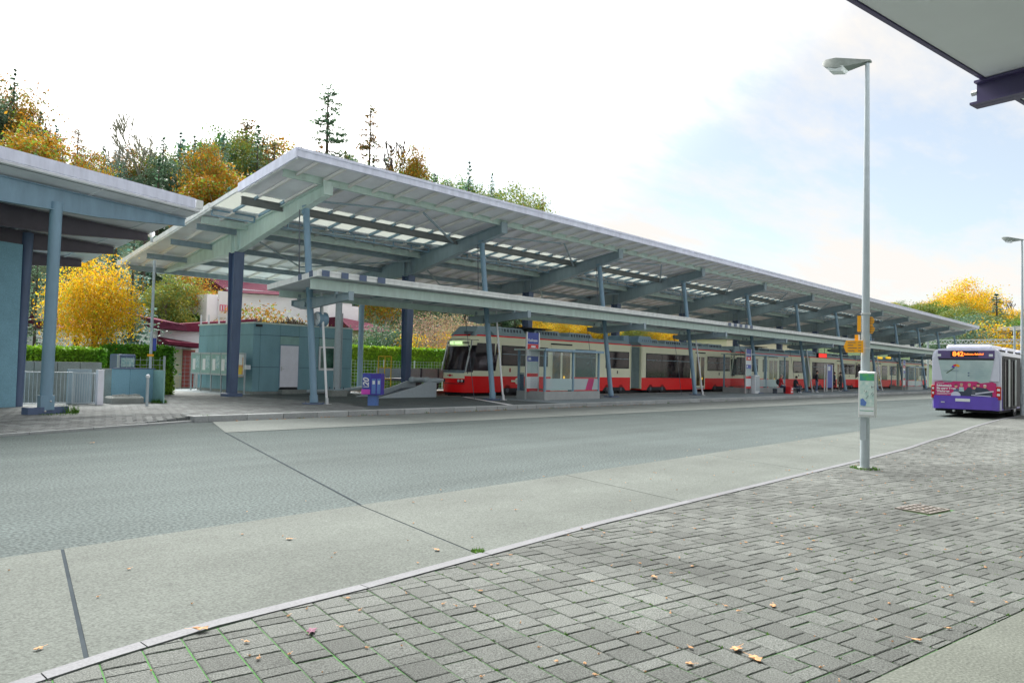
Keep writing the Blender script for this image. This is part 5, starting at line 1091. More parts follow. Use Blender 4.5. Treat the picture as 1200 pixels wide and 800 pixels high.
for k in range(7): m = MB(); yy, zz = yc+rnd.uniform(-.09, .09), rnd.uniform(1.22, 1.55); m.bar((13.445, yy, zz), (13.445, yy+rnd.uniform(-.06, .06), zz+rnd.uniform(-.06, .06)), .004, .008, up=(1, 0, 0)); m.build('map_road', 'steel_dark', t)
def arrow(y0, y1, z0, z1, tip, label, lines=4, x=13.60):
    t = thing('direction_sign', (x, y0, z0), label, 'sign', 'yellow hiking signs on the lamp post')
    s_ = 1 if tip > 0 else -1; ya, yb = (y0, y1) if s_ > 0 else (y1, y0); zm = (z0+z1)/2
    m = MB(); m.prism([(x, ya, z0), (x, yb-.04*s_, z0), (x, yb, zm), (x, yb-.04*s_, z1), (x, ya, z1)], (.012, 0, 0)); b_ = m.build('arrow_plate', 'yellow_sign', t)
    for k in range(lines):
        z = z1-(k+.7)*(z1-z0)/(lines+.4); m = MB(); w = (.13, .09, .15, .11)[k % 4]; m.box(x-.004, x-.001, max(y0, y1)-.07-w, max(y0, y1)-.07, z-.006, z+.004); m.build('sign_text', 'steel_dark', b_)
        m = MB(); m.box(x-.004, x-.001, min(y0, y1)+.03, min(y0, y1)+.08, z-.006, z+.004); m.build('sign_text', 'steel_dark', b_)
pl_ = onx(1010, 397, 13.5); pr_ = onx(990, 412, 13.5)
arrow(pl_.y-.02, pr_.y+.02, 2.085, 2.295, 1, 'large yellow arrow sign pointing left, lowest on the near lamp post', x=13.5)
a = onx(1016.5, 372, 13.66); b_ = onx(1025, 390, 13.66)
arrow(b_.y, 4.13, 2.57, 2.71, -1, 'upper yellow sign pointing right behind the near lamp post', 3, x=13.66)
arrow(b_.y-.005, 4.13, 2.42, 2.565, -1, 'lower yellow sign pointing right behind the near lamp post', 3, x=13.66)
t = thing('yellow_plate', (13.6, 4.28, 2.6), 'narrow yellow plate left of the near lamp post above the arrow', 'sign', 'yellow hiking signs on the lamp post'); m = MB(); m.box(13.60, 13.612, 4.25, 4.31, 2.45, 2.73); m.build('plate', 'yellow_sign', t)
t = thing('yellow_bracket', (13.6, 4.3, 2.3), 'small rounded yellow and white plate just above the large yellow arrow', 'sign', 'yellow hiking signs on the lamp post'); m = MB(); m.box(13.60, 13.612, 4.29, 4.35, 2.30, 2.40); m.build('plate', 'yellow_sign', t); m = MB(); m.box(13.596, 13.602, 4.26, 4.289, 2.30, 2.40); m.build('white_edge', 'paper', t)

# ------------------------------------------------------------------ people
def person(x, y, z, rz, label, pose='stand', h=1.74, top='cloth_navy', leg='cloth_dark', hair='hair_dark', shoe='shoe_white', bag=None):
    """one continuous skinned body; local +X is where the person faces"""
    s = h/1.74; J = {}; E = []; R = {}; G = {}
    def j(n, p, r, par=None, g='top'):
        J[n] = p; R[n] = r; G[n] = g
        if par: E.append((par, n))
    if pose == 'sit':
        hip = (0, 0, .50); j('hip', hip, .15, None, 'leg'); j('waist', (.03, 0, .66), .135, 'hip'); j('chest', (.09, 0, .90), .155, 'waist'); j('neckb', (.13, 0, 1.06), .085, 'chest')
        j('neck', (.155, 0, 1.12), .052, 'neckb', 'skin'); j('chin', (.19, 0, 1.18), .072, 'neck', 'skin'); j('head', (.20, 0, 1.27), .098, 'chin', 'skin'); j('crown', (.195, 0, 1.34), .075, 'head', 'skin')
        knee, ank, toe = (.45, .50), (.42, .09), (.56, .04); hand = [(.28, .60), (.40, .66)]
        for sd in (-1, 1):
            n = 'lr'[sd > 0]; j('th'+n, (.12, .09*sd, .50), .10, 'hip', 'leg'); j('kn'+n, (knee[0], .11*sd, knee[1]), .068, 'th'+n, 'leg'); j('cf'+n, (.45, .11*sd, .30), .058, 'kn'+n, 'leg'); j('an'+n, (ank[0]+.02, .11*sd, ank[1]), .045, 'cf'+n, 'leg')
            j('ft'+n, (toe[0]-.04, .12*sd, .045), .045, 'an'+n, 'shoe'); j('to'+n, (toe[0]+.06, .13*sd, .035), .034, 'ft'+n, 'shoe')
            j('sh'+n, (.11, .19*sd, 1.0), .075, 'chest'); j('el'+n, (.14, .24*sd, .74), .052, 'sh'+n); j('wr'+n, (.34, .15*sd, .66), .034, 'el'+n); j('ha'+n, (.40, .12*sd, .655), .034, 'wr'+n, 'skin')
    else:
        j('hip', (0, 0, .95), .135, None, 'leg'); j('waist', (.0, 0, 1.10), .125, 'hip'); j('chest', (.01, 0, 1.32), .15, 'waist'); j('neckb', (.01, 0, 1.46), .085, 'chest')
        j('neck', (.02, 0, 1.51), .052, 'neckb', 'skin'); j('chin', (.04, 0, 1.56), .07, 'neck', 'skin'); j('head', (.045, 0, 1.645), .096, 'chin', 'skin'); j('crown', (.035, 0, 1.70), .07, 'head', 'skin')
        for sd in (-1, 1):
            n = 'lr'[sd > 0]; f = .05*sd; j('th'+n, (f*.4, .09*sd, .84), .10, 'hip', 'leg'); j('kn'+n, (.02+f, .10*sd, .49), .066, 'th'+n, 'leg'); j('cf'+n, (-.01+f, .10*sd, .30), .06, 'kn'+n, 'leg'); j('an'+n, (-.03+f, .10*sd, .09), .045, 'cf'+n, 'leg')
            j('ft'+n, (.06+f, .11*sd, .045), .045, 'an'+n, 'shoe'); j('to'+n, (.15+f, .12*sd, .035), .034, 'ft'+n, 'shoe')
            j('sh'+n, (.0, .19*sd, 1.40), .075, 'chest'); j('el'+n, (-.02, .25*sd, 1.12), .052, 'sh'+n)
            if sd > 0 and pose == 'phone': j('wr'+n, (.22, .16, 1.20), .034, 'el'+n); j('ha'+n, (.28, .12, 1.24), .034, 'wr'+n, 'skin')
            else: j('wr'+n, (.05, .24*sd, .90), .034, 'el'+n); j('ha'+n, (.07, .235*sd, .83), .034, 'wr'+n, 'skin')
    for n in 'lr':      # five unequal bent fingers
        hx, hy, hz = J['ha'+n]; wx, wy, wz = J['wr'+n]; d = Vector((hx-wx, hy-wy, hz-wz)).normalized(); sdv = Vector((1, 0, 0)) if abs(d.z) > .7 else Vector((0, 1, 0)); dn = d.cross(sdv)*(1 if n == 'l' else -1)
        for q, (o_, l_) in enumerate(((-.026, .055), (-.009, .066), (.009, .062), (.026, .046))):
            a = Vector((hx, hy, hz))+d*.03+sdv*o_; j('f%d%s' % (q, n), tuple(a), .011, 'ha'+n, 'skin'); b2 = a+d*l_*.6+dn*.008; j('g%d%s' % (q, n), tuple(b2), .009, 'f%d%s' % (q, n), 'skin'); c2 = b2+d*l_*.4+dn*.02; j('h%d%s' % (q, n), tuple(c2), .008, 'g%d%s' % (q, n), 'skin')
        a = Vector((hx, hy, hz))-sdv*.03-d*.01; j('t0'+n, tuple(a), .013, 'ha'+n, 'skin'); j('t1'+n, tuple(a-sdv*.02+d*.035), .010, 't0'+n, 'skin')
    names = list(J); idx = {n: i for i, n in enumerate(names)}
    me = bpy.data.meshes.new('skel'); me.from_pydata([tuple(c*s for c in J[n]) for n in names], [(idx[a], idx[b_]) for a, b_ in E], [])
    ob_ = bpy.data.objects.new('skel', me); COL.objects.link(ob_); sk = ob_.modifiers.new('s', 'SKIN'); ob_.modifiers.new('u', 'SUBSURF').levels = 1
    lay = me.skin_vertices[0].data if me.skin_vertices else None
    for n in names:
        r = R[n]*s; k = 1.0
        lay[idx[n]].radius = (r, r*.78) if n in ('chest', 'waist', 'hip') else (r, r)
    lay[0].use_root = True
    dg = bpy.context.evaluated_depsgraph_get(); dm = bpy.data.meshes.new_from_object(ob_.evaluated_get(dg)); bpy.data.objects.remove(ob_)
    t = thing('person', (x, y, z), label, 'person')
    t.rotation_euler.z = rz
    mats = {'skin': 'skin', 'top': top, 'leg': leg, 'shoe': shoe}; keys = list(mats); dm.materials.clear()
    for k in keys: dm.materials.append(M[mats[k]])
    segs = [(Vector(J[a])*s, Vector(J[b_])*s, G[b_]) for a, b_ in E]
    for p in dm.polygons:
        c = p.center; best, bg_ = 9e9, 'top'
        for a, b_, g in segs:
            ab = b_-a; u = max(0, min(1, (c-a).dot(ab)/ab.length_squared)); dd = (a+ab*u-c).length-.02*(g != 'skin')
            if dd < best: best, bg_ = dd, g
        p.material_index = keys.index(bg_); p.use_smooth = True
    body = bpy.data.objects.new('body', dm); COL.objects.link(body); body.parent = t
    def loc(nm, mb, mt):   # child meshes are written in the person's own coordinates
        me2 = bpy.data.meshes.new(nm); me2.from_pydata([tuple(Vector(v)*s) for v in mb.v], [], mb.f); me2.materials.append(M[mt]); me2.polygons.foreach_set('use_smooth', [True]*len(me2.polygons))
        o = bpy.data.objects.new(nm, me2); COL.objects.link(o); o.parent = t
    H_ = Vector(J['head']); m = MB(); m.ball(H_+Vector((-.022, 0, .035)), .108, 14, 8, sc=(1, .92, 1)); loc('hair', m, hair)
    m = MB()
    for sd in (-1, 1): m.ball(H_+Vector((.088, .034*sd, .008)), .011, 6, 4)
    loc('eye', m, 'black'); m = MB(); m.ball(H_+Vector((.10, 0, -.02)), .018, 6, 4, sc=(1, .7, 1.5)); loc('nose', m, 'skin')
    m = MB(); m.ball(H_+Vector((.088, 0, -.058)), .018, 6, 4, sc=(.5, 1.2, .35)); loc('mouth', m, 'lamp_red')
    for sd in (-1, 1): m = MB(); m.ball(H_+Vector((0, .096*sd, -.005)), .024, 6, 4, sc=(.8, .4, 1.3)); loc('ear', m, 'skin')
    if bag: m = MB(); C_ = Vector(J['chest']); m.ball(C_+Vector((-.2, 0, -.06)), .17, 12, 8, sc=(.65, .85, 1.25)); loc('backpack', m, bag)
    return t
yb = 22.9
pr1 = ony(913, 455, yb); person(pr1.x, yb, ZP, radians(-38), 'person in a red jacket and dark trousers seated on the bench with a backpack', 'sit', 1.80, 'cloth_red', 'cloth_navy', 'hair_grey', 'cloth_red', 'cloth_dark')
pr2 = ony(931, 455, yb); person(pr2.x, yb, ZP, radians(-30), 'person in dark navy clothes seated bent forward right of the red jacket', 'sit', 1.66, 'cloth_dark', 'cloth_navy', 'hair_dark')
p3 = ony(957, 455, 23.0); person(p3.x, 23.0, ZP, radians(-60), 'person in dark jacket and grey trousers standing and looking at a phone', 'phone', 1.78, 'cloth_dark', 'steel_slate', 'hair_dark', bag='cloth_dark')
p4 = ony(982.5, 455, 23.6); person(p4.x, 23.4, ZP, radians(100), 'person in a dark coat standing right of the blue panel', 'stand', 1.72, 'cloth_dark', 'cloth_dark', 'hair_dark')
p5 = ony(986, 455, 24.2); person(p5.x, 24.3, ZP, radians(-120), 'person in beige clothes standing close behind the dark coated one', 'stand', 1.62, 'cloth_beige', 'cloth_beige', 'hair_grey')
p6 = ony(977.5, 455, 25.2); person(p6.x, 25.2, ZP, radians(-90), 'person half hidden behind the blue panel', 'stand', 1.72, 'cloth_navy', 'cloth_dark', 'hair_dark')
t = thing('bench', (pr1.x, yb, ZP), 'low slatted bench carrying the two seated people', 'bench')
for k in range(4): m = MB(); m.box(pr1.x-1.0, pr2.x+1.2, yb-.2+k*.11, yb-.11+k*.11, ZP+.36, ZP+.395); m.build('slat', 'steel_grey', t)
for x in (pr1.x-.7, (pr1.x+pr2.x)/2, pr2.x+.9): m = MB(); m.box(x-.04, x+.04, yb-.15, yb+.18, ZP, ZP+.36); m.build('leg', 'steel_dark', t)
c = ony(923.5, 456, 22.4); t = thing('red_box', (c.x, 22.4, ZP), 'red and white box on the ground between the two seated people', 'box')
m = MB(); m.bbox(c.x-.24, c.x+.26, 22.1, 22.5, ZP, ZP+.52, .03); m.build('box_body', 'sign_red', t); m = MB(); m.box(c.x-.18, c.x+.18, 22.09, 22.102, ZP+.10, ZP+.2); m.box(c.x-.08, c.x+.2, 22.09, 22.102, ZP+.3, ZP+.42); m.build('white_print', 'paper', t)

# ------------------------------------------------------------------ left yard: railing, walls, container, posts
GX = lambda px, y=26.0: ony(px, 460, y)[0]
t = thing('metal_railing', (7, 26.3, ZP), 'thin galvanised bar railing at the left, behind the canopy posts', 'railing')
x0, x1, y = GX(24, 26.3), GX(84, 26.3), 26.3
m = MB(); m.tube((x0, y, 1.20), (x1, y, 1.20), .016); m.build('top_rail', 'galvanised', t); m = MB(); m.tube((x0, y, .24), (x1, y, .24), .014); m.build('bottom_rail', 'galvanised', t)
n = 13
for i in range(n+1): m = MB(); x = x0+(x1-x0)*i/n; m.tube((x, y, .24), (x, y, 1.20), .008, .008, 6); m.build('bar', 'galvanised', t)
t = thing('bar_gate', (8.3, 26.0, ZP), 'grey barred gate between the railing and the white post', 'gate')
x0, x1, y = GX(84.5, 26.2), GX(113, 26.2), 26.2
m = MB(); m.box(x0, x1, y-.02, y+.02, 1.16, 1.20); m.box(x0, x1, y-.02, y+.02, .2, .24); m.box(x0, x0+.04, y-.02, y+.02, .24, 1.16); m.box(x1-.04, x1, y-.02, y+.02, .24, 1.16); m.build('gate_frame', 'galvanised', t)
for i in range(1, 10): m = MB(); x = x0+(x1-x0)*i/10; m.tube((x, y, .24), (x, y, 1.16), .011, .011, 6); m.build('bar', 'galvanised', t)
m = MB(); m.box(x0, x1, y+.5, y+.56, ZP, 1.30); m.build('rear_panel', 'steel_grey', t)
t = thing('gate_post', (GX(116.5), 26.0, ZP), 'short bright white gate post', 'post'); x = GX(116.5, 26.0); m = MB(); m.box(x-.09, x+.09, 25.9, 26.1, ZP, 1.28); m.build('post', 'door_white', t); m = MB(); m.box(x-.1, x+.1, 25.89, 26.11, 1.28, 1.3); m.build('cap', 'door_white', t)
t = thing('garden_wall', (8, 28, ZP), 'pale concrete wall under the clipped hedge at the left', 'wall')
x0, x1 = ony(24, 440, 28.2)[0], ony(119, 440, 28.2)[0]
for i in range(5): a, b_ = x0-1+(x1+1-x0)*i/5, x0-1+(x1+1-x0)*(i+1)/5; m = MB(); m.box(a+.01, b_-.01, 28.2, 28.45, ZP, 1.52); m.build('wall_panel', 'concrete', t)
t = thing('retaining_wall', (10, 27.3, ZP), 'pale low concrete wall right of the white gate post', 'wall')
m = MB(); m.box(ony(119.5, 440, 27.3)[0], ony(132, 440, 27.3)[0], 27.3, 27.5, ZP, 1.32); m.build('wall_panel', 'concrete', t)
t = thing('steel_container', (10.3, 26.8, ZP), 'blue grey sheet steel enclosure with a low planter in front', 'container')
xa, xb = ony(131, 450, 26.9)[0], ony(179, 450, 26.9)[0]; xm = (xa+xb)/2-.1
for a, b_ in ((xa, xm-.01), (xm+.01, xb)): m = MB(); m.box(a, b_, 26.88, 26.93, .18, 1.32); m.build('sheet_panel', 'render_teal', t)
m = MB(); m.box(xb, xb+.05, 26.0, 26.9, .18, 1.30); m.build('side_panel', 'kiosk_light', t); m = MB(); m.box(xa, xb+.06, 26.85, 26.96, 1.32, 1.36); m.build('top_edge', 'steel_slate', t)
t = thing('planter', (9.9, 26.3, ZP), 'low rounded concrete planter in front of the blue grey enclosure', 'planter')
m = MB(); m.bbox(ony(129, 470, 26.2)[0], ony(168, 470, 26.2)[0], 26.1, 26.8, ZP, .42, .06); m.build('trough', 'concrete', t)
m = MB()
rnd = random.Random(31)
for k in range(9): m.ball((ony(133+k*3.6, 470, 26.45)[0], 26.45, .44), rnd.uniform(.05, .1), 7, 5, sc=(1.3, 1, .6))
m.build('stones', 'concrete', t, kind='stuff')
p = onz(172, 476, ZP); t = thing('bollard', (p.x, p.y, ZP), 'thin grey bollard with a pale cap by the enclosure corner', 'bollard'); m = MB(); m.tube((p.x, p.y, ZP), (p.x, p.y, 1.10), .045, .045, 12); m.build('tube', 'galvanised', t, smooth=True); m = MB(); m.ball((p.x, p.y, 1.12), .07, 10, 6); m.build('cap', 'paper', t, smooth=True)
t = thing('utility_pole', (ony(177, 440, 28)[0], 28, ZP), 'thin white pole with small blue and yellow plates under the canopy left tip', 'pole')
x = ony(176.5, 420, 28)[0]; m = MB(); m.tube((x, 28, ZP), (x, 28, 5.3), .055, .045, 12); m.build('shaft', 'galvanised', t, smooth=True)
m = MB(); m.box(x+.05, x+.17, 27.97, 28.0, 1.98, 2.45); m.build('blue_plate', 'sign_blue', t); m = MB(); m.box(x-.14, x+.08, 27.93, 27.96, 1.78, 1.86); m.build('yellow_plate', 'yellow_sign', t)
t = thing('glass_container', (12.6, 33, ZP), 'grey box with a blue and white poster behind the mesh fence', 'container')
a, b_ = ony(139, 430, 31)[0], ony(159, 430, 31)[0]; m = MB(); m.bbox(a, b_, 31, 32, ZP, 1.85, .04); m.build('box_body', 'steel_slate', t); m = MB(); m.box(a+.08, b_-.06, 30.985, 31.0, 1.35, 1.7); m.build('poster', 'paper_blue', t)
def mesh_fence(x0, x1, y, z0, z1, step, label, mt='galvanised', dz=.2, dx=.25):
    t = thing('mesh_fence', (x0, y, z0), label, 'fence'); n = max(1, round((x1-x0)/step))
    for i in range(n+1): x = x0+(x1-x0)*i/n; m = MB(); m.box(x-.035, x+.035, y-.03, y+.03, z0, z1+.06); m.build('post', mt, t)
    for i in range(n):
        a, b_ = x0+(x1-x0)*i/n+.05, x0+(x1-x0)*(i+1)/n-.05; m = MB(); z = z0+.08
        while z <= z1: m.bar((a, y, z), (b_, y, z), .012, .012); z += dz
        x = a
        while x <= b_: m.bar((x, y, z0+.05), (x, y, z1), .009, .009); x += dx
        m.build('mesh_panel', mt, t, kind='stuff')
    return t
mesh_fence(ony(138, 440, 30.2)[0], ony(192, 440, 30.2)[0], 30.2, ZP, 1.75, 1.7, 'galvanised mesh fence in front of the tall green hedge at the left')
mesh_fence(ony(192, 440, 38.4)[0], ony(228, 440, 38.4)[0], 38.4, ZP, 1.9, 2.2, 'galvanised mesh fence between the hedge and the kiosk')
mesh_fence(ony(411, 440, 39)[0], ony(560, 440, 39)[0]+30, 39.0, 0, 1.9, 2.6, 'greenish mesh fence behind the tracks right of the kiosk', 'steel_green')

# ------------------------------------------------------------------ vegetation
def leafquad(m, c, r, rnd, flat=0.):
    n = Vector((rnd.gauss(0, 1), rnd.gauss(0, 1), rnd.gauss(0, 1)+flat)); n.normalize(); x = n.orthogonal().normalized(); y = n.cross(x); a = rnd.uniform(0, 6.28)
    p = x*cos(a)+y*sin(a); q = n.cross(p); c = Vector(c); w = r*rnd.uniform(.35, .6)
    m.add([c-p*r, c+q*w, c+p*r, c-q*w], [(0, 1, 2, 3)], 0, rnd.random())
def limbs(rnd, p, d, length, r, depth, segs, spread=.55, nb=3):
    q = p+d*length; segs.append((p, q, r, r*.62))
    if depth == 0: return
    for k in range(nb):
        nd_ = (d+Vector((rnd.gauss(0, spread), rnd.gauss(0, spread), rnd.uniform(-.05, .35)))).normalized()
        limbs(rnd, p+d*length*rnd.uniform(.55, 1), nd_, length*rnd.uniform(.6, .85), r*.55, depth-1, segs, spread, nb)
def crown_mesh(seed, H=10., R=3.2, n=2600, lf=.26, clumps=60, base=.28, flat=0., squash=1.):
    rnd = random.Random(seed); m = MB(); cl = []
    for k in range(clumps):
        u = rnd.random()**.45; a = rnd.uniform(0, 6.28); ph = math.acos(rnd.uniform(-1, 1)); zc = H*(base+(1-base)/2)
        cl.append((Vector((R*u*sin(ph)*cos(a), R*u*sin(ph)*sin(a), zc+H*(1-base)/2*u*cos(ph)*squash)), rnd.uniform(.16, .34)*R*.75))
    for k in range(n):
        c, s_ = cl[rnd.randrange(clumps)]; leafquad(m, c+Vector((rnd.gauss(0, s_), rnd.gauss(0, s_), rnd.gauss(0, s_*.6))), lf*rnd.uniform(.6, 1.3), rnd, flat)
    t = MB(); segs = []; limbs(rnd, Vector((0, 0, 0)), Vector((0, 0, 1)), H*.34, H*.018, 3, segs, .42, 3)
    for a, b_, r0, r1 in segs: t.tube(a, b_, r0, r1, 6, caps=False)
    t.tube((0, 0, H*.3), (0, 0, H*.8), H*.012, H*.004, 6, caps=False)
    return m, t
def conifer_mesh(seed, H=14., R=2.6, tiers=24, lf=.30, start=.12, thin=0.):
    rnd = random.Random(seed); m = MB()
    for i in range(tiers):
        f = i/(tiers-1); z = H*(start+(1-start)*f); rr = R*(1-f)**.85*rnd.uniform(.75, 1.12)+.12
        if rnd.random() < thin: rr *= .35
        nb = max(4, int(10*(1-f)+3))
        for k in range(nb):
            if rnd.random() < thin*.7: continue
            a = rnd.uniform(0, 6.28); L_ = rr*rnd.uniform(.65, 1.1); ns = max(2, int(L_/.22))
            for s_ in range(ns):
                d = L_*(s_+1)/ns; w = lf*(.6+.6*(1-s_/ns)); zz = z-.32*d+.10*d*d/max(.3, rr)+rnd.gauss(0, .06)
                for side in (-1, 1):
                    b_ = a+side*rnd.uniform(.2, .7)*w/max(.25, d); leafquad(m, (cos(b_)*d, sin(b_)*d, zz-rnd.random()*.12), w*rnd.uniform(.7, 1.15), rnd, 1.2)
    t = MB(); t.tube((0, 0, 0), (0, 0, H*.98), H*.016, .02, 7, caps=False)
    return m, t
def pine_mesh(seed, H, R, tiers, start):
    rnd = random.Random(seed); m = MB(); t = MB(); t.tube((0, 0, 0), (rnd.uniform(-.2, .2), 0, H*.97), H*.012, .03, 7, caps=False)
    for i in range(tiers):
        f = (i+rnd.random()*.6)/tiers; z = H*(start+(1-start)*f)
        for k in range(rnd.choice((2, 3, 3, 4))):
            a = rnd.uniform(0, 6.28); L_ = R*(1-f*.85)*rnd.uniform(.3, 1.05); e = Vector((cos(a)*L_, sin(a)*L_, z-.18*L_+rnd.gauss(0, .1))); p0 = Vector((0, 0, z)); t.tube(p0, e, .035, .015, 4, caps=False)
            for q in range(int(34*L_/R*1.6)+6):
                u = rnd.uniform(.25, 1.08)**.8; leafquad(m, p0+(e-p0)*u+Vector((rnd.gauss(0, .13), rnd.gauss(0, .13), rnd.gauss(-.05, .07))), rnd.uniform(.07, .15), rnd, 1.)
    return m, t
def bare_mesh(seed, H=12., depth=5, leaves=0, lf=.12, spread=.4, nb=2, rmin=.018):
    rnd = random.Random(seed); t = MB(); segs = []; limbs(rnd, Vector((0, 0, 0)), Vector((0, 0, 1)), H*.27, H*.013, depth, segs, spread, nb)
    for a, b_, r0, r1 in segs: t.tube(a, b_, max(r0, rmin), max(r1, rmin*.8), 4, caps=False)
    m = MB()
    for k in range(leaves): a, b_, r0, r1 = segs[rnd.randrange(len(segs)//2, len(segs))]; leafquad(m, a+(b_-a)*rnd.random()+Vector((rnd.gauss(0, .15), rnd.gauss(0, .15), rnd.gauss(0, .15))), lf, rnd)
    return m, t
LIB = {}
def lib(key, mt): 
    m, t = mt; me = []
    for nm, b_ in (('crown', m), ('trunk', t)):
        if not b_.v: me.append(None); continue
        d = bpy.data.meshes.new(nm); d.from_pydata(b_.v, [], b_.f); d.materials.append(M['bark']); a = d.attributes.new('tint', 'FLOAT', 'FACE'); a.data.foreach_set('value', b_.tn); me.append(d)
    LIB[key] = me
def tree(kind, x, y, z, h, base_h, leaf, bark, label, group=None, wide=1., rz=None, cat='tree', name='tree'):
    t = thing(name, (x, y, z), label, cat, group); s = h/base_h; rz = rz if rz is not None else (x*7.3+y*3.1) % 6.28
    for d, nm, mt in zip(LIB[kind], ('crown', 'trunk'), (leaf, bark)):
        if d is None: continue
        o = bpy.data.objects.new(nm, d); COL.objects.link(o); o.parent = t; o.scale = (s*wide, s*wide, s); o.rotation_euler.z = rz
        o.material_slots[0].link = 'OBJECT'; o.material_slots[0].material = M[mt]
    return t
for i in range(4): lib('dec%d' % i, crown_mesh(20+i, 10, 3.1+.3*(i % 2), 9000, .13, 60+8*i))
for i in range(3): lib('con%d' % i, conifer_mesh(40+i, 14, 2.8, 30, .19, .10, .12))
lib('thin0', pine_mesh(50, 14, 2.6, 26, .3)); lib('thin1', pine_mesh(51, 14, 2.2, 20, .40)); lib('thin2', pine_mesh(52, 14, 2.4, 17, .48))
for i in range(3): lib('bare%d' % i, bare_mesh(60+i, 12, 8, 0, .13, .30, 2, .03))
lib('bush', crown_mesh(70, 4, 2.4, 7000, .085, 60, .02))
lib('big', crown_mesh(71, 10, 4.0, 16000, .13, 110, .2))
lib('hero', crown_mesh(73, 5.6, 2.6, 19000, .075, 150, .27, 1.6, .97))
lib('pink', crown_mesh(74, 7, 3.6, 11000, .07, 140, .12, 0, .9))
lib('leafy', bare_mesh(75, 7.0, 6, 420, .045, .5, 3, .034))

SIL = [(-200, 60), (0, 90), (12, 82), (28, 98), (45, 145), (62, 150), (78, 150), (95, 168), (112, 165), (128, 182), (145, 172), (165, 165), (185, 175), (200, 172), (216, 160), (232, 170), (250, 150), (268, 165), (290, 140), (305, 148), (325, 165), (338, 180), (352, 192), (372, 168), (392, 172), (410, 180), (440, 185), (462, 172), (480, 172), (500, 200), (530, 213), (550, 198), (568, 228), (582, 208), (605, 224), (625, 240), (645, 244), (700, 290), (900, 340), (1040, 352), (1052, 345), (1075, 350), (1095, 345), (1112, 340), (1132, 334), (1150, 345), (1170, 356), (1185, 345), (1210, 338), (1400, 330)]
def pix(x, y, z): c = ROT.T@(np.array([x, y, z])-CAM); return 600+FPX*c[0]/c[2], 400+FPX*c[1]/c[2]
rnd = random.Random(77)
def z_at(px, py, x, y):   # height of the sight line above the point (x, y)
    lo, hi = -5., 90.
    for _ in range(30):
        mid = (lo+hi)/2
        if pix(x, y, mid)[1] > py: lo = mid
        else: hi = mid
    return lo
KINDS = {'green': ('dark spruce in the wooded hillside', 'spruces on the wooded hillside'), 'orange': ('orange leaved tree in the autumn hillside wood', 'orange trees on the hillside'),
 'olive': ('yellow green broadleaf tree in the autumn hillside wood', 'yellow green trees on the hillside'), 'rust': ('rust brown tree in the autumn hillside wood', 'rust brown trees on the hillside'), 'leafgreen': ('green broadleaf tree low on the hillside', 'green broadleaf trees on the hillside'), 'bare': ('leafless tree with fine bare branches on the hillside', 'bare trees on the hillside')}
PLACED = []; ROWN = ''; SHORT = {'green': 'dark spruce', 'orange': 'orange leaved tree', 'olive': 'yellow green tree', 'rust': 'rust brown tree', 'leafgreen': 'green broadleaf tree', 'bare': 'leafless tree'}
ORD = ['first', 'second', 'third', 'fourth', 'fifth', 'sixth', 'seventh', 'eighth', 'ninth', 'tenth', 'eleventh', 'twelfth', 'thirteenth', 'fourteenth', 'fifteenth', 'sixteenth', 'seventeenth', 'eighteenth', 'nineteenth', 'twentieth', 'twenty-first', 'twenty-second', 'twenty-third', 'twenty-fourth', 'twenty-fifth', 'twenty-sixth', 'twenty-seventh', 'twenty-eighth']
def number_labels():
    rows = {}
    for rn, sh, px, o in PLACED: rows.setdefault((rn, sh), []).append((px, o.name, o))
    for (rn, sh), l in rows.items():
        for i, (_, _, o) in enumerate(sorted(l, key=lambda a: a[:2])): o['label'] = '%s %s from the left, %s' % (ORD[min(i, 27)], sh, rn)
    PLACED.clear()
def forest(x, y, edge=False):
    g = ground_z(x, y); p = pix(x, y, g+8)
    if not (-60 < p[0] < 1260): return
    sil = interp(SIL, p[0]); zt = z_at(p[0], sil, x, y)-g
    r = rnd.random(); q = noise.noise(Vector((x*.04, y*.04, 7)))
    if edge: h = zt*rnd.uniform(.84, 1.06)
    else: h = min(zt*rnd.uniform(.75, .95), rnd.uniform(8, 14))
    if h < 3.2: return
    h = min(h, 19)
    if edge and (r < .16): k, lf, bk, lab = 'bare%d' % rnd.randrange(3), 'foliage_rust', 'bark', 'bare'; bh = 11; h *= 1.05
    elif r < (.72 if edge else .64)+.2*q: k, lf, bk, lab = rnd.choice(['con0', 'con1', 'con2', 'thin0', 'thin2']), rnd.choice(['foliage_dark', 'foliage_bluegreen', 'foliage_dark']), 'bark', 'green'; bh = 14
    elif r < .78: k, lf, bk, lab = 'dec%d' % rnd.randrange(4), 'foliage_orange', 'bark_pale', 'orange'; bh = 10
    elif r < .86: k, lf, bk, lab = 'dec%d' % rnd.randrange(4), 'foliage_olive', 'bark_pale', 'olive'; bh = 10
    elif r < .93: k, lf, bk, lab = 'dec%d' % rnd.randrange(4), 'foliage_rust', 'bark', 'rust'; bh = 10
    else: k, lf, bk, lab = 'dec%d' % rnd.randrange(4), 'foliage_green', 'bark', 'leafgreen'; bh = 10
    o = tree(k, x, y, g-.2, h, bh, lf, bk, KINDS[lab][0], KINDS[lab][1], wide=rnd.uniform(.8, 1.1)*(1.5 if k[:3] == 'con' else 1), rz=rnd.uniform(0, 6.28)); PLACED.append((ROWN, SHORT[lab], p[0], o))
for ri, yy in enumerate((60, 66, 72, 79, 87)):
    ROWN = ORD[ri]+' row up the wooded hillside'
    x = yy*.10
    while x < yy*1.35: forest(x+rnd.uniform(-2, 2), yy+rnd.uniform(-2.5, 2.5)); x += rnd.uniform(4.6, 7.0)
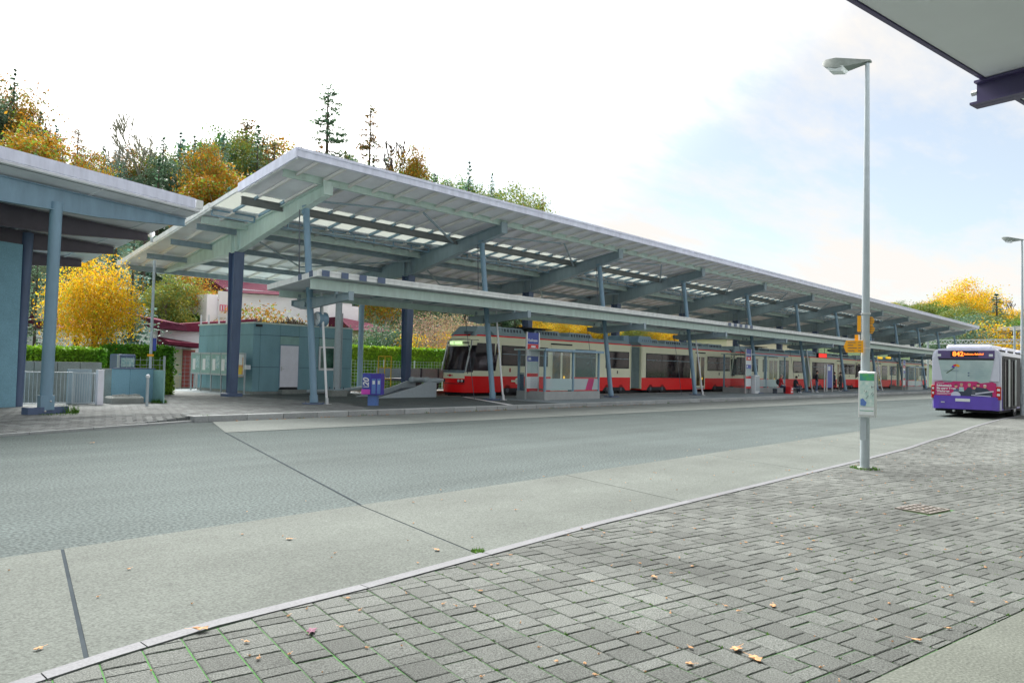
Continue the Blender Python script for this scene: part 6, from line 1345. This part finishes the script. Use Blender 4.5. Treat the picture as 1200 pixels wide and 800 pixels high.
def backing(x, y):      # broad crowns that close the wood just under its skyline
    g = ground_z(x, y); p = pix(x, y, g+8)
    if not (-60 < p[0] < 360): return
    h = min(20, (z_at(p[0], interp(SIL, p[0]), x, y)-g)*rnd.uniform(.74, .93))
    if h < 3: return
    lab, lf = rnd.choice((('green leaved tree', 'foliage_bluegreen'), ('grey green tree', 'foliage_dark'), ('grey green tree', 'foliage_dark'), ('grey green tree', 'foliage_dark'), ('green leaved tree', 'foliage_bluegreen'), ('olive leaved tree', 'foliage_olive'), ('rusty crowned tree', 'foliage_rust')))
    o = tree('dec%d' % rnd.randrange(4), x, y, g-.2, h, 10, lf, 'bark_pale', lab, 'broad trees under the skyline of the wood', wide=rnd.uniform(.75, 1.0), rz=rnd.uniform(0, 6)); PLACED.append((ROWN, lab, p[0], o))
for yb2 in (92, 102):
    x = 8; ROWN = 'among the broad trees %s the ridge' % ('just below' if yb2 < 100 else 'just behind')
    while x < 90: backing(x+rnd.uniform(-1, 1), yb2+rnd.uniform(-2, 2)); x += rnd.uniform(3.2, 4.8)
x = 9; ROWN = 'on the ridge of the wooded hillside'
while x < 150: forest(x, 98+rnd.uniform(-3, 3), True); x += rnd.uniform(2.0, 3.4)
number_labels()
# marked trees on the skyline
def sky_tree(px, py, y, kind, bh, leaf, bark, label, wide=1.): x = ony(px, py, y)[0]; g = ground_z(x, y); h = ony(px, py, y)[2]-g; tree(kind, x, y, g-.2, h+.2, bh, leaf, bark, label, wide=wide)
sky_tree(387, 97, 92, 'thin1', 14, 'foliage_dark', 'bark', 'tallest thin sparse pine rising alone above the big canopy', 1.5)
sky_tree(436, 120, 94, 'thin2', 14, 'foliage_rust', 'bark', 'second tall thin pine, right of the tallest one', 1.2)
sky_tree(475, 145, 95, 'bare1', 11, 'foliage_rust', 'bark', 'bare fan shaped tree above the canopy, right of the two thin pines', 1.)
sky_tree(486, 172, 90, 'dec1', 10, 'foliage_orange', 'bark', 'orange tree above the canopy below the bare fan tree', .5)
sky_tree(550, 190, 94, 'con1', 14, 'foliage_bluegreen', 'bark', 'pointed spruce standing alone above the middle of the canopy', 1.1)
sky_tree(577, 204, 94, 'con0', 14, 'foliage_dark', 'bark', 'smaller spruce right of the lone pointed spruce', .8)
sky_tree(605, 219, 90, 'dec2', 10, 'foliage_olive', 'bark', 'rounded olive tree above the canopy, last but one to the right', .9)
sky_tree(636, 232, 94, 'thin0', 14, 'foliage_rust', 'bark', 'sparse pale tree last in the row above the canopy', .8)
for i, (px, py, kd, lf, wd) in enumerate(((48, 132, 'con1', 'foliage_dark', 1.2), (66, 148, 'con0', 'foliage_bluegreen', 1.3), (92, 150, 'thin0', 'foliage_rust', 1.5), (122, 172, 'con2', 'foliage_dark', 1.3), (192, 162, 'con0', 'foliage_dark', 1.5), (212, 156, 'con2', 'foliage_bluegreen', 1.6), (228, 160, 'con1', 'foliage_dark', 1.4), (262, 158, 'con0', 'foliage_bluegreen', 1.4), (290, 138, 'thin0', 'foliage_rust', 1.9), (303, 148, 'con1', 'foliage_dark', 1.2), (322, 163, 'thin2', 'foliage_rust', 1.7), (374, 163, 'con2', 'foliage_rust', 1.3), (405, 178, 'con0', 'foliage_olive', 1.4), (418, 184, 'dec3', 'foliage_olive', .5), (458, 172, 'con1', 'foliage_rust', 1.1), (510, 205, 'con0', 'foliage_dark', 1.2), (525, 212, 'thin0', 'foliage_dark', 1.5))):
    sky_tree(px, py, 89+(i % 3)*4, kd, 10 if kd[0] == 'd' else 14, lf, 'bark', '%s skyline tree from the left, a %s one' % (ORD[i], {'con': 'pointed full', 'thi': 'thin sparse', 'dec': 'rounded'}[kd[:3]]), wd)
sky_tree(173, 122, 96, 'bare0', 11, 'foliage_rust', 'bark_pale', 'large bare tree with spreading crown on the left skyline', 1.15)
sky_tree(148, 140, 96, 'bare2', 11, 'foliage_rust', 'bark_pale', 'bare slender tree left of the large spreading one', .8)
sky_tree(243, 168, 80, 'dec1', 10, 'foliage_orange', 'bark_pale', 'bright orange and yellow tree above the gap between the canopies', .62)
sky_tree(108, 178, 80, 'dec3', 10, 'foliage_orange', 'bark', 'orange bush like tree just above the left canopy', .6)
sky_tree(32, 112, 90, 'dec0', 10, 'foliage_orange', 'bark_pale', 'tall orange tree at the left picture edge', .42)
sky_tree(18, 82, 92, 'con2', 14, 'foliage_dark', 'bark', 'tall spruce at the left picture edge', 1.0)
# hillside at the far right
for k in range(95):
    px = rnd.uniform(1040, 1260); y = rnd.choice([26, 32, 40, 50, 64]); x = ony(px, 400, y)[0]
    if not 150 < x < 420: continue
    g = ground_z(x, y); zt = z_at(px, interp(SIL, px)+6, x, y)-g; h = min(rnd.uniform(7, 12), zt)
    if h < 3: continue
    r = rnd.random(); hi = g > 9
    if hi and r < .55: kk, lf, lb = 'dec%d' % rnd.randrange(4), 'foliage_yellow', ('bright yellow tree on the far right hillside', 'yellow trees on the far right hillside')
    elif r < .7: kk, lf, lb = 'dec%d' % rnd.randrange(4), 'foliage_olive', ('olive tree on the far right hillside', 'olive trees on the far right hillside')
    else: kk, lf, lb = 'dec%d' % rnd.randrange(4), 'foliage_green', ('green tree low on the far right hillside', 'green trees on the far right hillside')
    o = tree(kk, x, y, g-.2, h, 10, lf, 'bark', lb[0], lb[1], wide=1.2); PLACED.append(({26: 'front', 32: 'second', 40: 'third', 50: 'fourth', 64: 'last'}[y]+' row of the far right hillside', lb[0].split(' tree')[0]+' tree', px, o))
number_labels()
def far_tree(px, py, y, kind, bh, leaf, label, wide=1.):
    x = ony(px, py, y)[0]; g = ground_z(x, y); h = ony(px, py, y)[2]-g; tree(kind, x, y, g-.2, h+.2, bh, leaf, 'bark', label, wide=wide)
far_tree(1133, 330, 42, 'big', 10, 'foliage_yellow', 'tallest bright yellow tree above the bus', 1.1)
far_tree(1112, 342, 42, 'big', 10, 'foliage_yellow', 'bright yellow tree left of the tallest yellow one above the bus', 1.1)
far_tree(1148, 348, 36, 'big', 10, 'foliage_yellow', 'golden tree between the tallest yellow tree and the dark spruce', 1.0)
far_tree(1168, 345, 28, 'con1', 14, 'foliage_bluegreen', 'dark pointed spruce above the bus at far right', 2.4)
far_tree(1183, 338, 36, 'bare1', 11, 'foliage_rust', 'thin bare tree right of the dark spruce', 1.0)
far_tree(1187, 362, 33, 'dec1', 10, 'foliage_yellow', 'small yellow tree right of the dark spruce', 1.1)
far_tree(1156, 381, 25, 'bush', 4, 'foliage_yellow', 'round golden bush above the bus roof', 1.1)
far_tree(1120, 372, 28, 'dec2', 10, 'foliage_dark', 'dark green tree below the yellow trees above the bus', 1.4)
far_tree(1142, 370, 28, 'dec0', 10, 'foliage_dark', 'dark green tree left below the spruce', 1.3)
far_tree(1190, 376, 24, 'dec0', 10, 'foliage_green', 'green tree at the right picture edge behind the gantry', 1.3)
# near background trees
x = ony(110, 360, 34)[0]; tree('hero', x, 34, .1, ony(103, 298, 34)[2]-.1, 5.6, 'foliage_yellow', 'bark', 'brilliant yellow rounded tree behind the left canopy posts', wide=.62)
def bg_tree(px, py, y, kind, bh, leaf, label, wide=1., bark='bark', g=None):
    p = ony(px, py, y); g = ground_z(p.x, y) if g is None else g; tree(kind, p.x, y, g, p.z-g, bh, leaf, bark, label, wide=wide)
bg_tree(158, 268, 42, 'con2', 14, 'foliage_bluegreen', 'dense blue green conifer right of the brilliant yellow tree', 1.35)
bg_tree(133, 300, 45, 'con0', 14, 'foliage_dark', 'dark conifer half hidden behind the brilliant yellow tree', 1.3)
bg_tree(45, 290, 44, 'thin0', 14, 'foliage_dark', 'grey green sparse conifer between the two left canopy posts', 1.2)
bg_tree(12, 300, 42, 'con1', 14, 'foliage_dark', 'dark conifer behind the service building', 1.3)
bg_tree(200, 322, 54, 'dec0', 10, 'foliage_olive', 'olive and gold tree under the big canopy left tip', 1.1)
bg_tree(228, 315, 56, 'dec2', 10, 'foliage_orange', 'orange tree behind the maroon roofed house', 1.0)
bg_tree(262, 330, 60, 'dec1', 10, 'foliage_green', 'green tree above the maroon tiled roof', 1.0)
bg_tree(338, 343, 43, 'leafy', 7, 'foliage_yellow', 'nearly bare tree with few yellow leaves behind the kiosk', 1.15)
bg_tree(378, 350, 44, 'leafy', 7, 'foliage_yellow', 'second nearly bare tree with yellow leaves behind the kiosk clock', 1.0)
bg_tree(297, 362, 50, 'bush', 4, 'foliage_orange', 'orange bush above the kiosk roof right of the big column', 1.2)
bg_tree(510, 362, 47, 'pink', 7, 'foliage_pink', 'pinkish brown twiggy tree left of the tram front', 1.15)
bg_tree(545, 372, 50, 'pink', 7, 'foliage_pink', 'dusky pink tree just behind the tram front roof', 1.0)
for i, (px, py, lf, lb) in enumerate(((487, 396, 'foliage_yellow', 'yellow bush on the bank left below the pink tree'), (525, 393, 'foliage_yellow', 'yellow bush on the bank right below the pink tree'), (545, 402, 'foliage_green', 'light green bush beside the tram windscreen'), (432, 399, 'foliage_green', 'small green bush in front of the white house'), (447, 385, 'foliage_dark', 'dark green bush at the white house corner'), (458, 390, 'foliage_dark', 'dark green bush right of the white house'))):
    bg_tree(px, py, 45+.3*i, 'bush', 4, lf, lb, 1.0)
for i, px in enumerate((628, 655, 680, 705, 742, 765, 790)):
    bg_tree(px, 372, 58, 'big', 10, 'foliage_yellow' if i != 4 else 'foliage_olive', ('first', 'second', 'third', 'fourth', 'fifth', 'sixth', 'last')[i]+' tree from the left in the yellow row seen over the tram roofs', 1.0)
bg_tree(850, 385, 56, 'big', 10, 'foliage_green', 'green tree seen between the canopies over the middle tram', 1.0)
def hedge(x0, x1, y0, y1, z0, z1, label, leaf='foliage_hedge', n=5000, lf=.07, seed=1):
    t = thing('hedge', ((x0+x1)/2, (y0+y1)/2, z0), label, 'hedge'); rnd = random.Random(seed); m = MB()
    m.box(x0+.1, x1-.1, y0+.1, y1-.1, z0, z1-.1, 0, .15); cr_ = m.build('hedge_core', leaf, t); m = MB(); A1, A2, A3 = (x1-x0)*(z1-z0), (x1-x0)*(y1-y0), (y1-y0)*(z1-z0)*2
    for k in range(n):
        r = rnd.random()*(A1+A2+A3); wob = .08*noise.noise(Vector((x0+k*.37, k*.11, 0)))+rnd.gauss(0, .05)
        if r < A1: c = (rnd.uniform(x0, x1), y0+.08+wob, rnd.uniform(z0, z1))
        elif r < A1+A2: c = (rnd.uniform(x0, x1), rnd.uniform(y0, y1), z1-.06+wob)
        else: c = (rnd.choice((x0, x1))+wob, rnd.uniform(y0, y1), rnd.uniform(z0, z1))
        leafquad(m, c, lf*rnd.uniform(.7, 1.4), rnd)
    m.build('hedge_foliage', leaf, t, kind='stuff')
hedge(ony(22, 420, 29)[0], ony(121, 420, 29)[0], 28.9, 29.9, ZP, ony(80, 408, 29)[2], 'clipped yellow green hedge above the pale wall at the left', n=9000, seed=2)
hedge(ony(128, 420, 32)[0], ony(206, 420, 32)[0], 32.2, 33.6, ZP, ony(160, 405, 32)[2], 'tall dense green hedge behind the mesh fence left of the kiosk', n=9000, seed=3)
hedge(ony(405, 420, 41.5)[0], ony(640, 420, 41.5)[0], 41.5, 43, -.1, ony(480, 408, 41.5)[2], 'long bright green hedge behind the siding and wagon', n=13000, lf=.12, seed=4)
hedge(ony(176, 370, 54)[0], ony(248, 370, 54)[0], 54, 56, ground_z(20, 54)-1, ony(200, 367, 54)[2], 'green hedge above the maroon roofed house on the slope', 'foliage_green', n=5000, lf=.14, seed=5)

# ------------------------------------------------------------------ houses
def window(m_, parent, x0, x1, y, z0, z1, frame='white_paint'):
    w = MB().box(x0, x1, y-.05, y+.02, z0, z1).build('window', frame, parent); MB().box(x0+.08, x1-.08, y-.06, y-.045, z0+.08, z1-.08).build('pane', 'glass_dark', w)
Yh = 45.0; hx = lambda px: ony(px, 400, Yh)[0]; hz = lambda px, py: ony(px, py, Yh)[2]
t = thing('white_house', (hx(200), Yh, 0), 'low white house with maroon tiled eaves and a red door left of the kiosk', 'house')
m = MB(); m.box(hx(176), hx(300), Yh, 53, -.2, hz(200, 383)); m.build('wall', 'white_wall', t)
m = MB(); m.box(hx(205), hx(229), Yh-.06, Yh-.01, -.1, hz(214, 409)); m.build('lower_wall', 'cream_wall', t)
m = MB(); m.hexa([(hx(172), Yh-.7, hz(176, 384)), (hx(213), Yh-.7, hz(213, 388)), (hx(213), Yh+6, hz(213, 388)), (hx(172), Yh+6, hz(176, 384)), (hx(172), Yh-.5, hz(176, 374)), (hx(213), Yh-.5, hz(213, 381)), (hx(213), Yh+6, hz(213, 381)+.8), (hx(172), Yh+6, hz(176, 374)+.8)]); m.build('roof', 'roof_tile', t)
m = MB(); m.hexa([(hx(213), Yh-.3, hz(213, 388)), (hx(300), Yh-.3, hz(250, 388)), (hx(300), Yh+5, hz(250, 388)), (hx(213), Yh+5, hz(213, 388)), (hx(213), Yh-.1, hz(213, 379)), (hx(300), Yh-.1, hz(250, 370)), (hx(300), Yh+5, hz(250, 370)), (hx(213), Yh+5, hz(213, 379))]); rf = m.build('roof', 'cladding_maroon', t)
for px in (232, 241, 253, 262): m = MB(); m.box(hx(px)-.05, hx(px)+.05, Yh-.34, Yh-.3, hz(px, 384), hz(px, 369)); m.build('snow_guard', 'paper', rf)
m = MB(); m.hexa([(hx(184), Yh-1.6, hz(184, 403)), (hx(225), Yh-1.6, hz(225, 408)), (hx(225), Yh, hz(225, 408)), (hx(184), Yh, hz(184, 403)), (hx(184), Yh-1.6, hz(184, 400)), (hx(225), Yh-1.6, hz(225, 403)), (hx(225), Yh, hz(225, 401)), (hx(184), Yh, hz(184, 394))]); m.build('porch_roof', 'cladding_maroon', t)
m = MB(); m.box(hx(214), hx(228), Yh-.12, Yh-.05, 0, hz(214, 410)); dr = m.build('door', 'door_red', t); m = MB(); m.box(hx(226)-.1, hx(226)+.03, Yh-.16, Yh-.12, .95, 1.1); m.build('handle', 'silver', dr)
m = MB(); m.tube((hx(185), Yh-.1, 1.9), (hx(185), Yh-.1, hz(185, 384)), .06); m.build('drainpipe', 'cladding_maroon', t)
Yb = 56.0; bx = lambda px: ony(px, 370, Yb)[0]; bz = lambda px, py: ony(px, py, Yb)[2]
t = thing('apartment_house', (bx(330), Yb, 2), 'large white house with broad maroon tiled roof behind the kiosk', 'house')
m = MB(); m.box(bx(265), bx(412), Yb, Yb+10, 1, bz(330, 343)); m.build('wall', 'white_wall', t)
m = MB(); m.hexa([(bx(262), Yb-.8, bz(265, 343)), (bx(420), Yb-.8, bz(400, 349)), (bx(420), Yb+12, bz(400, 349)), (bx(262), Yb+12, bz(265, 343)), (bx(262), Yb+3, bz(265, 322)), (bx(420), Yb+3, bz(400, 332)), (bx(420), Yb+8, bz(400, 332)), (bx(262), Yb+8, bz(265, 322))]); rf = m.build('roof', 'roof_tile', t)
for px in (306, 360): m = MB(); m.box(bx(px), bx(px)+.7, Yb+3, Yb+3.8, bz(px, 336), bz(px, 318)); m.build('chimney', 'cladding_maroon', rf)
t = thing('white_annex', (bx(252), 53, 2), 'small white block with a pink and white panel above the kiosk left end', 'building')
Yb = 53.0
m = MB(); m.box(bx(242), bx(262), Yb, Yb+4, 1, bz(250, 345)); m.build('wall', 'white_wall', t); m = MB(); m.box(bx(254), bx(270), Yb-.3, Yb-.05, bz(255, 372), bz(255, 341)); pn = m.build('balcony', 'white_paint', t)
m = MB(); m.box(bx(255), bx(267), Yb-.36, Yb-.3, bz(255, 364), bz(255, 357)); pk = m.build('pink_panel', 'tram_pink', pn)
for i in range(4): m = MB(); x = bx(255.5)+i*(bx(267)-bx(255))/4; m.box(x, x+.08, Yb-.39, Yb-.36, bz(255, 363.5), bz(255, 358)); m.build('panel_bar', 'paper', pn)
Yb = 50.0
t = thing('gable_house', (bx(430), Yb, 1), 'white house with maroon roof between the masts right of the kiosk', 'house')
m = MB(); m.box(bx(411), bx(446), Yb, Yb+9, 0, bz(430, 387)); m.build('wall', 'cream_wall', t); m = MB(); m.box(bx(405), bx(441), Yb+2.5, Yb+8, 0, bz(430, 357)); m.build('upper_wall', 'white_wall', t)
m = MB(); m.hexa([(bx(406), Yb-.8, bz(410, 387)), (bx(455), Yb-.8, bz(450, 389)), (bx(455), Yb+9, bz(450, 389)), (bx(406), Yb+9, bz(410, 387)), (bx(406), Yb+1.2, bz(410, 371)), (bx(443), Yb+1.2, bz(440, 378)), (bx(443), Yb+2.4, bz(440, 378)), (bx(406), Yb+2.4, bz(410, 371))]); m.build('roof', 'roof_tile', t)
for px in (416, 441): m = MB(); m.box(bx(px)-.12, bx(px)+.12, Yb-.15, Yb, bz(px, 401), bz(px, 398)); m.build('wall_lamp', 'black', t)
Yb = 52.0
t = thing('hidden_house', (bx(100), Yb, 1), 'white house wall glimpsed below the yellow tree', 'house'); m = MB(); m.box(bx(62), bx(127), Yb, Yb+7, 0, bz(100, 385)); m.build('wall', 'white_wall', t)
m = MB(); m.hexa([(bx(58), Yb-.6, bz(100, 386)), (bx(131), Yb-.6, bz(100, 386)), (bx(131), Yb+7.5, bz(100, 386)), (bx(58), Yb+7.5, bz(100, 386)), (bx(58), Yb+3, bz(100, 370)), (bx(131), Yb+3, bz(100, 370)), (bx(131), Yb+4, bz(100, 370)), (bx(58), Yb+4, bz(100, 370))]); m.build('roof', 'roof_tile', t); window(None, t, bx(85), bx(96), Yb, bz(85, 408), bz(85, 394))
Yb = 44.0
t = thing('yellow_house', (bx(890), Yb, 0), 'pale yellow flat building glimpsed over the middle tram', 'building')
m = MB(); m.box(bx(852), bx(935), Yb, Yb+6, 0, bz(890, 401)); m.build('wall', 'cream_wall', t); m = MB(); m.box(bx(852)-.4, bx(935)+.4, Yb-.4, Yb+6.4, bz(890, 401), bz(890, 401)+.25); m.build('roof', 'steel_dark', t)
for px in range(858, 932, 12): window(None, t, bx(px), bx(px)+1.6, Yb, 3.2, 4.6)
for i, (px, py, y, w, lb) in enumerate(((1068, 392, 40, 9, 'white house with red roof on the far slope, left one'), (1085, 389, 46, 9, 'white house with red roof on the far slope, middle one'), (1102, 396, 34, 8, 'white house with red roof on the far slope just above the bus'), (1192, 398, 27, 9, 'grey white house behind the gantry at the right edge'))):
    p = ony(px, py, y); g = min(ground_z(p.x, y), p.z-3); t = thing('far_house', (p.x, y, g), lb, 'house', 'houses on the far slope'); m = MB(); m.box(p.x-w/2, p.x+w/2, y-3.5, y+3.5, g-1, p.z); m.build('wall', 'white_wall', t)
    m = MB(); m.prism([(p.x-w/2-.5, y-4.2, p.z-.1), (p.x-w/2-.5, y+4.2, p.z-.1), (p.x-w/2-.5, y, p.z+2.6)], (w+1, 0, 0)); m.build('roof', 'roof_tile', t)
    for k in range(3):
        zz = p.z-1.9; w_ = MB().box(p.x-w/2-.05, p.x-w/2+.02, y-2.6+k*2, y-1.6+k*2, zz, zz+1.2).build('window', 'glass_dark', t)
# gantry and masts over the far tracks
t = thing('signal_gantry', (130, 24, 0), 'white lattice gantry spanning the tracks above the bus', 'gantry')
z0, z1 = 6.8, 7.4
m = MB(); m.bar((130, 17, z0), (130, 31, z0), .12, .12); m.bar((130, 17, z1), (130, 31, z1), .12, .12)
for k in range(20): y = 17+k*.7; m.bar((130, y, z0), (130, y+.35, z1), .07, .07); m.bar((130, y+.35, z1), (130, y+.7, z0), .07, .07)
m.build('lattice_beam', 'paper', t)
for y in (19.2, 30.6): m = MB(); m.tube((130, y, 0), (130, y, 9.2 if y < 20 else 7.6), .16); m.build('mast', 'galvanised', t)
for k, (px, zz) in enumerate(((1182, 11.5), (1192, 10.5))):
    y = 17.5-k*1.1; t = thing('catenary_mast', (132, y, 0), ('left', 'right')[k]+' grey catenary mast with bracket near the right picture edge', 'mast'); m = MB(); m.box(131.85, 132.15, y-.12, y+.12, 0, zz-1.5); m.build('shaft', 'galvanised', t)
    m = MB(); m.bar((132, y, zz-2), (132, y+2.2, zz-2), .09, .09); m.bar((132, y, zz-3.4), (132, y+2.2, zz-2), .07, .07); m.build('bracket', 'galvanised', t)
t = thing('signal_cabin', (150, 21, 0), 'flat white roofed cabin with dark windows at the right picture edge', 'building')
a, b_ = 16.0, 23.4; m = MB(); m.box(146, 154, a, b_, 0, 9.6); m.build('wall', 'galvanised', t); m = MB(); m.box(145.4, 154.5, a-.5, b_+.5, 9.6, 10.2); m.build('roof', 'white_paint', t)
for k in range(3): m = MB(); m.box(145.94, 146.0, a+.7+k*2.2, a+1.9+k*2.2, 8.2, 9.3); m.build('window', 'glass_dark', t)
